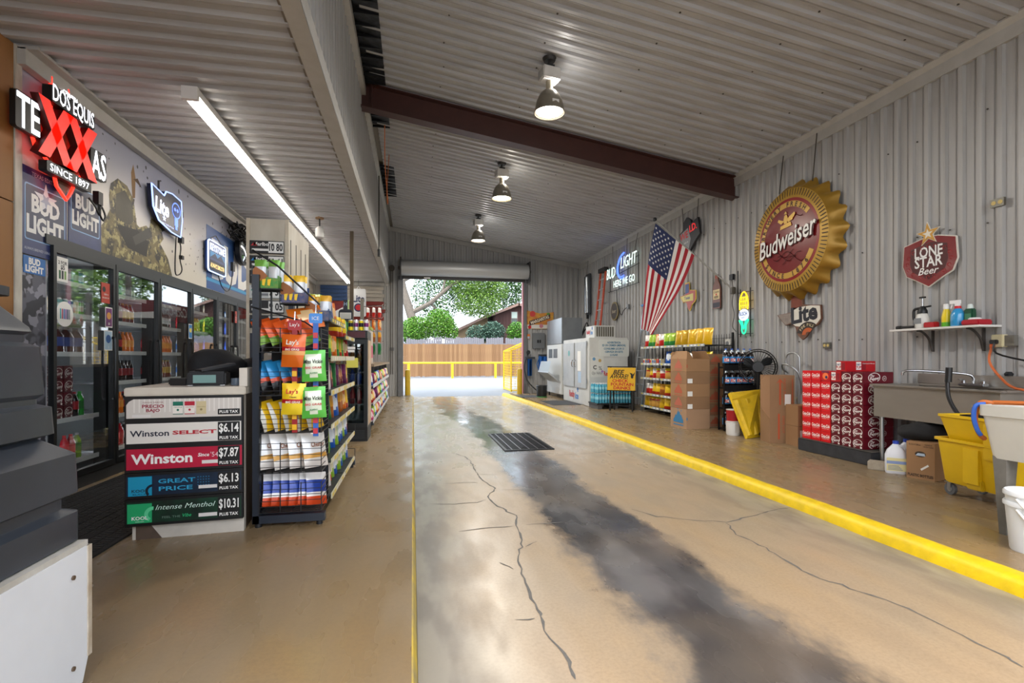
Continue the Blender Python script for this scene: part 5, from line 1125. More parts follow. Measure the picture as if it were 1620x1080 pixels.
# tiered seed trays at the top of the end
for i, (x, y, z, kind, c) in enumerate(((-1.02, 3.93, 1.69, 'seedw', '#2f8a35'), (-.86, 4.02, 1.60, 'seedy', '#23407a'), (-.71, 4.14, 1.48, 'seeds', '#284878'))):
    m = MB()
    for k_ in range(6): m.bar((x - .09, y - .08 + .036 * k_, z - .005), (x + .09, y - .08 + .036 * k_, z - .005), .005, .005, WIRE)
    m.bar((x - .09, y - .08, z - .005), (x - .09, y + .1, z - .005), .007, .007, WIRE); m.bar((x + .09, y - .08, z - .005), (x + .09, y + .1, z - .005), .007, .007, WIRE); m.bar((x, y + .06, 1.3), (x, y + .06, z - .005), .012, .012, WIRE); m.bar((x - .09, y - .085, z), (x - .09, y - .085, z + .16), .006, .006, WIRE)
    m.build('top_tray', rack)
    t = thing('seed_box', '%s display box of sunflower seeds with a cartoonless flower print on the tiered top trays' % c, 'box', (x, y, ZL + z))
    t['label'] = ['green printed seed box, highest on the tiered top trays', 'blue printed seed box on the middle top tray', 'blue printed seed box on the lowest top tray'][i]
    m = MB(); m.box(-.08, .08, -.075, .09, 0, .006, M(c, .5)); m.prism([(-.08, 0), (.08, 0), (.08, .07), (.02, .075), (-.03, .11), (-.08, .13)], .0, .004, M(c, .5, noise=.3, scale=40, alt='#c99a2a'), frame((0, -.073, 0), 'F')); m.box(.076, .08, -.075, .09, 0, .09, M(c, .5)); m.box(-.08, -.076, -.075, .09, 0, .13, M(c, .5)); m.box(-.08, .08, .086, .09, 0, .13, M(c, .5)); m.build('tray_box', t)
    m = MB(); m.prism([(-.085, .06), (-.02, .05), (.01, .085), (-.02, .12), (-.07, .15), (-.09, .12)], .005, .007, M('#9a5a26', .5), frame((0, -.073, 0), 'F')); m.build('brown_print', t)
    m = MB(); 
    for k_ in range(3): m.flat([(-.06 + k_ * .035, .06), (-.035 + k_ * .035, .065), (-.045 + k_ * .035, .015), (-.06 + k_ * .035, .02)], .009, M('#f2c81c', .5), frame((0, -.073, 0), 'F'))
    m.build('petal_print', t)
    for k_ in range(4): put_bag(kind, x - .055 + (k_ % 2) * .10 + rr.uniform(-.006, .006), y - .045 + (k_ // 2) * .075, ZL + z + .007, rr.uniform(-.2, .2), rr.uniform(-.05, .05), rr.uniform(-.08, .02), 'in the %s seed box' % ('highest', 'middle', 'lowest')[i], 'sunflower seed bags in the top trays', .95)
m = MB(); m.tube([(-1.10, RY0 + .02, 1.95), (-.93, RY0 - .01, 1.84), (-.66, RY0 + .06, 1.58)], .007, WIRE, 6); m.tube([(-1.10, RY0 + .02, 1.55), (-.75, RY0 - .01, 1.45), (-.66, RY0 + .06, 1.38)], .006, WIRE, 6); m.build('tray_rail', rack)
# side shelves
SIDE = [['w', 'w', 'ridged', 'lime', 'b'], ['w', 'lime', 'gr', 'b', 'lime'], ['br', 'mar', 'dg', 'br', 'b'], ['rw', 'w', 'pu', 'mar', 'dg'], ['y', 'r', 'gr', 'y', 'or'], ['gr', 'rw', 'b', 'br', 'or']]
SIDE2 = [['lime', 'b', 'gr', 'lime', 'b'], ['b', 'b', 'lime', 'b', 'rw'], ['dg', 'br', 'br', 'or', 'y'], ['pu', 'mar', 'mar', 'pu', 'y'], ['gr', 'y', 'gr', 'or', 'r'], ['y', 'y', 'r', 'y', 'gr']]
for bi, (a, b) in enumerate(BAYS):
    for li, z in enumerate(SZs):
        zz_ = 1.40 if (bi == 1 and li == 5) else z; lst = (SIDE, SIDE2)[bi][li]
        for k_, kd in enumerate(lst):
            hmax = .25; h_ = bag(kd)[3]; s = min(1.0, (.235 if li < 5 else .23) / h_)
            put_bag(kd, RX1 - .09 + rr.uniform(-.01, .01), a + .08 + (b - a - .16) * k_ / 4, ZL + zz_ + .002, math.pi / 2 - .55 + rr.uniform(-.12, .12), rr.uniform(-.06, .06), -.1, 'on %s side shelf, %s bay, %s' % (SN[li], ('near', 'far')[bi], ORD[k_]), 'bags on the side shelves of the left rack', s)
# ================================================================== glass door merchandiser behind the rack
t = thing('glass_door_fridge', 'black single glass door fridge behind the snack rack', 'fridge', (-1.27, 7.55, ZL)); FB = M('#14171a', .4)
m = MB(); m.box(0, .03, .03, .62, .2, 1.46, FB); m.box(.6, .63, .03, .62, .2, 1.46, FB); m.box(.03, .6, .58, .62, .2, 1.46, M('#c6cacc', .5)); m.box(.03, .6, .03, .58, .2, .24, FB); m.box(0, .63, .03, .62, 1.44, 1.48, FB); m.build('cabinet', t)
m = MB(); m.box(.0, .63, 0, .62, .0, .2, M('#0d0e10', .5)); 
for k_ in range(6): m.box(.04, .59, -.006, 0, .04 + k_ * .022, .05 + k_ * .022, M('#2b2e31', .5))
m.build('grille', t)
dm = MB()
for bx in ((0, .05, .2, 1.46), (.58, .63, .2, 1.46), (.05, .58, .2, .26), (.05, .58, 1.40, 1.46)): dm.box(bx[0], bx[1], -.02, .028, bx[2], bx[3], FB)
do = dm.build('door', t); m = MB(); m.box(.05, .58, .002, .004, .26, 1.40, glass_mat('fridge_glass', (.8, .88, .88), .25, 2.)); m.build('pane', do)
m = MB(); m.box(.3, .46, -.003, .001, 1.28, 1.36, PAPER); m.box(.34, .5, -.003, .001, 1.06, 1.2, M('#d8d25a', .5)); m.build('sticker', do)
for z in (.52, .80, 1.08): m = MB(); m.box(.03, .6, .08, .56, z, z + .008, M('#c8ccce', .4, .4)); m.build('shelf', t)
m = MB(); m.box(0, .63, -.02, .62, 1.48, 1.59, FB); m.build('canopy', t); m = MB(); m.box(.03, .6, -.025, -.02, 1.49, 1.58, M('#4a1420', .35)); ring(m, .3, 1.535, .028, .04, .028, M('#b9a8a8', .5), 20, T=frame((0, 0, 0), 'F')); m.build('canopy_print', t)
m = MB(); m.box(.63, .634, .1, .6, .22, 1.46, M('#b88a5a', .5, noise=.8, scale=5, alt='#d8d0c0', stretch=(1, 1, .6))); m.build('side_poster', t)
for i in range(5):
    for sh, k_ in ((.528, 'red'), (.808, 'blue'), (1.088, 'orange')): put(bot(k_), -1.27 + .1 + i * .1, 7.75, ZL + sh, 'on %s shelf of the black fridge' % {'red': 'lower', 'blue': 'middle', 'orange': 'upper'}[k_], 'drinks in the black fridge')
# drink cans and small stand on top
MT = [('#e8d11a', '#15151a'), ('#e6e6e4', '#7a1f6a')]
for i in range(4):
    me = can_mesh('can', .033, .16, M(MT[i % 2][0], .35, .3), M(MT[i % 2][1], .35, .2), TOPS); o = bpy.data.objects.new('drink_can', me); COL.objects.link(o); o.location = (-.88 + i * .072, 7.62, ZL + 1.592); tag(o, ['yellow and black', 'white and purple', 'second yellow and black', 'second white and purple'][i] + ' energy drink can on top of the black fridge', 'can', 'cans on the fridge')
t = thing('display_stand', 'narrow dark display board with a printed plate standing on the black fridge', 'display', (-.98, 7.86, ZL + 1.592))
m = MB(); m.box(-.1, .1, -.04, .04, 0, .02, BLACK); m.prism(rrect(-.1, .1, .0, .32, .05), -.01, .01, M('#171b26', .4), frame((0, 0, .01), 'F')); m.build('board', t)
m = MB(); m.box(-.08, .08, -.016, -.011, .19, .28, M('#d8d5cc', .5))
for k_ in range(4): m.box(-.07, .07, -.018, -.0155, .205 + k_ * .018, .21 + k_ * .018, GREY)
m.build('printed_plate', t)
m = MB(); m.box(-.03, .03, -.02, .01, .33, .47, M('#1d2233', .4)); m.box(.03, .05, -.015, .01, .33, .47, M('#b8d08a', .5)); m.text('H', 0, .41, .07, M('#9ab0c8', .4), .022, frame((0, 0, 0), 'F'), .02); m.build('top_tag', t)
m = MB(); m.lathe([(.03, 0), (.033, .01), (.033, .12), (.028, .13)], M('#1f8a4a', .3, coat=.4), 12); m.build('green_jar', None, smooth=40, label='small green jar before the display board on the black fridge', cat='jar').location = (-.93, 7.74, ZL + 1.592)
# ================================================================== grey shelf unit along the lane
t = thing('shelf_unit', 'long low grey shelf unit of snacks running towards the far door', 'shelf', (-1.06, 8.28, ZL)); GU = M('#5a5e63', .6, noise=.3, scale=6)
for i in range(6): m = MB(); m.box(0, .38, i * 1.06, i * 1.06 + .05, 0, 1.06, GU); m.build('divider', t)
m = MB(); m.box(-.02, .46, -.02, 5.40, 1.06, 1.10, M('#8d7a62', .5, noise=.4, scale=5)); m.build('top_board', t)
m = MB(); m.box(0, .02, .05, 5.3, .05, 1.06, DARK); m.build('back_board', t)
KD = ['pink', 'ltb', 'wh', 'r', 'gr', 'y', 'b', 'or', 'pu']
for i in range(5):
    for li, z in enumerate((.18, .46, .74)):
        m = MB(); m.add([(.02, i * 1.06 + .05, z + .06), (.44, i * 1.06 + .05, z), (.44, i * 1.06 + 1.06, z), (.02, i * 1.06 + 1.06, z + .06)], [(0, 1, 2, 3)], M('#9a9c9e', .5)); m.add([(.02, i * 1.06 + .05, z + .05), (.44, i * 1.06 + .05, z - .01), (.44, i * 1.06 + 1.06, z - .01), (.02, i * 1.06 + 1.06, z + .05)], [(3, 2, 1, 0)], GU); m.box(.44, .447, i * 1.06 + .05, i * 1.06 + 1.06, z - .02, z + .04, M('#cfd0d0', .5)); m.build('tray', t)
        for k_ in range(4):
            kd = KD[(i * 5 + li * 3 + k_ * 2) % 9]; put_bag(kd, -1.06 + .40, 8.28 + i * 1.06 + .2 + k_ * .24, ZL + z + .012, math.pi / 2 - .5 + rr.uniform(-.2, .2), 0, -.2, '%s in %s tray, %s bay, grey unit' % (ORD[k_], ('low', 'middle', 'high')[li], ORD[i]), 'candy bags in the grey unit')
# hanging goods above the unit
t = thing('peg_rack', 'grey post peg rack with hanging packets on the grey shelf unit', 'rack', (-.88, 9.3, ZL + 1.1))
m = MB(); m.box(-.03, .03, -.03, .03, 0, 1.15, M('#7d776c', .6)); m.build('post', t)
for li in range(4): m = MB(); m.tube([(0, .0, .35 + li * .22), (.34, .0, .37 + li * .22), (.36, 0, .40 + li * .22)], .006, CHROME, 5); m.build('peg', t)
for li, kd in enumerate(('dg', 'br', 'or', 'rw')):
    for k_ in range(3): put_bag(kd, -.88 + .10 + k_ * .1, 9.3, ZL + 1.1 + .35 + li * .22 - .19, 1.2, 0, 0, 'hung on %s peg of the post rack, %s' % (ORD[li], ORD[k_]), 'packets on the peg rack', .9)
m = MB(); m.lathe([(.06, 0), (.075, .02), (.075, .25), (.06, .25), (.06, .03)], M('#8a6a3e', .7), 14, cap=False)
o = m.build('stick_jar', None, label='brown jar of wooden sticks on the grey shelf unit', cat='jar'); o.location = (-.78, 8.95, ZL + 1.101)
for k_ in range(9): m = MB(); a = k_ * .7; m.cyl((.03 * math.cos(a), .03 * math.sin(a), .05), (.07 * math.cos(a), .07 * math.sin(a), .42 + .02 * (k_ % 3)), .008, M('#b08a4e', .7), 6); m.build('stick', o)
m = MB(); m.cbox(-.2, .2, -.25, .25, 0, .55, M('#c9c5b8', .5, noise=.4, scale=6, alt='#8a2a3a'), .01); o = m.build('counter_machine', None, label='pale boxy machine on the grey shelf unit just behind the fridge', cat='machine'); o.location = (-.86, 8.6, ZL + 1.101)
m = MB(); m.box(.2, .203, -.2, .2, .1, .3, M('#b8246a', .4)); m.build('pink_panel', o)
m = MB(); m.box(-.19, .203, -.23, .22, .55, .6, M('#9aa83a', .5)); m.build('green_top', o)
# boards and can sign on the far left wall
t = thing('wooden_flag', 'wooden slat flag in blue, white and red on the back wall', 'wall decoration', mat=frame((-1.85, YB - .03, 3.0), 'F'))
for i in range(9):
    c = '#2d4a78' if i > 4 else '#6a3029'; m = MB(); x0 = -.95; ln = [1.9, 1.86, 1.95, 1.84, 1.9, 1.88, 1.93, 1.85, 1.9][i]
    if i > 4: m.box(x0, x0 + .8, i * .12 - .55, i * .12 - .44, 0, .02, M('#2d4a78', .7)); m.box(x0 + .8, x0 + ln, i * .12 - .55, i * .12 - .44, 0, .02, M('#b3aca0', .8, noise=.4, scale=6, stretch=(.3, 3, 1)))
    else: m.box(x0, x0 + ln, i * .12 - .55, i * .12 - .44, 0, .02, M('#8a2f28', .7, noise=.4, scale=6, stretch=(.3, 3, 1)))
    m.build('slat', t)
t = thing('can_sign', 'white beer can shaped sign hanging before the wooden flag', 'sign', mat=frame((-1.62, 16.0, 2.95), 'F'))
m = MB(); m.prism(rrect(-.22, .22, -.42, .42, .05), -.01, .02, M('#d5d8dc', .4)); m.build('panel', t); m = MB(); m.text('Lite', 0, .12, .3, M('#1d2a5c', .4), .024, None, .03, fit=.36); m.flat(circ(0, -.15, .13, 20), .022, M('#1d2a5c', .4)); m.flat(circ(0, -.15, .09, 20), .024, RED); m.build('print', t); m = MB(); m.tube([(-.05, .42, 0), (0, .5, 0), (.05, .42, 0)], .012, M('#d5d8dc', .4), 5); m.tube([(0, .5, 0), (0, .72, 0)], .004, DARK, 4); m.build('hanger', t)
t = thing('cola_fridge', 'black two door cola fridge with a red lettered header facing the coolers', 'fridge', (-1.83, 9.35, ZL))
m = MB(); m.box(.03, .62, 0, 1.35, .0, 1.85, FB); m.build('cabinet', t)
m = MB(); m.box(0, .62, 0, 1.35, 1.86, 2.16, M('#7a1420', .4)); m.T = frame((-.001, .675, 2.01), 'R'); m.text('Coca-Cola', 0, .02, .24, PAPER, .002, None, .02, .3, fit=.95); m.T = None; m.build('header', t)
for k_ in range(2): m = MB(); m.box(.0, .03, .02 + k_ * .66, .67 + k_ * .66, .12, 1.84, M('#0c0e10', .15)); m.build('glass_door', t)
m = MB(); m.flat([(0, 1.86), (.62, 1.86), (.62, 2.1), (.35, 1.95), (0, 1.97)], .002, WHITE, frame((0, 0, 0), 'F')); m.build('white_swoosh', t)
# ================================================================== wall signs on the right wall
def chain(m, p, q, r=.006): m.tube([p, q], r, M('#4a443c', .5, .5), 5)
CC = Vector((5.36, 6.45, 2.97))
t = thing('bottle_cap_sign', 'giant red and gold bottle cap sign hung on the right wall by chains', 'sign', mat=frame(CC, 'R'))
GOLD = M('#a8812f', .4, .35, noise=.25, scale=6); GOLDd = M('#8a6722', .45, .35)
m = MB(); n = 21; k = n * 6; rings = []
for (r, amp, z) in ((.735, 0, 0), (.76, .006, -.03), (.80, .028, -.10), (.835, .05, -.18)):
    rings.append([((r + amp * math.cos(n * 2 * math.pi * i / k)) * math.cos(2 * math.pi * i / k), (r + amp * math.cos(n * 2 * math.pi * i / k)) * math.sin(2 * math.pi * i / k), z) for i in range(k)])
vs = [p for rg in rings for p in rg]; fs = []
for a in range(3):
    for i in range(k): fs.append((a * k + i, (a + 1) * k + i, (a + 1) * k + (i + 1) % k, a * k + (i + 1) % k))
m.add(vs, fs, GOLD); m.build('crimped_skirt', t, smooth=50)
def dome(r): return .035 * (1 - (r / .74) ** 2)
m = MB(); RDM = M('#6f0d13', .3); REDR = M('#860f16', .3)
def band(r0, r1, mt, lift=0., n_=72, a0=0., a1=2 * math.pi):
    vs = []
    for i in range(n_ + 1):
        a = a0 + (a1 - a0) * i / n_
        for r in (r0, r1): vs.append((r * math.cos(a), r * math.sin(a), dome(r) + lift))
    m.add(vs, [(2 * i, 2 * i + 1, 2 * i + 3, 2 * i + 2) for i in range(n_)], mt)
for r0, r1 in ((0, .12), (.12, .24), (.24, .36), (.36, .47)): band(r0, r1, RDM)
band(.47, .56, RDM); band(.56, .60, REDR, .001); band(.60, .737, M('#b08a35', .3, .3))
m.build('domed_face', t, smooth=40)
m = MB(); band(.475, .555, M('#c29a45', .35, .2), .003, 40, math.radians(38), math.radians(176)); m.arc_text('BREWERY FRESH', 0, 0, .513, math.radians(170), math.radians(44), .092, M('#3a140f', .5), dome(.513) + .006, None, .03); m.build('upper_banner', t)
m = MB(); band(.475, .555, M('#c29a45', .35, .2), .003, 40, math.radians(202), math.radians(335)); m.arc_text('SINCE 1876', 0, 0, .513, math.radians(212), math.radians(322), .095, M('#3a140f', .5), dome(.513) + .006, None, .03, inward=True); m.build('lower_banner', t)
m = MB()
for i in range(84):
    a = 2 * math.pi * i / 84; c, s = math.cos(a), math.sin(a)
    m.add([((.635) * c - .006 * s, .635 * s + .006 * c, dome(.635) + .004), (.635 * c + .006 * s, .635 * s - .006 * c, dome(.635) + .004), (.73 * c + .006 * s, .73 * s - .006 * c, dome(.73) + .006), (.73 * c - .006 * s, .73 * s + .006 * c, dome(.73) + .006)], [(0, 1, 2, 3)], M('#2c1d10', .5))
m.build('rim_ticks', t, kind='stuff')
m = MB(); m.text('Budweiser', .0, .02, .38, M('#e8e6e2', .35), .048, None, .012, .35, fit=1.16, rot=.17); m.text('Budweiser', .008, .012, .38, M('#3a0a0d', .5), .044, None, .03, .35, fit=1.2, rot=.17); m.build('script_name', t)
m = MB(); EG = M('#b8913e', .35, .3)
for pts in ([(-.02, .36), (.02, .37), (.04, .33), (.03, .24), (-.03, .24), (-.04, .30)], [(.02, .30), (.17, .37), (.19, .34), (.13, .27), (.05, .25)], [(-.02, .28), (-.14, .33), (-.16, .30), (-.09, .25)], [(-.1, .22), (.1, .25), (.12, .19), (-.11, .17)], [(-.03, .38), (0, .42), (.03, .38)]): m.flat(pts, .042, EG)
m.build('eagle_emblem', t)
m = MB()
for (sg, ph) in ((1, 0), (-1, .4), (1, 1.2), (-1, 2)): m.tube([(-.3 + .12 * ph + .05 * i, -.2 - .1 * ph / 2 + sg * .05 * math.sin(i * .8 + ph), .042) for i in range(10)], .004, M('#3f070b', .4), 4)
m.tube([(.15 + .03 * i, .3 + .02 * math.sin(i), .038) for i in range(7)], .004, M('#3f070b', .4), 4); m.build('scroll_lines', t, kind='stuff')
m = MB(); chain(m, (-.3, .78, -.1), (-.3, 1.36, -.17), .008); chain(m, (.35, .75, -.1), (.35, 1.42, -.17), .008); m.build('chain', t)
# shield sign
t = thing('shield_sign', 'dark red shield beer sign with a gold star on the right wall', 'sign', mat=frame((XW - .03, 4.545, 2.32), 'R') @ Matrix.Diagonal((1.02, 1, 1, 1)))
SHD = [(-.27, .20), (-.1, .24), (.0, .26), (.1, .25), (.27, .20), (.285, -.02), (.24, -.14), (.13, -.2), (0, -.28), (-.13, -.2), (-.24, -.14), (-.285, -.02)]
m = MB(); m.prism([(x * 1.04, y * 1.04) for x, y in SHD], -.01, .006, M('#d8d3c8', .4)); m.prism(SHD, .006, .012, M('#7a1018', .25, coat=.4)); m.build('shield', t)
m = MB(); m.flat([(x * .72, y * .76) for x, y in SHD], .0125, M('#4a0d12', .3)); m.text('LONE', 0, .10, .16, WHITE, .014, None, .02, fit=.3); m.text('STAR', 0, -.01, .16, WHITE, .014, None, .02, fit=.3); m.text('Beer', .0, -.11, .11, WHITE, .014, None, .01, .35); m.build('lettering', t)
m = MB(); m.prism(star(0, .29, .135, rot=1.65), .006, .018, M('#e0dacb', .4)); m.prism(star(0, .29, .12, rot=1.65), .018, .022, M('#b98a34', .35, .3)); m.flat(star(0, .29, .06, rot=1.65), .0225, M('#ded8c8', .4)); m.build('gold_star', t)
m = MB()
for i in range(16): a = i * .39; m.tube([(.225 * math.cos(a) * (1.05 if abs(math.cos(a)) > .5 else .8) + .018 * math.cos(j * 1.2), .17 * math.sin(a) - .01 + .018 * math.sin(j * 1.2), .0135) for j in range(5)], .003, M('#a01a20', .4), 4)
m.build('scrollwork', t, kind='stuff')
# state shaped sign
TX2 = [(-.10, .36), (.10, .36), (.11, .16), (.24, .14), (.40, .12), (.41, -.08), (.36, -.16), (.24, -.22), (.16, -.34), (.10, -.38), (.02, -.30), (-.02, -.18), (-.1, -.12), (-.2, -.14), (-.28, -.05), (-.36, .04), (-.10, .06)]
t = thing('state_sign', 'Texas shaped wooden beer sign with big dark script below the bottle cap', 'sign', mat=frame((XW - .03, 6.48, 1.88), 'R') @ Matrix.Diagonal((1.12, .95, 1, 1)))
m = MB(); m.prism(TX2, -.015, .012, M('#5c3a2a', .6, noise=.5, scale=12, alt='#8c6a52')); m.build('board', t)
m = MB(); m.flat([(-.1, .12), (.24, .13), (.39, .11), (.40, -.08), (.33, -.16), (.2, -.2), (-.02, -.16), (-.1, -.1)], .0135, M('#d6d2c6', .5)); m.build('white_field', t)
m = MB(); m.text('Lite', .12, .02, .34, M('#141622', .4), .016, None, .04, .1, fit=.46, rot=.12); m.build('script_name', t)
m = MB(); ring(m, .2, -.3, .10, .19, .015, M('#2a1c14', .5), 16, .8, 3.0); ring(m, .2, -.3, .04, .10, .0155, M('#b5561f', .5), 16, .8, 3.2); m.arc_text('FINE PILS', .2, -.3, .145, 2.7, .9, .06, M('#d8c9a0', .5), .017); m.build('lower_seal', t)
m = MB(); m.flat([(-.09, .07), (-.09, .35), (.09, .35), (.09, .15)], .0135, M('#7a3a26', .6, noise=.5, scale=20)); m.build('red_panel', t)
m = MB(); m.flat([(-.34, .04), (-.1, .05), (-.1, -.1), (-.2, -.13), (-.27, -.05)], .0135, M('#8c8078', .6, noise=.6, scale=25)); m.build('grey_panel', t)
# corn neon
t = thing('neon_corn_sign', 'lit neon corn cob beer sign in yellow, white and green on the right wall', 'sign', mat=frame((XW - .06, 7.66, 2.02), 'R'))
NY, NG_, NW = glow('#ffd21a', 1.6), glow('#21e0a0', 1.5), glow('#dfeaff', .9)
m = MB(); m.tube([(-.1, .06, 0), (-.105, .2, 0), (-.06, .32, 0), (0, .36, 0), (.06, .32, 0), (.105, .2, 0), (.1, .06, 0)], .012, NY, 6)
for x in (-.05, 0, .05): m.tube([(x, .08, 0), (x, .28, 0)], .008, NY, 5)
for z in (.13, .2, .27): m.tube([(-.08, z, 0), (.08, z, 0)], .008, NY, 5)
m.build('yellow_tubes', t)
m = MB(); m.prism(circ(0, -.03, .12, 22, ry=.10), -.01, .012, NW); m.text('BUSCH', 0, -.01, .09, M('#24467e', .4), .014, None, .02, fit=.2); m.text('LIGHT', 0, -.075, .04, M('#24467e', .4), .014); m.build('white_disc', t)
m = MB(); m.tube([(-.12, -.12, 0), (-.06, -.2, 0), (-.05, -.3, 0), (0, -.35, 0), (.05, -.3, 0), (.06, -.2, 0), (.12, -.12, 0), (.05, -.14, 0), (0, -.27, 0), (-.05, -.14, 0), (-.12, -.12, 0)], .012, NG_, 6); m.build('green_tubes', t)
m = MB()
for x in (-.13, .13): m.bar((x, -.4, -.03), (x, .42, -.03), .012, .012, BLACK)
for z in (-.35, -.12, .06, .2, .36): m.bar((-.2, z, -.03), (.2, z, -.03), .01, .01, BLACK)
m.bar((-.2, -.6, -.03), (-.2, .75, -.03), .014, .014, BLACK); m.build('wire_frame', t)
m = MB(); m.box(-.42, -.32, .62, .72, -.05, -.01, DARK); m.tube([(-.37, .62, -.03), (-.33, .4, -.03), (-.36, .2, -.03), (-.3, 0, -.03), (-.35, -.2, -.03), (-.25, -.3, -.03)], .006, DARK, 5); m.build('power_cord', t)
# bottle shaped sign
t = thing('bottle_sign', 'amber bottle shaped tin sign on the right wall left of the neon corn', 'sign', mat=frame((XW - .03, 8.48, 2.49), 'R'))
BS = [(-.11, -.31), (.11, -.31), (.12, -.28), (.12, .06), (.10, .12), (.05, .2), (.045, .29), (.05, .31), (-.05, .31), (-.045, .29), (-.05, .2), (-.10, .12), (-.12, .06), (-.12, -.28)]
m = MB(); m.prism(BS, -.01, .01, M('#6a3518', .3, noise=.3, scale=8)); m.build('bottle', t); m = MB(); m.rect(-.1, .1, -.14, .04, .0115, M('#cdb98a', .5)); m.text('Coors', 0, 0, .06, M('#3a2a1c', .5), .013, None, .01, .2, fit=.16); m.text('BEER', 0, -.1, .06, M('#3a2a1c', .5), .013, None, .02); m.flat(circ(0, -.05, .02, 10), .013, RED); m.rect(-.11, .11, -.29, -.2, .0115, M('#2a2230', .5)); m.rect(-.045, .045, .24, .3, .0115, M('#8c3a1c', .5)); m.build('label', t)
# small state sign
t = thing('state_sign', 'small Texas sign with a yellow border on the right wall beside the flag', 'sign', mat=frame((XW - .03, 9.5, 2.52), 'R') @ Matrix.Scale(.75, 4))
m = MB(); m.prism([(x * 1.08, y * 1.08) for x, y in TX2], -.01, .006, M('#d9b92a', .4)); m.prism(TX2, .006, .012, M('#b04a3a', .4)); m.build('board', t); m = MB(); m.flat([(-.09, .08), (-.09, .34), (.09, .34), (.09, .1)], .0135, M('#27407e', .4)); m.flat([(-.34, .03), (.3, .06), (.3, -.14), (-.2, -.12)], .013, M('#d5c97a', .5)); m.text('Texas', .0, -.03, .12, M('#27407e', .4), .015, None, .02); m.build('print', t)
# WE I.D. sign
t = thing('id_sign', 'black and grey WE I.D. sign hanging high on the right wall', 'sign', mat=frame((XW - .08, 9.33, 3.75), 'R') @ Matrix.Rotation(.1, 4, 'Z'))
m = MB(); m.prism([(-.36, .12), (-.22, .16), (-.2, .3), (-.05, .38), (.08, .28), (.1, .2), (.34, .24), (.38, -.1), (.15, -.22), (-.05, -.36), (-.3, -.12)], -.03, .02, M('#26262a', .35)); m.build('board', t)
m = MB(); m.flat([(-.34, .1), (-.02, .15), (.06, -.1), (-.05, -.33), (-.29, -.12)], .022, M('#8a8c90', .4)); m.build('grey_half', t)
m = MB(); m.text('WE', -.18, .03, .2, M('#c8242c', .4), .024, None, .02); m.text('I.D.', .17, .1, .2, M('#e02a30', .4, emit=.6), .024, None, .02); m.text('UNDER 40', -.15, -.13, .05, WHITE, .024); m.build('lettering', t); m = MB(); chain(m, (-.25, .14, -.02), (-.33, .68, -.06)); chain(m, (.25, .22, -.02), (.3, .7, -.06)); m.build('chain', t)
# neon script sign high at the back
t = thing('neon_script_sign', 'white and blue neon script sign high at the back of the right wall', 'sign', mat=frame((XW - .08, 12.75, 3.62), 'R'))
NWH = glow('#d8f4ea', 2.2); NBL = glow('#4a6cff', 3)
m = MB(); m.text('BUD', -.68, .02, .42, NWH, .02, None, .0, .2, fit=.62); m.build('neon_word', t); m = MB(); m.text('LIGHT', .5, .18, .42, NWH, .02, None, .0, .2, fit=1.0); m.build('neon_word', t); m = MB(); m.text('HERE WE GO', .2, -.32, .26, NWH, .02, None, .0, 0, fit=1.35); m.build('neon_word', t)
m = MB()
for d in (0, .05): m.tube([(.25 - d, .42 + d * .3, .02), (.0 - d, .34, .02), (-.17 - d, .12, .02), (-.15 - d, -.08, .02), (.0, -.18 - d, .02), (.22, -.17 - d, .02)], .014, NBL, 6)
m.build('blue_swoosh', t)
m = MB()
for z in (-.48, -.1, .1): m.bar((-.95, z, -.02), (1.05, z + (.1 if z > -.4 else 0), -.02), .015, .015, BLACK)
for x in (-.8, -.2, .4, 1.0): m.bar((x, -.48, -.02), (x, .3, -.02), .015, .015, BLACK)
m.build('wire_frame', t)
m = MB(); chain(m, (-.6, .2, -.02), (-.75, .85, -.06)); chain(m, (.3, .3, -.02), (.25, .85, -.06)); chain(m, (.75, .3, -.02), (.9, .8, -.06)); m.tube([(-.3, -.5, 0), (-.25, -.9, 0), (.0, -1.2, 0), (.15, -1.1, 0), (.3, -1.02, -.04)], .01, DARK, 5); m.box(.28, .38, -1.07, -.95, -.07, -.03, GREY); m.build('hanging_wires', t)
# dark tall sign and round plaque
t = thing('tall_metal_sign', 'tall narrow dark metal sign at the far end of the right wall', 'sign', mat=frame((XW - .08, 15.4, 3.3), 'R'))
m = MB(); m.prism(rrect(-.2, .2, -.65, .65, .04), -.04, .0, M('#3c3e42', .4)); m.build('back', t); m = MB(); m.cyl((0.02, -.6, .02), (0.02, .55, .02), .1, M('#8c9094', .2, .8), 12); m.build('tube', t); m = MB(); m.tube([(0, -.65, 0), (.02, -.85, 0), (-.03, -1.1, 0), (.0, -1.5, 0)], .01, DARK, 5); m.box(-.05, .05, -.78, -.65, -.02, .03, BLACK); chain(m, (-.1, .65, 0), (-.1, 1.1, -.05)); m.build('cord', t)
t = thing('round_plaque', 'small round dark wooden plaque below the neon script sign', 'plaque', mat=frame((XW - .03, 13.28, 2.57), 'R'))
m = MB(); m.lathe([(.24, -.01), (.26, .01), (.26, .03), (.22, .035)], M('#7a6a3a', .5), 24); m.build('rim', t); m = MB(); m.prism(circ(0, 0, .22, 24), .035, .038, M('#3d342a', .6)); m.text('beer', 0, 0, .15, M('#b5a68a', .5), .04, None, 0, .2); m.build('face', t)
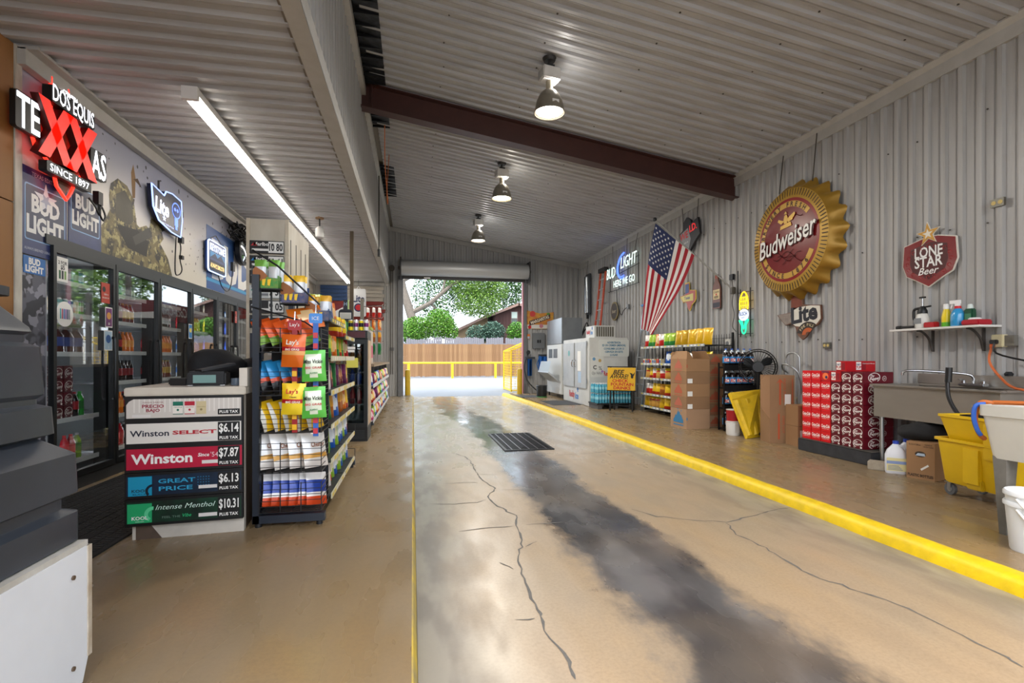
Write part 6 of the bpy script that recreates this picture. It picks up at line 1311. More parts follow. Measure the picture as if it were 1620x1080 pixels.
# outlets
for i, (y, z, lab) in enumerate(((3.9, 2.76, 'metal outlet plate high on the right wall near the shield sign'), (5.96, 1.43, 'metal outlet plate above the red cola cartons'))):
    t = thing('wall_outlet', lab, 'outlet', mat=frame((XW - .015, y, z), 'R')); m = MB(); m.prism(rrect(-.06, .06, -.04, .04, .006), -.02, .006, M('#6d6a60', .4, .5)); m.build('plate', t)
    for s in (-.028, .028): m = MB(); m.prism(circ(s, 0, .02, 12), .006, .009, M('#c9b26a', .5)); m.build('socket', t)
t = thing('wall_outlet', 'white outlet box low on the right wall behind the cola bottles', 'outlet', mat=frame((XW - .02, 8.1, 1.52), 'R')); m = MB(); m.cbox(-.08, .08, -.08, .08, -.01, .05, M('#c5c3bc', .5), .01); m.build('box', t); m = MB(); m.prism(circ(.0, 0, .04, 12), .05, .055, GREY); m.build('socket', t)
t = thing('wall_outlet', 'cream outlet box with orange and black plugs beside the white sink', 'outlet', mat=frame((XW - .03, 3.86, 1.42), 'R')); m = MB(); m.cbox(-.05, .05, -.06, .06, -.02, .05, M('#c9bf9a', .5), .006); m.build('box', t); m = MB(); m.box(.05, .13, -.05, .05, -.02, .03, M('#7d7a72', .4, .5)); m.build('metal_box', t)
m = MB(); m.cbox(-.04, .02, -.03, .01, .05, .09, M('#1a1a1c', .5), .006); m.build('black_plug', t); m = MB(); m.cbox(-.045, -.01, -.07, -.03, .05, .08, M('#c2561e', .5), .005); m.build('orange_plug', t)
m = MB(); m.tube([(XW - .11, 3.885, 1.35), (XW - .14, 3.88, 1.22), (XW - .2, 3.75, 1.08), (XW - .45, 3.45, .99), (5.0, 3.1, .985), (4.62, 2.9, 1.0), (4.36, 2.72, .97), (4.345, 2.6, .9), (4.345, 2.45, .75)], .011, M('#c8622a', .6), 6); m.build('power_cable', None, label='orange extension cord running from the wall outlet to the white sink', cat='cable')
m = MB(); m.tube([(XW - .11, 3.86, 1.40), (XW - .14, 3.82, 1.3), (XW - .06, 3.6, 1.22), (XW - .05, 3.3, 1.15), (XW - .05, 2.8, 1.1), (XW - .05, 2.3, 1.15)], .009, BLACK, 6); m.build('power_cable', None, label='black cord running from the wall outlet along the wall', cat='cable')
# ================================================================== wall shelf with cleaning goods
SY0, SY1, SHW = 3.87, 4.80, 1.575
t = thing('wall_shelf', 'white wall shelf on two dark brackets above the steel sink', 'shelf', (XW, 0, 0))
m = MB(); m.box(-.27, -.005, SY0, SY1, SHW - .02, SHW, M('#d6d4cf', .45)); m.build('board', t)
for y in (4.02, 4.52):
    m = MB(); m.bar((-.012, y, SHW - .02), (-.012, y, SHW - .25), .03, .012, M('#3f3a36', .5)); m.tube([(-.22, y, SHW - .025), (-.15, y, SHW - .04), (-.06, y, SHW - .12), (-.02, y, SHW - .24)], .012, M('#3f3a36', .5), 6); m.build('bracket', t)
def sy(u): return wx(u, 500, XW - .14).y
ZSH = SHW + .001
t = thing('pump_sprayer', 'white pump sprayer with a black top on the wall shelf', 'sprayer', (XW - .15, 4.52, ZSH)); m = MB(); m.lathe([(.06, 0), (.065, .02), (.065, .10), (.05, .15), (.04, .16)], M('#d5d3cc', .35), 16); m.rect(-.04, .04, -.03, .03, .066, M('#555', .5) if False else GREY, frame((0, 0, .08), 'R')); m.build('tank', t, smooth=40); m = MB(); m.lathe([(.045, .16), (.045, .19), (.03, .22), (.02, .24)], BLACK, 14); m.tube([(0, .02, .22), (0, .09, .21), (0, .10, .15), (0, .095, .10)], .014, BLACK, 7); m.tube([(0, 0, .225), (0, -.09, .235)], .010, BLACK, 6); m.build('pump_head', t, smooth=40); m = MB(); m.cyl((0, 0, .24), (0, 0, .33), .008, CHROME, 8); m.bar((0, -.03, .335), (0, .03, .335), .02, .018, BLACK); m.build('plunger', t)
m = MB(); m.cbox(-.035, .035, -.06, .06, 0, .06, M('#a81a22', .4), .008); m.build('red_box', None, label='small red plastic caddy between sprayer and yellow bottle on the wall shelf', cat='box').location = (XW - .18, 4.40, ZSH)
t = thing('spray_bottle', 'yellow and green bottle with a white cap on the wall shelf', 'bottle', (XW - .15, 4.27, ZSH)); m = MB(); m.lathe([(.035, 0), (.04, .01), (.04, .05)], M('#5fae2c', .35), 14, cap=True); m.lathe([(.04, .05), (.042, .10), (.03, .16), (.022, .19)], M('#e6cc1d', .35), 14, cap=False); m.build('body', t, smooth=40); m = MB(); m.lathe([(.026, .185), (.028, .20), (.026, .235), (.015, .24)], WHITE, 12); m.build('cap', t, smooth=40)
t = thing('spray_bottle', 'blue spray bottle with a white trigger on the wall shelf', 'bottle', (XW - .16, 4.15, ZSH)); m = MB(); m.lathe([(.055, 0), (.06, .01), (.06, .12), (.04, .165), (.025, .18)], M('#2f8fc4', .25, coat=.4), 16); m.build('body', t, smooth=40); m = MB(); m.lathe([(.028, .18), (.028, .205)], RED, 12); m.build('collar', t); m = MB(); m.box(-.015, .015, -.02, .07, .23, .265, WHITE); m.box(-.014, .014, -.015, .02, .205, .24, WHITE); m.bar((0, .05, .23), (0, .065, .185), .012, .012, WHITE); m.build('trigger_head', t)
t = thing('spray_bottle', 'dark green bottle with a pale cap on the wall shelf', 'bottle', (XW - .14, 4.05, ZSH)); m = MB(); m.cbox(-.03, .03, -.04, .04, 0, .17, M('#1d4a34', .3), .01); m.build('body', t); m = MB(); m.rect(-.03, .03, .04, .12, .0315, M('#3d7a5a', .4), frame((0, 0, 0), 'R')); m.build('label', t); m = MB(); m.lathe([(.025, .17), (.022, .20), (.015, .215)], M('#c9d4d0', .4), 12); m.build('cap', t)
m = MB(); m.cbox(-.09, .09, -.11, .11, 0, .055, M('#a81c2a', .35), .012); o = m.build('red_case', None, label='flat red plastic case at the right end of the wall shelf', cat='case'); o.location = (XW - .15, 3.98 - .01, ZSH); o.location.y = 3.985; o.scale = (1, .72, 1)
m = MB(); m.lathe([(.05, 0), (.052, .012), (.04, .02)], WHITE, 16); m.build('white_dish', None, label='small white round dish resting on the flat red case', cat='dish').location = (XW - .15, 4.0, ZSH + .056)
m = MB(); m.cyl((0, -.09, .015), (0, .09, .015), .014, BLACK, 10); m.cyl((0, .05, .015), (0, .1, .015), .02, BLACK, 10); m.build('flashlight', None, label='black torch lying at the left end of the wall shelf', cat='torch').location = (XW - .2, 4.67, ZSH + .006)
# ================================================================== flag on a pole
base = Vector((XW - .05, 7.95, 2.45)); tip = at(1036, 347, 9.1)
t = thing('flag', 'striped flag with a starry blue corner on a slanting pole from the right wall', 'flag', base)
d = tip - base; m = MB(); m.cyl((0, 0, 0), d, .014, M('#9c9a94', .35, .6), 8); m.build('pole', t); m = MB(); m.lathe([(.03, -.03), (.035, .0), (.025, .03)], DARK, 10, T=Matrix.Translation(d)); m.build('finial', t); m = MB(); m.cbox(-.05, .02, -.04, .04, -.07, .05, M('#55514a', .5), .01); m.build('bracket', t)
dn = d.normalized(); A = at(1037, 353, 9.05) - base; B = at(1098, 403, 8.95) - base; Cc = at(1016, 520, 9.0) - base; Dd = at(1034, 530, 8.9) - base
nw = Vector((-.75, -.66, 0)); nS, nT = 26, 40; STR = [M('#9c1424', .7), M('#d9d6d0', .7)]; CAN = M('#1f2a52', .7)
def FP(s, u):
    top = A.lerp(B, s); bot = Cc.lerp(Dd, s); p = top.lerp(bot, u)
    p.z -= .10 * math.sin(math.pi * u) * s; fold = .07 * math.sin(2.2 * math.pi * s + 1.5 * u) * min(1, u * 1.8) + .03 * math.sin(5 * s + 4 * u)
    mid = (A.lerp(B, .5).lerp(Cc.lerp(Dd, .5), u)); p = mid + (p - mid) * (1 + .12 * math.sin(math.pi * u) * (1 - u))
    return p + nw * fold
m = MB()
for i in range(nS):
    for j in range(nT):
        q = [FP(i / nS, j / nT), FP((i + 1) / nS, j / nT), FP((i + 1) / nS, (j + 1) / nT), FP(i / nS, (j + 1) / nT)]
        mt = CAN if (i < 14 and j < 16) else STR[(i // 2) % 2]
        if i >= 14 or j >= 16: mt = STR[(i // 2) % 2]
        m.add(q, [(0, 3, 2, 1)], mt)
m.build('cloth', t, smooth=80)
m = MB(); SW = M('#dedcd8', .7)
for r_ in range(9):
    for c_ in range(6 if r_ % 2 == 0 else 5):
        s = (r_ + .8) / 9.8 * 14 / 26; u = ((c_ + .6) if r_ % 2 == 0 else (c_ + 1.1)) / 6.4 * .4
        p0 = FP(s, u); ex = (FP(s + .02, u) - p0).normalized(); ez = (FP(s, u + .02) - p0).normalized(); nn = ex.cross(ez).normalized()
        if nn.dot(nw) < 0: nn = -nn
        m.add([p0 + nn * .006 + ex * x + ez * z for x, z in star(0, 0, .026)], [tuple(range(10))], SW)
m.build('stars', t, kind='stuff')
# ================================================================== ladders
t = thing('extension_ladder', 'orange fibreglass ladder leaning at the back of the right wall', 'ladder', (5.25, 14.0, ZR)); OR = M('#b5421c', .5)
for y in (-.2, .2): m = MB(); m.bar((-.18, y, 0), (.22, y, 3.72), .03, .09, OR); m.build('rail', t)
for i in range(12): f = (i + .6) / 12.4; m = MB(); m.cyl((-.18 + .4 * f, -.19, 3.72 * f), (-.18 + .4 * f, .19, 3.72 * f), .017, M('#c9cbcd', .35, .7), 8); m.build('rung', t)
m = MB(); m.box(.15, .28, -.25, .25, 3.68, 3.80, M('#26221f', .5)); m.build('top_cap', t)
t = thing('step_ladder', 'silver aluminium step ladder behind the flag with a blue top', 'ladder', (5.17, 10.95, ZR)); AL = M('#a9adb0', .35, .8)
for y in (-.26, .20): m = MB(); m.bar((-.1, y * 1.2, 0), (.18, y * .6, 2.38), .025, .07, AL); m.build('rail', t)
for i in range(7): f = (i + .8) / 7.6; m = MB(); m.bar((-.1 + .28 * f, -.30 + .14 * f, 2.38 * f), (-.1 + .28 * f, .235 - .11 * f, 2.38 * f), .07, .022, AL); m.build('step', t)
for y in (-.24, .2): m = MB(); m.bar((.38, y, 0), (.22, y * .6, 2.35), .02, .04, AL); m.build('rear_leg', t)
m = MB(); m.cbox(.10, .28, -.2, .16, 2.38, 2.43, M('#2f78b8', .5), .01); m.build('top_step', t)
# ================================================================== ice merchandiser
IX0, IX1, IY0, IY1, IZ = 4.18, 5.18, 11.62, 13.75, 1.76
t = thing('ice_freezer', 'white two door ice merchandiser freezer against the right wall', 'freezer', (IX0, IY0, ZR)); IW = M('#cfd0cd', .45, noise=.25, scale=3); L = IY1 - IY0; D_ = IX1 - IX0; Hh = IZ - ZR
m = MB(); m.cbox(0, D_, 0, L, 0, Hh, IW, .015); m.build('cabinet', t)
for y0, y1 in ((.14, 1.0), (1.08, L - .10)):
    m = MB(); m.cbox(-.035, .0, y0, y1, .42, Hh - .10, M('#b3b5b5', .4, .5, noise=.25, scale=4), .008); dd = m.build('door', t)
    m = MB(); hy = y1 - .07 if y0 < .5 else y0 + .07; m.tube([(-.035, hy, .95), (-.07, hy, .97), (-.07, hy, 1.1), (-.035, hy, 1.12)], .012, CHROME, 6); m.build('handle', dd)
    m = MB(); 
    for z in (.55, Hh - .2): m.box(-.04, -.02, (y0 - .03) if y0 < .5 else (y1 - .005), (y0 + .005) if y0 < .5 else y1 + .03, z, z + .12, STEEL)
    m.build('hinge', dd)
m = MB(); m.rect(-.13, .13, .95 - .1, 1.35, .037, PAPER, frame((0, .65, 0), 'R')); m.rect(-.12, .12, .55, .83, .037, M('#a9c0d8', .5), frame((0, .62, 0), 'R')); m.flat(circ(0, 1.3, .08, 14), .037, M('#58a0a0', .5), frame((0, 1.5, 0), 'R')); m.build('door_notice', t)
def reddy(T, w, name, par):
    m = MB(); m.text('Reddy', -w * .22, 0, w * .28, M('#c8242e', .5), .003, T, .03, fit=w * .52); m.text('Ice', w * .26, 0, w * .28, M('#2a78c4', .5), .003, T, .03, fit=w * .3)
    for i in range(3): a = i * math.pi / 3; c, s = math.cos(a) * w * .09, math.sin(a) * w * .09; m.bar(T @ Vector((w * .34 - c, w * .2 - s, .003)), T @ Vector((w * .34 + c, w * .2 + s, .003)), .002, w * .025, M('#2a78c4', .5), up=T.to_3x3() @ Vector((-s, c, 0)))
    m.build(name, par)
reddy(frame((-.001, 1.15, .2), 'R'), .85, 'front_logo', t); reddy(frame((.62, -.001, .78), 'F'), .55, 'side_logo', t)
m = MB(); T = frame((.66, -.002, 1.42), 'F'); m.prism(rrect(-.42, .36, -.21, .2, .03), 0, .008, M('#d3d6d2', .5), T)
for i, s in enumerate(('ADVERTENCIA', 'ES UN CRIMEN (MENOR)', 'CONSUMIR LICOR O', 'CERVEZA EN ESTE', 'LUGAR')): m.text(s, -.03, .13 - i * .075, .065, M('#1c6f94', .5), .0095, T, .03, fit=(.35, .6, .52, .46, .2)[i])
m.build('warning_board', t)
m = MB(); T = frame((.2, -.002, .95), 'F'); m.prism([(-.16, -.24), (.17, -.24), (.17, .26), (-.17, .26)], 0, .003, M('#d5d5d0', .5), T); m.text('C', -.06, -.0, .13, DARK, .0045, T, .03); m.text('%', .08, -.02, .13, DARK, .0045, T); m.text('Ojo Niños', 0, -.15, .1, M('#444448', .5), .0045, T, 0, .2, fit=.27); m.flat(circ(.07, .16, .04, 9), .0045, M('#b99a5a', .5), T); m.flat(circ(-.08, .2, .04, 9), .0045, M('#6a9ac0', .5), T); m.flat(circ(.13, -.1, .03, 8), .0045, M('#a87ac0', .5), T); m.build('handmade_poster', t)
m = MB(); m.box(-.005, D_ + .005, 1.0, 1.012, Hh - .005, Hh + .012, STEEL); m.build('top_seam', t)
t = thing('cooling_unit', 'white cooling unit with a vent grille on top of the ice freezer', 'cooling unit', (4.36, 11.75, IZ + .001)); m = MB(); m.cbox(0, .55, 0, .62, 0, .30, IW, .01); m.build('case', t)
for i in range(8): m = MB(); m.box(.05 + i * .058, .09 + i * .058, -.006, 0, .03, .27, M('#5d5a50', .5)); m.build('vent_slat', t)
reddy(frame((-.001, .32, .14), 'R'), .5, 'logo', t)
# ================================================================== ice maker
t = thing('ice_maker', 'stainless ice maker head over an open white ice bin by the far door', 'ice maker', (4.2, 13.98, ZR)); L = 1.62
m = MB(); m.cbox(0, .85, 0, L, .12, 1.58, M('#d3d4d0', .4), .012); m.build('bin', t)
for x, y in ((.06, .06), (.8, .06), (.06, L - .06), (.8, L - .06)): m = MB(); m.cyl((x, y, 0), (x, y, .12), .025, DARK, 8); m.build('leg', t)
m = MB(); m.cbox(-.0, .62, .0, L, 1.59, 2.34, M('#9fa3a6', .28, .9, noise=.35, scale=2), .012); m.build('steel_head', t)
m = MB(); m.add([(-.0, .12, .5), (-.36, .12, .78), (-.36, L - .3, .78), (0, L - .3, .5), (-.02, .12, .46), (-.39, .12, .75), (-.39, L - .3, .75), (-.02, L - .3, .46)], [(0, 1, 2, 3), (7, 6, 5, 4), (1, 5, 6, 2), (0, 4, 5, 1), (2, 6, 7, 3)], M('#c3c6c8', .3, .7)); m.add([(-.36, .14, .78), (-.28, .14, 1.08), (-.28, L - .32, 1.08), (-.36, L - .32, .78)], [(0, 1, 2, 3), (3, 2, 1, 0)], M('#c9ccce', .3, .7)); m.build('open_hatch', t)
for y in (.45, .98): m = MB(); m.box(-.006, .0, y, y + .42, 1.18, 1.45, M('#5c646c', .3)); m.build('window', t)
m = MB(); m.tube([(.64, .05, 1.9), (.75, 0, 2.2), (.85, .02, 1.9), (.9, .05, 1.4)], .02, BLACK, 7); m.tube([(.64, .15, 1.8), (.8, .1, 2.05), (.95, .12, 1.7), (.95, .15, 1.3)], .02, BLACK, 7); m.build('hose', t)
# back wall fittings right of the door
t = thing('electrical_panel', 'grey electrical panel on the back wall right of the far door', 'panel', mat=frame(wy(852, 539, YB - .05), 'F')); m = MB(); m.cbox(-.21, .21, -.26, .26, -.03, .05, M('#6d7072', .5), .008); m.build('box', t); m = MB(); m.box(-.06, .0, -.07, .03, .05, .055, BLACK); m.box(.02, .07, -.07, .03, .05, .055, BLACK); m.build('breakers', t)
t = thing('water_filter', 'twin blue water filter canisters on the back wall with a black hose', 'filter', mat=frame(wy(838, 580, YB - .12), 'F'))
m = MB(); m.box(-.16, .18, .26, .33, -.07, .03, M('#2a3038', .5)); m.build('bracket', t)
for x in (-.08, .1): m = MB(); m.lathe([(.065, -.30), (.075, -.28), (.075, .22), (.08, .26)], M('#1d5fb0', .3), 14, T=Matrix.Rotation(-math.pi / 2, 4, 'X')); m.build('canister', t, smooth=40)
m = MB(); m.tube([(-.14, .28, .05), (-.2, .0, .05), (-.1, -.45, .1), (.2, -.78, .2), (.4, -.86, .3)], .022, BLACK, 7); m.build('hose', t); m = MB(); m.lathe([(.06, -.012), (.07, 0), (.06, .012)], DARK, 14, T=Matrix.Translation((-.05, .48, .02))); m.cyl((-.05, .33, 0), (-.05, .42, 0), .012, DARK, 6); m.build('gauge', t)
t = thing('water_filter', 'second pair of blue filter canisters half hidden by the ice maker', 'filter', mat=frame(wy(858, 576, YB - .12), 'F'))
m = MB(); m.box(-.12, .14, .26, .33, -.07, .03, M('#2a3038', .5)); m.build('bracket', t)
for x in (-.06, .1): m = MB(); m.lathe([(.065, -.30), (.075, -.28), (.075, .22), (.08, .26)], M('#1d5fb0', .3), 14, T=Matrix.Translation((x, 0, 0)) @ Matrix.Rotation(-math.pi / 2, 4, 'X')); m.build('canister', t, smooth=40)
m = MB(); m.tube([(-.1, .28, .05), (-.2, .0, .06), (-.1, -.3, .06)], .016, M('#1f6ab8', .4), 6); m.build('hose', t)
t = thing('drink_banner', 'colourful margarita banner on the back wall above the electrical panel', 'banner', mat=frame(wy(854, 506, YB - .03), 'F') @ Matrix.Diagonal((1, 1, 1, 1)))
m = MB(); m.prism([(-.47, -.3), (.46, -.3), (.48, .27), (0, .22), (-.47, .32)], -.004, .002, M('#d8a83a', .5, noise=.9, scale=5, alt='#b8463a')); m.build('sheet', t); m = MB(); m.prism([(-.36, -.2), (.36, .06), (.36, .2), (-.36, -.04)], .002, .012, M('#4a2c22', .5)); m.text('MARGARITAS', 0, .005, .14, M('#e6dcc6', .5), .014, None, .03, fit=.66, rot=.35); m.build('name_strip', t); m = MB(); m.rect(-.44, .4, -.29, -.16, .003, M('#d8d4cc', .5)); m.flat(circ(.05, -.2, .07, 12), .004, M('#c27a86', .5)); m.flat(circ(-.35, -.24, .06, 10), .004, RED); m.flat(circ(-.25, .2, .1, 10), .003, M('#c8403a', .5)); m.flat(circ(.3, .18, .07, 10), .003, M('#5a8a3a', .5)); m.build('fruit_print', t)
m = MB(); T = frame(wy(836, 532, YB - .03), 'F'); m.prism([(-.05, -.08), (.05, -.08), (.05, .08), (-.05, .08)], 0, .003, M('#d87a3a', .5)); m.rect(-.04, .04, -.07, 0, .004, M('#a8c0d0', .5)); o = m.build('warning_label', None, label='small orange warning label on the back wall beside the panel', cat='label'); o.data.transform(T)
t = thing('waste_bin', 'small black waste bin standing before the ice maker', 'bin', fl(857, 628, ZR)); m = MB(); m.lathe([(.14, 0), (.15, .02), (.165, .34), (.175, .35), (.165, .36), (.15, .33), (.13, .03)], M('#1d2023', .4), 18); m.build('body', t, smooth=40); m = MB(); m.lathe([(.16, .0), (.16, .03)], M('#2f7a3a', .5), 16); m.build('green_base', t)
for (u, v, w_, l_, lab) in ((886, 637, .75, 1.3, 'long grey floor grate before the ice freezer'), (835, 627, .6, .9, 'short grey floor grate at the far door corner')):
    p = fl(u, v, ZR); t = thing('floor_grate', lab, 'grate', (p.x, p.y, ZR)); GM = M('#6d6f72', .5, .4)
    m = MB(); m.box(-w_ / 2, w_ / 2, -l_ / 2, l_ / 2, .001, .003, DARK); m.build('pit', t)
    for i in range(14): y = -l_ / 2 + l_ * (i + .5) / 14; m = MB(); m.box(-w_ / 2, w_ / 2, y - .018, y + .012, .002, .012, GM); m.build('bar', t)
# ================================================================== bee sign and water packs
pL, pR = fl(967, 649, ZR), fl(1000, 651, ZR); ang = math.atan2(pR.y - pL.y, pR.x - pL.x)
t = thing('easel_sign', 'yellow BEE AWARE sign on a black folding easel before the water packs', 'sign', (pL + pR) / 2, ang + .12)
m = MB(); T = Matrix.Translation((0, -.02, .71)) @ Matrix.Rotation(-.08, 4, 'X') @ frame((0, 0, 0), 'F'); m.prism([(-.31, -.25), (.31, -.25), (.31, .25), (-.31, .25)], -.008, .008, M('#d8a91c', .5), T); bd = m.build('board', t)
m = MB(); m.text('BEE', -.06, .15, .14, BLACK, .0095, T, .025, .3, fit=.26); m.text('AWARE!', -.05, .055, .13, BLACK, .0095, T, .025, .3, fit=.42); m.text('CHECK', -.02, -.04, .09, M('#b8201c', .5), .0095, T, .035, fit=.36); m.text('FOUNTAIN', .02, -.12, .09, M('#b8201c', .5), .0095, T, .035, fit=.5); m.text('DRINKS', .02, -.2, .09, M('#b8201c', .5), .0095, T, .035, fit=.38); m.flat(circ(.24, .06, .03, 10, ry=.05), .0095, BLACK, T); m.flat([(.22, .08), (.18, .14), (.25, .12)], .0095, BLACK, T); m.flat([(.25, .09), (.3, .16), (.28, .07)], .0095, BLACK, T); m.build('lettering', bd)
for x in (-.25, .25): m = MB(); m.bar((x, -.04, 0), (x, .03, .98), .03, .025, BLACK); m.build('front_leg', t)
for x in (-.22, .22): m = MB(); m.bar((x, .22, 0), (x, .04, .9), .025, .02, BLACK); m.build('rear_leg', t)
for q in (((-.25, -.03, .12), (.25, -.03, .12)), ((-.33, -.02, .45), (.33, -.02, .45)), ((-.32, .02, .975), (.32, .02, .975))): m = MB(); m.bar(*q, .022, .022, BLACK); m.build('cross_bar', t)
t = thing('pallet', 'black plastic pallet under the water packs', 'pallet', (4.14, 10.98, ZR))
m = MB(); m.box(0, .90, 0, .60, .10, .13, DARK); m.build('deck', t)
for x in (.02, .4, .78): m = MB(); m.box(x, x + .1, .0, .60, 0, .10, M('#4a4a4a', .7)); m.build('runner', t)
wb = MB(); wm = M('#4aa8c4', .15, coat=.5); wl = M('#8fd0e0', .25)
for i in range(4):
    for j in range(2):
        T = Matrix.Translation((.035 + i * .07, .05 + j * .10, 0)); wb.lathe([(.03, 0), (.033, .01), (.033, .08), (.034, .085), (.034, .14), (.03, .17), (.013, .205), (.014, .225)], wm, 8, T=T, mats=[wm, wm, wm, wl, wm, wm, WHITE])
pk = wb.mesh('water_pack', 40)
for l_ in range(2):
    for i in range(3):
        for j in range(2):
            o = bpy.data.objects.new('water_pack', pk); COL.objects.link(o); o.location = (4.15 + i * .29, 11.02 + j * .27, ZR + .131 + l_ * .23); tag(o, 'blue shrink-wrapped water bottle pack, %s layer, %s row, %s from the lane' % (('lower', 'upper')[l_], ('front', 'rear')[j], ORD[i]), 'water pack', 'water packs on the pallet')
# ================================================================== black snack racks against the right wall
KX0, KX1 = 4.98, 5.50; KZ = [.13, .40, .74, 1.05, 1.405]
t = thing('snack_rack', 'black wall snack rack with price rails behind the cardboard boxes', 'rack', (0, 0, ZR))
RB = ((9.62, 10.48), (8.72, 9.58), (7.98, 8.68))
for y in (10.5, 9.6, 8.7, 7.97): m = MB(); m.box(KX1, KX1 + .03, y - .015, y + .015, 0, 1.62, BLACK); m.box(KX0 + .1, KX1, y - .012, y + .012, .02, .08, BLACK); m.build('upright', t)
m = MB()
for a, b in RB:
    for i in range(14): z = .1 + i * .11; m.bar((KX1 + .01, a, z), (KX1 + .01, b, z), .006, .006, BLACK)
    for i in range(10): y = a + (b - a) * i / 9; m.bar((KX1 + .01, y, .1), (KX1 + .01, y, 1.6), .005, .005, BLACK)
m.build('wire_back', t, kind='stuff')
for bi, (a, b) in enumerate(RB):
    for z in KZ:
        m = MB(); m.box(KX0, KX1, a, b, z - .015, z - .003, DARK); s = m.build('shelf', t); m = MB(); m.box(KX0 - .012, KX0, a, b, z - .03, z + .015, M('#a9b0b4', .5))
        for k_ in range(6): m.rect(-.035, .035, -.014, .014, .0125, M(('#e3d04a', '#e6e4dc', '#dfe3e6')[(k_ + int(z * 10)) % 3], .6), frame((KX0, a + (b - a) * (k_ + .5) / 6, z - .006), 'R'))
        m.build('price_rail', s)
rr = random.Random(31)
RWS = {0: (['ybig', 'yclear', 'yclear', 'yclear', 'ybig'], ['rw', 'rw', 'y', 'y', 'br'], ['yclear', 'y', 'rw', 'yclear', 'rw'], None, ['rw', 'gr', 'gr', 'or', 'rw']),
       1: (['y', 'ybig', 'y', 'ybig'], ['y', 'y', 'br', 'y'], ['yclear', 'rw', 'y', 'br'], ['b', 'y', 'or', 'rw'], ['gr', 'gr', 'ybig', 'ybig']),
       2: (['y', 'y', 'br'], ['y', 'br', 'y'], ['or', 'y', 'br'], ['rw', 'b', 'y'], ['ybig', 'ybig', 'ybig'])}
for bi, (a, b) in enumerate(RB):
    for li, lst in enumerate(RWS[bi]):
        if lst is None:
            for k_ in range(8):
                bm_ = MB(); c = ('#e9e6df', '#d8a24a', '#c84a3a', '#e8d9b0')[k_ % 4]; bm_.cbox(-.04, .04, -.035, .035, 0, .10, M(c, .5), .004); bm_.rect(-.03, .03, .02, .08, .0405, M('#3a6aa8' if k_ % 3 else '#b8302a', .5), frame((0, 0, 0), 'R')); o = bm_.build('snack_box', None, label='small %s snack carton on the fourth shelf of the black rack, %s from the left' % (('white', 'tan', 'red', 'cream')[k_ % 4], ORD[k_]), cat='carton', group='small cartons on the black rack'); o.location = (KX0 + .08, b - .06 - k_ * .105, ZR + KZ[li])
            continue
        n_ = len(lst)
        for k_, kd in enumerate(lst):
            h_ = bag(kd)[3]; s = min(1.15, .26 / h_) if li < 4 else (.27 / h_ if kd != 'ybig' else 1.0)
            put_bag(kd, KX0 + .12 + rr.uniform(-.015, .015), b - .1 - (b - a - .2) * k_ / max(1, n_ - 1), ZR + KZ[li] + .002, -math.pi / 2 + .45 + rr.uniform(-.15, .15), rr.uniform(-.1, .1), -.12, '%s on %s shelf, %s bay, black rack' % (ORD[k_], SN[li] if li < 4 else 'top', ('far', 'middle', 'near')[bi]), 'bags on the black wall rack', s)
# ================================================================== cardboard boxes
KR = M('#a07a55', .75, noise=.2, scale=4, alt='#8a6846'); KR2 = M('#93704f', .75, noise=.2, scale=4); KRp = M('#a98768', .75, noise=.15, scale=4)
def village(m, T, s, c):
    mt = M(c, .6); m.flat([(-.5 * s, -.25 * s), (-.5 * s, -.1 * s), (-.36 * s, .02 * s), (-.3 * s, .2 * s), (-.2 * s, .12 * s), (-.1 * s, .3 * s), (0, .45 * s), (.06 * s, .3 * s), (.15 * s, .38 * s), (.2 * s, .2 * s), (.32 * s, .18 * s), (.4 * s, .02 * s), (.5 * s, -.08 * s), (.5 * s, -.25 * s)], .001, mt, T)
    m.rect(-.5 * s, .5 * s, -.4 * s, -.34 * s, .001, mt, T); m.flat(circ(-.05 * s, .5 * s, .04 * s, 7), .001, mt, T); m.flat(circ(.3 * s, .42 * s, .04 * s, 7), .001, mt, T)
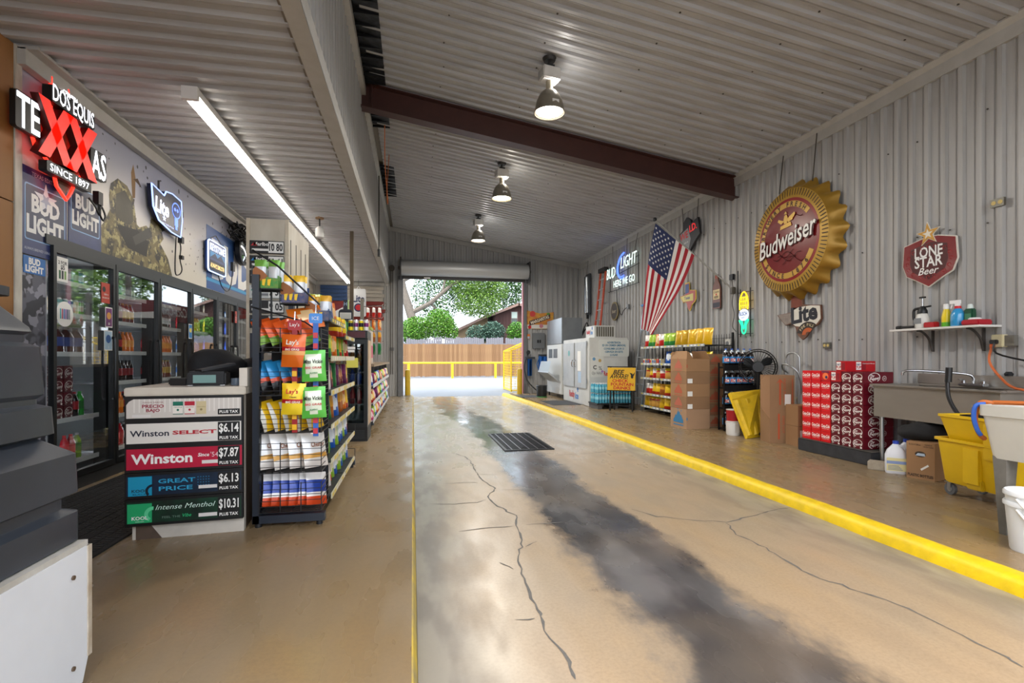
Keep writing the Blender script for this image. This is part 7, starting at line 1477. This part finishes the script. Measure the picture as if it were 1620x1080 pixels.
def box_stack(px, py, rot, w, l, levels, who, cols, open_top, group):
    z = ZR
    for i, h in enumerate(levels):
        t = thing('cardboard_box', '%s cardboard box, %s from the floor' % (who, ORD[i]), 'box', (px, py, z), rot, group)
        m = MB(); km = KRp if i == 0 else (KR, KR2)[i % 2]; last = i == len(levels) - 1
        if last and open_top:
            for b in ((0, w, 0, .006), (0, w, l - .006, l), (0, .006, .006, l - .006), (w - .006, w, .006, l - .006)): m.box(*b, 0, h, km)
            m.box(.006, w - .006, .006, l - .006, 0, .01, km)
        else: m.box(0, w, 0, l, 0, h - .002, km)
        m.build('body', t)
        m = MB(); village(m, frame((-.001, l * .5, h * .5), 'R'), min(l * .62, h * 1.1), cols[i]); m.build('printed_village', t)
        if 'rear' in who: m = MB(); village(m, frame((w * .4, -.001, h * .5), 'F'), h * .95, cols[i]); m.build('printed_village', t)
        if i and 'rear' not in who: m = MB(); m.box(-.0005, .0, -.001, .0005, h * .3, h * .6, KR2); m.rect(.02, .11, h * .05, h * .42, .0012, PAPER, frame((0, 0, 0), 'F')) if not last else m.rect(.0, .02, h * .3, h * .55, .0012, M('#b0583a', .6), frame((0, 0, 0), 'F')); m.build('label', t)
        elif i == 0: m = MB(); m.rect(0, .02, h * .45, h * .58, .0012, M(cols[0], .6), frame((0, 0, 0), 'F')); m.build('tape_mark', t)
        if last and open_top:
            for pts in ([(0, 0, h), (0, l, h), (.07, l - .04, h + .13), (.07, .10, h + .13)], [(w, 0, h), (w, l, h), (w - .05, l - .04, h + .13), (w - .05, .05, h + .13)], [(0, l, h), (w, l, h), (w - .05, l + .05, h + .12), (.05, l + .05, h + .12)]): m = MB(); m.add(pts + [tuple(Vector(p) + Vector((.004, -.003, .002))) for p in pts], [(0, 1, 2, 3), (7, 6, 5, 4), (0, 4, 5, 1), (1, 5, 6, 2), (2, 6, 7, 3), (3, 7, 4, 0)], KR); m.build('flap', t)
        z += h
    return z
zt = box_stack(4.40, 7.58, .03, .43, .49, (.325, .205, .215, .20, .21), 'front stack', ('#2f78a8', '#b5614a', '#b0583a', '#b0583a', '#b5614a'), True, 'boxes of the front stack')
for i in range(3): put_bag(('y', 'br', 'y')[i], 4.5 + i * .1, 7.8 + (i % 2) * .08, ZR + 1.155 - .205, .3 * i, .2, .1, ('left', 'middle', 'right')[i] + ' chip bag peeping out of the open cardboard box', 'bags in the open box')
box_stack(4.88, 7.73, .0, .36, .22, (.2, .2, .24, .21, .2, .19), 'rear stack', ('#b0583a',) * 6, False, 'boxes of the rear stack')
# ================================================================== cola bottle rack
t = thing('bottle_rack', 'black rack of big cola bottles with blue labels behind the yellow board', 'rack', (4.90, 7.30, ZR)); KZ2 = [.04, .37, .70, 1.03]
for x in (0.0, .57):
    for y in (.01, .15): m = MB(); m.box(x, x + .02, y, y + .02, 0, 1.09, BLACK); m.build('post', t)
for z in KZ2: m = MB(); m.box(.02, .57, .0, .17, z - .03, z, BLACK); m.box(.0, .59, -.012, .0, z - .06, z + .03, BLACK); m.build('shelf', t)
m = MB(); COLA = LQ('#1c0f0c'); CL = M('#b8c4cc', .15, coat=.4); LB = M('#2f86c8', .4); pr = [(.045, 0), (.052, .015), (.050, .06), (.053, .065), (.053, .17), (.052, .175), (.05, .2), (.035, .255), (.016, .285), (.015, .295), (.018, .296), (.018, .315)]
m.lathe(pr, COLA, 12, mats=[COLA, COLA, LB, LB, LB, COLA, COLA, CL, CL, M('#2a5fc0', .4), M('#2a5fc0', .4)]); T = frame((0, -.0545, .115), 'F'); m.text('RC', 0, 0, .08, M('#c8202a', .4), .001, T, .04, .15, fit=.075); m.rect(-.04, .04, -.03, .03, .0003, WHITE, T); bme2 = m.mesh('cola_bottle', 40)
for li, z in enumerate(KZ2):
    for i in range(5):
        o = bpy.data.objects.new('cola_bottle', bme2); COL.objects.link(o); o.location = (4.90 + .075 + i * .11, 7.30 + .07, ZR + z + .0005); o.scale = (1, 1, .92); o.rotation_euler = (0, 0, -.35 + .08 * (i % 3)); tag(o, 'big cola bottle with blue label, %s shelf, %s from the left' % (SN[li] if li < 3 else 'top', ORD[i]), 'bottle', 'cola bottles on the black rack')
# paint bucket, yellow dock board
t = thing('paint_bucket', 'white and red plastic bucket pair in front of the cola rack', 'bucket', fl(1159, 689, ZR) + Vector((.05, .06, 0))); m = MB(); m.lathe([(.09, 0), (.1, .02), (.105, .2), (.11, .205)], M('#dcdad6', .4), 18); m.build('lower_bucket', t, smooth=40); m = MB(); m.lathe([(.085, .206), (.092, .22), (.1, .38), (.105, .39), (.09, .385)], M('#b5242a', .4), 18, mats=[M('#dcdad6', .4), M('#a81f28', .4), M('#dcdad6', .4), WHITE]); m.build('upper_bucket', t, smooth=40); m = MB(); m.rect(-.04, .03, .05, .18, .106, M('#c9c6c0', .5), frame((0, 0, 0), 'F')); m.build('label', t)
BL, BR, TL, TR_ = fl(1181, 694, ZR), fl(1211, 690, ZR), at(1153, 622, 7.65), at(1200, 617, 7.62)
t = thing('dock_board', 'scuffed yellow ribbed plastic board leaning beside the fan', 'board', BL)
YD = M('#dcb512', .5, noise=.45, scale=9, alt='#8a731c', detail=6); ex = ((BR - BL) + (TR_ - TL)) / 2; 
def dq(s, u, n=0.): 
    nn = (BR - BL).cross(TL - BL).normalized(); nn = nn if nn.y < 0 else -nn
    return BL.lerp(BR, s).lerp(TL.lerp(TR_, s), u) - BL + nn * n
def slab(m, s0, s1, u0, u1, n0, n1, mt):
    v = [dq(s, u, n) for n in (n0, n1) for s, u in ((s0, u0), (s1, u0), (s1, u1), (s0, u1))]; m.add(v, [(3, 2, 1, 0), (4, 5, 6, 7), (0, 1, 5, 4), (1, 2, 6, 5), (2, 3, 7, 6), (3, 0, 4, 7)], mt)
m = MB(); slab(m, 0, 1, 0, 1, -.02, .01, YD); m.build('plate', t)
for s0, s1 in ((.04, .26), (.38, .6), (.72, .94)): m = MB(); v = [dq(s, u, n) for u in (.05, .82) for s, n in ((s0, .01), (s0 + .06, .05), (s1 - .06, .05), (s1, .01))]; m.add(v, [(0, 4, 5, 1), (1, 5, 6, 2), (2, 6, 7, 3), (0, 1, 2, 3), (7, 6, 5, 4)], YD); m.build('rib', t)
m = MB(); slab(m, 0, 1, .85, 1, .01, .03, YD); m.build('top_bar', t)
for s0, u0 in ((.42, .90), (.58, .02)): m = MB(); slab(m, s0, s0 + .22, u0, u0 + .055, .03, .033 if u0 > .5 else .052, BLACK); m.build('hand_hole', t)
# fan
fc = at(1199, 580, 7.85); t = thing('pedestal_fan', 'black pedestal fan with a wire cage behind the yellow board', 'fan', (fc.x, fc.y, ZR)); zf = fc.z - ZR; ax = Vector((.55, .75, 0)).normalized(); bx_ = Vector((-ax.y, ax.x, 0)); up = Vector((0, 0, 1)); O = Vector((0, 0, zf))
m = MB()
for off, rad in ((-.07, .24), (0, .27), (.07, .24)): m.tube([O + ax * off + (bx_ * math.cos(a) + up * math.sin(a)) * rad for a in [2 * math.pi * i / 28 for i in range(28)]], .008, BLACK, 5, True)
for i in range(36):
    a = 2 * math.pi * i / 36; dv = bx_ * math.cos(a) + up * math.sin(a); m.tube([O - ax * .10 + dv * .06, O - ax * .07 + dv * .24, O + dv * .27, O + ax * .07 + dv * .24, O + ax * .10 + dv * .05], .003, BLACK, 4)
m.build('wire_cage', t, kind='stuff')
for i in range(3):
    m = MB(); pts = []
    for q in range(9):
        a = i * 2.094 + q * .11; r = .23 * math.sin(math.pi * (q + .8) / 10.5) ** .4; pts.append(O + (bx_ * math.cos(a) + up * math.sin(a)) * r + ax * (.03 * (q - 4) / 4))
    m.add([O] + pts, [tuple([0, k_ + 1, k_ + 2]) for k_ in range(8)] + [tuple([0, k_ + 2, k_ + 1]) for k_ in range(8)], M('#3a3d40', .4)); m.build('blade', t)
m = MB(); m.cyl(O - ax * .24, O - ax * .09, .075, BLACK, 16, r2=.09); m.cyl(O - ax * .09, O + ax * .03, .04, BLACK, 12); m.build('motor', t); m = MB(); m.cyl((0, 0, .03), O - ax * .15 - up * .06, .018, BLACK, 10); m.build('pole', t); m = MB(); m.lathe([(.2, 0), (.2, .02), (.05, .04)], BLACK, 20); m.build('base', t)
# hand truck
t = thing('hand_truck', 'silver aluminium hand truck with looped handles behind the cardboard boxes', 'hand truck', (5.36, 6.35, ZR)); AL2 = M('#b5b8ba', .3, .9)
m = MB(); m.tube([(0, .17, .1), (.02, .17, 1.05), (.02, .15, 1.2), (.02, .08, 1.24), (.02, -.0, 1.24), (.02, -.08, 1.2), (.02, -.10, 1.05), (0, -.10, .1)], .014, AL2, 8); m.build('frame', t); m = MB(); m.tube([(0, .1, .95), (-.12, .06, 1.02), (-.18, -.02, 1.08), (-.16, -.12, 1.06), (-.08, -.2, .95), (-.02, -.2, .7)], .014, AL2, 8); m.build('loop_handle', t)
for z in (.3, .6, .88): m = MB(); m.bar((0, -.1, z), (0, .17, z), .03, .02, AL2); m.build('cross_bar', t)
for y in (-.15, .22): m = MB(); m.cyl((.06, y - .025, .12), (.06, y + .025, .12), .12, BLACK, 16); m.build('wheel', t)
m = MB(); m.box(-.25, 0, -.12, .19, .0, .012, AL2); m.build('toe_plate', t)
# tall cartons and small boxes
def arrow_box(px, py, z, w, l, h, rot, lab, arrow, up_):
    t = thing('cardboard_box', lab, 'box', (px, py, z), rot, 'tall cartons beside the cola cartons'); m = MB(); m.box(0, w, 0, l, 0, h, KR2); m.build('body', t); m = MB(); T = frame((0, 0, 0), 'F'); rm = M('#b8502a', .6); ac = w * .42
    m.rect(ac - .012, ac + .012, h * .12, h * .86, .001, rm, T)
    if up_: m.flat([(ac - .05, h * .75), (ac, h * .9), (ac + .05, h * .75), (ac, h * .82)], .0012, rm, T)
    m.text('KNOCK DOWN' if up_ else 'STRIPS OUT', ac + .06, h * .55, .045, rm, .001, T, .01, rot=-math.pi / 2); m.rect(w * .9, w * .93, h * .1, h * .9, .001, rm, T); m.build('arrow_print', t); return t
t1 = arrow_box(4.80, 6.12, ZR, .29, .30, .47, -.25, 'lower tall brown carton with a red stripe beside the yellow board', 1, False)
t2 = arrow_box(4.80, 6.12, ZR + .471, .33, .30, .46, -.25, 'upper tall brown carton with a red arrow beside the yellow board', 1, True)
m = MB(); m.prism([(0, -.14), (0, .46), (-.05, .46), (-.12, .40), (-.12, .02)], -.004, .004, KR, frame((0, 0, 0), 'F')); m.build('side_flap', t2); m = MB(); m.rect(.2, .28, .05, .2, .0015, PAPER, frame((0, 0, 0), 'F')); m.build('paper_label', t2)
for i, (h, lab) in enumerate(((.265, 'lower small brown box left of the black pallet'), (.275, 'upper small brown box left of the black pallet'))):
    t = thing('cardboard_box', lab, 'box', (4.97, 5.80, ZR + i * .266), -.1, 'small boxes by the pallet'); m = MB(); m.box(0, .24, 0, .26, 0, h - .002, KR); m.build('body', t); m = MB(); T = frame((0, 0, 0), 'F')
    if i == 0:
        for k_ in range(3): m.rect(.03 + k_ * .05, .07 + k_ * .05, h * .45, h * .8, .001, (PAPER, M('#d8b03a', .5), PAPER)[k_], T)
    else: m.rect(.02, .2, h * .88, h * .9, .001, M('#5a4632', .6), T)
    m.build('print', t)
# ================================================================== soda carton pile on the black pallet
t = thing('pallet', 'low black pallet platform under the soda cartons', 'pallet', (4.83, 4.58, ZR)); PB = M('#26272a', .7, noise=.4, scale=9, alt='#45454a')
m = MB(); m.cbox(0, .66, 0, 1.06, 0, .148, PB, .008); m.build('platform', t)
m = MB(); m.box(.0, .66, 0, 1.06, .1485, .151, M('#4d4842', .8, noise=.4, scale=9)); m.build('top_face', t)
SXc = Matrix.Diagonal((1.12, 1, 1.015, 1)); ZP = ZR + .152
def pile(col, row_, kind, place, group, x=4.885): put_carton(kind, Matrix.Translation((x, 5.555 - col * .1495, ZP + row_ * .1225)) @ Matrix.Rotation(-math.pi / 2, 4, 'Z') @ SXc, place, group)
for c in range(6):
    for r_ in range(7):
        kd = 'coke' if c < 3 else 'drp'
        if (c, r_) == (2, 6): kd = 'berry'
        if (c, r_) == (3, 6): kd = 'cherry'
        pile(c, r_, kd, ', column %s, row %s' % (ORD[c], ORD[r_]), 'soda cartons piled on the pallet')
pile(3.5, 7, 'cherry', 'lying alone on top of the pile', 'soda cartons piled on the pallet')
# ================================================================== steel sink
SS = M('#a09a92', .32, .6, noise=.3, scale=3, stretch=(1, .3, 1))
KX, KY0, KY1, KT = 4.90, 3.42, 4.62, .955
t = thing('steel_sink', 'long stainless steel sink with backsplash against the right wall', 'sink', (KX, KY0, 0)); L = KY1 - KY0; Wd = 5.535 - KX
m = MB()
for b in ((0, .02, 0, L), (Wd - .02, Wd, 0, L), (.02, Wd - .02, 0, .02), (.02, Wd - .02, L - .02, L)): m.box(*b, .63, KT, SS)
m.box(.02, Wd - .02, .02, L - .02, .63, .65, SS); m.build('basin', t)
m = MB()
for b in ((-.03, .03, -.03, L + .03), (Wd - .06, Wd, -.03, L + .03), (.03, Wd - .06, -.03, .02), (.03, Wd - .06, L - .02, L + .03)): m.cbox(*b, KT, KT + .022, SS, .006)
m.build('rim', t)
m = MB(); m.cbox(Wd - .03, Wd, -.03, L + .03, KT + .022, KT + .13, SS, .006); m.build('backsplash', t)
for x, y in ((.05, L - .05), (.05, .05), (Wd - .06, L - .05), (Wd - .06, .05)): m = MB(); m.cyl((x, y, ZR), (x, y, .63), .021, M('#b3b5b6', .3, .9), 12); m.build('leg', t)
m = MB(); m.box(Wd - .032, Wd - .028, .05, .17, KT + .06, KT + .1, PAPER); m.flat(circ(.06, KT + .08, .015, 10), .034, M('#2a5fb0', .5), frame((Wd, .2, 0), 'R')); m.build('maker_sticker', t)
f = MB(); f.cbox(Wd - .12, Wd - .04, .50, .74, KT + .022, KT + .05, CHROME, .008); fo = f.build('faucet', t)
m = MB(); m.tube([(Wd - .08, .62, KT + .05), (Wd - .08, .62, KT + .10), (Wd - .12, .66, KT + .14), (Wd - .3, .88, KT + .165), (Wd - .4, 1.0, KT + .17), (Wd - .43, 1.04, KT + .155), (Wd - .435, 1.05, KT + .12)], .012, CHROME, 8); m.build('spout', fo)
for y in (.53, .71): m = MB(); m.cyl((Wd - .08, y, KT + .05), (Wd - .08, y, KT + .075), .018, CHROME, 10); m.bar((Wd - .08, y, KT + .08), (Wd - .14, y, KT + .085), .018, .012, CHROME); m.build('tap', fo)
m = MB(); m.lathe([(.03, 0), (.035, .02), (.02, .04)], DARK, 12); m.build('sink_stopper', None, label='small dark sink stopper on the ledge behind the tap', cat='stopper').location = (KX + Wd - .015, KY0 + .36, KT + .131)
# ================================================================== bleach, brick, bottle box, bag
def jug(loc, rz, lab):
    t = thing('bleach_jug', lab, 'jug', loc, rz, 'bleach jugs under the sink'); JW = M('#dfe3ea', .35)
    m = MB(); 
    def rg(w, d, z, r): return [(x, y, z) for x, y in rrect(-w, w, -d, d, r, 3)]
    loft(m, [rg(.085, .06, 0, .03), rg(.09, .065, .015, .03), rg(.09, .065, .18, .03), rg(.07, .05, .235, .025), rg(.03, .03, .285, .02), rg(.022, .022, .295, .015)], JW); m.build('body', t, smooth=45)
    m = MB(); m.tube([(.03, 0, .28), (.065, 0, .27), (.085, 0, .2)], .012, JW, 7); m.build('handle', t); m = MB(); m.cyl((0, 0, .295), (0, 0, .325), .027, M('#2a48b0', .4), 12); m.build('cap', t)
    m = MB(); m.rect(-.08, .08, .03, .16, .0665, M('#e4dca0', .5), frame((0, 0, 0), 'F')); m.rect(-.08, .08, .10, .13, .068, M('#8aa0d0', .5), frame((0, 0, 0), 'F'))
    for k_ in range(4): m.rect(-.07, .05 - .01 * k_, .04 + k_ * .013, .045 + k_ * .013, .068, M('#6a7aa0', .5), frame((0, 0, 0), 'F'))
    m.build('label', t)
p = fl(1415, 749, ZR); jug((p.x + .05, p.y + .03, ZR), -.75, 'front white bleach jug with a blue cap before the sink leg'); jug((p.x + .26, p.y + .10, ZR), -.75, 'rear white bleach jug half hidden behind the first one')
p = fl(1387, 744, ZR); m = MB(); m.cbox(-.055, .055, -.10, .10, 0, .09, M('#a59a88', .9, noise=.4, scale=20, bump=.6), .008); o = m.build('brick', None, label='pale concrete brick beside the bleach jug', cat='brick'); o.location = (p.x + .06, p.y + .02, ZR); o.rotation_euler = (0, 0, .6); o.name = 'concrete_brick'
pa_, pb_ = fl(1434, 754, ZR), fl(1479, 762, ZR); ang = math.atan2(pb_.y - pa_.y, pb_.x - pa_.x)
t = thing('cardboard_box', 'brown PLASTIC BOTTLES carton under the steel sink', 'box', (pa_.x, pa_.y, ZR), ang); w = (pb_ - pa_).length
m = MB(); m.box(0, w, 0, .30, 0, .355, KR); m.build('body', t); T = frame((w / 2, -.001, 0), 'F'); m = MB(); m.text('PLASTIC BOTTLES', 0, .035, .035, M('#2c2118', .6), .001, T, .03, fit=w * .9); m.text('6-121/128oz', -w * .2, .33, .022, M('#2c2118', .6), .001, T, .01, fit=w * .42); m.text('HANDLE', w * .28, .335, .015, M('#2c2118', .6), .001, T, .02); m.text('WITH CARE', w * .28, .315, .015, M('#2c2118', .6), .001, T, .02); m.build('print', t)
m = MB(); m.flat(circ(0, .24, .045, 14, ry=.028), .001, M('#3f3328', .7), T); m.flat([(-.04, .225), (.04, .225), (.035, .25), (-.02, .25)], .0014, M('#b8cadc', .5), T); m.build('hand_hole', t); m = MB(); m.flat([(.0, .10), (.01, .085), (.07, .135), (.062, .15)], .0014, PAPER, T); m.build('tape_strip', t)
lump('black_bag', 'crumpled black bag lying on the bottle carton under the sink', 'bag', (pa_.x + .22, pa_.y - .02, ZR + .357), .22, .14, .10, CLOTH, 12, rot=-.8)
# ================================================================== mop bucket
t = thing('mop_bucket', 'yellow mop bucket with wringer and black handle on casters', 'mop bucket', (4.62, 3.28, ZR), math.radians(-98)); YB_ = M('#e3bb0c', .42, noise=.2, scale=5, alt='#b8940f')
# local x runs along the bucket (towards the viewer's right), front face towards -y
def rg2(x0, x1, y0, y1, z, r=.04): return [(x, y, z) for x, y in rrect(x0, x1, y0, y1, r, 3)]
m = MB(); loft(m, [rg2(-.25, .27, -.17, .17, .11), rg2(-.26, .28, -.18, .18, .13), rg2(-.30, .33, -.205, .205, .46), rg2(-.32, .35, -.22, .22, .465), rg2(-.32, .35, -.22, .22, .485), rg2(-.29, .32, -.19, .19, .485), rg2(-.25, .27, -.16, .16, .16)], YB_); m.build('tub', t, smooth=35)
m = MB(); m.cbox(-.05, .10, -.215, -.17, .14, .44, YB_, .012); m.build('front_rib', t); m = MB(); m.cbox(-.02, .11, -.205, -.165, .105, .19, M('#c9a40c', .45), .008); m.build('drain_spout', t)
m = MB(); loft(m, [rg2(-.24, .16, -.15, .12, .47, .03), rg2(-.29, .22, -.19, .14, .66, .03), rg2(-.30, .23, -.20, .15, .665, .03), rg2(-.30, .23, -.20, .15, .685, .03), rg2(-.27, .2, -.17, .12, .685, .03), rg2(-.2, .12, -.12, .08, .5, .03)], YB_); wr = m.build('wringer', t, smooth=35)
m = MB(); m.cbox(-.28, .20, .10, .15, .685, .76, YB_, .01); 
m.build('wringer_back', wr)
for i in range(5): m = MB(); m.cbox(-.25 + i * .09, -.22 + i * .09, .09, .10, .69, .75, M('#c9a40c', .45), .004); m.build('back_rib', wr)
m = MB(); m.bar((-.2, -.06, .66), (.1, .0, .69), .05, .05, BLACK); m.build('squeeze_plate', wr); m = MB(); m.bar((-.1, -.1, .67), (.16, -.02, .68), .04, .04, DARK); m.build('squeeze_plate', wr)
m = MB(); m.cbox(.12, .24, -.215, -.17, .36, .66, YB_, .012); m.build('side_bracket', wr)
m = MB(); m.tube([(-.24, .02, .64), (-.30, .0, .68), (-.38, .0, .80), (-.42, .02, .92), (-.42, .03, 1.02)], .017, BLACK, 8); hd = m.build('handle', t); m = MB(); m.cyl((-.42, .028, .95), (-.418, .035, 1.08), .026, BLACK, 12); m.build('grip', hd)
m = MB(); T = frame((.30, 0, 0), 'F') 
for (x, y) in ((-.22, -.14), (.25, -.14), (-.22, .14), (.25, .14)):
    c = MB(); c.cyl((x, y - .012, .05), (x, y + .012, .05), .05, M('#55585c', .5), 18); c.cyl((x, y - .016, .05), (x, y + .016, .05), .022, M('#b0b2b4', .4, .6), 12); co = c.build('caster', t); c = MB(); c.box(x - .015, x + .015, y - .02, y - .014, .04, .11, STEEL); c.box(x - .015, x + .015, y + .014, y + .02, .04, .11, STEEL); c.box(x - .03, x + .03, y - .03, y + .03, .105, .115, STEEL); c.build('fork', co)
m = MB(); T = Matrix(((0, 0, 1, .30), (1, 0, 0, 0), (0, 1, 0, .26), (0, 0, 0, 1))); dk = M('#6a5608', .6)
for k_ in range(3): m.tube([T @ Vector((-.05 + .025 * i, -.09 + k_ * .022 + .008 * math.sin(i * 2), .004)) for i in range(5)], .003, dk, 4)
m.tube([T @ Vector(q) for q in ((-.02, -.02, .004), (.03, .03, .004), (.0, .07, .004), (-.04, .03, .004))], .005, dk, 4); m.flat(circ(.01, .1, .016, 9), .006, dk, T); m.build('slip_symbol', t)
# ================================================================== white utility sink
t = thing('utility_sink', 'white plastic utility sink on grey tapered legs at the right edge', 'sink', (3.74, 1.95, ZR)); UW = M('#d3d2ca', .4, noise=.25, scale=4, alt='#b5b0a2')
def rg3(a, z, r=.04): return [(x, y, z) for x, y in rrect(a, .58 - a, a, .80 - a, r, 3)]
m = MB(); loft(m, [rg3(.05, .50), rg3(.045, .52), rg3(.012, .775), rg3(0, .78), rg3(0, .85), rg3(.03, .855), rg3(.035, .77), rg3(.07, .54)], UW); m.build('tub', t, smooth=35)
for x, y in ((.10, .70), (.48, .70), (.10, .10), (.48, .10)): m = MB(); m.add([(x + a * .05, y + b * .04, .515) for a, b in ((-1, -1), (1, -1), (1, 1), (-1, 1))] + [(x + a * .022, y + b * .02, 0) for a, b in ((-1, -1), (1, -1), (1, 1), (-1, 1))], [(0, 1, 2, 3), (7, 6, 5, 4), (0, 4, 5, 1), (1, 5, 6, 2), (2, 6, 7, 3), (3, 7, 4, 0)], M('#77756f', .6, noise=.5, scale=12)); m.build('leg', t)
m = MB(); m.tube([(3.80, 2.74, .945), (3.76, 2.77, .93), (3.75, 2.775, .85), (3.77, 2.77, .77), (3.80, 2.768, .73)], .014, M('#2f5fb8', .5), 6); m.build('hose', None, label='blue hose draped over the far rim of the white utility sink', cat='hose')
m = MB(); m.tube([(3.84, 2.72, .95), (3.80, 2.77, .95), (3.785, 2.79, .86), (3.80, 2.785, .75), (3.85, 2.78, .70)], .016, M('#c26a2c', .5), 6); m.tube([(3.84, 2.72, .955), (3.92, 2.5, .962), (3.96, 2.2, .964)], .016, M('#c26a2c', .5), 6); m.build('hose', None, label='orange hose lying along the rim of the white utility sink', cat='hose')
# ================================================================== white pails at the right edge
def pail(loc, lab, h0=0.):
    t = thing('plastic_pail', lab, 'pail', loc, 0, 'white plastic pails by the sink'); PW_ = M('#dfe4e8', .35)
    m = MB(); m.lathe([(.10, 0), (.105, .01), (.125, .27), (.135, .272), (.135, .29), (.128, .30), (.118, .295), (.10, .02)], PW_, 24); m.build('body', t, smooth=35)
    m = MB(); m.tube([(-.13, 0, .26), (-.12, -.08, .17), (-.06, -.14, .10), (.03, -.15, .09), (.1, -.1, .14), (.13, 0, .26)], .007, WHITE, 6); m.build('bail_handle', t); return t
p = fl(1614, 877, ZR); q = Vector((p.x + .13, p.y + .02, ZR)); t = pail(q, 'lower white pail with a blue label at the right edge of the picture')
m = MB(); T = Matrix.Translation((0, 0, 0)) @ Matrix.Rotation(-.7, 4, 'Z') @ frame((0, -.121, 0), 'F'); m.rect(-.05, .06, .06, .16, .002, M('#7fb8d8', .5), T); m.text('21', -.01, .215, .04, DARK, .004, T, .03); m.rect(-.035, .02, .19, .24, .002, M('#e8d02a', .5), T); m.build('label', t)
t = pail(q + Vector((0.0, 0, .062)), 'upper white pail nested in the pail at the right edge')
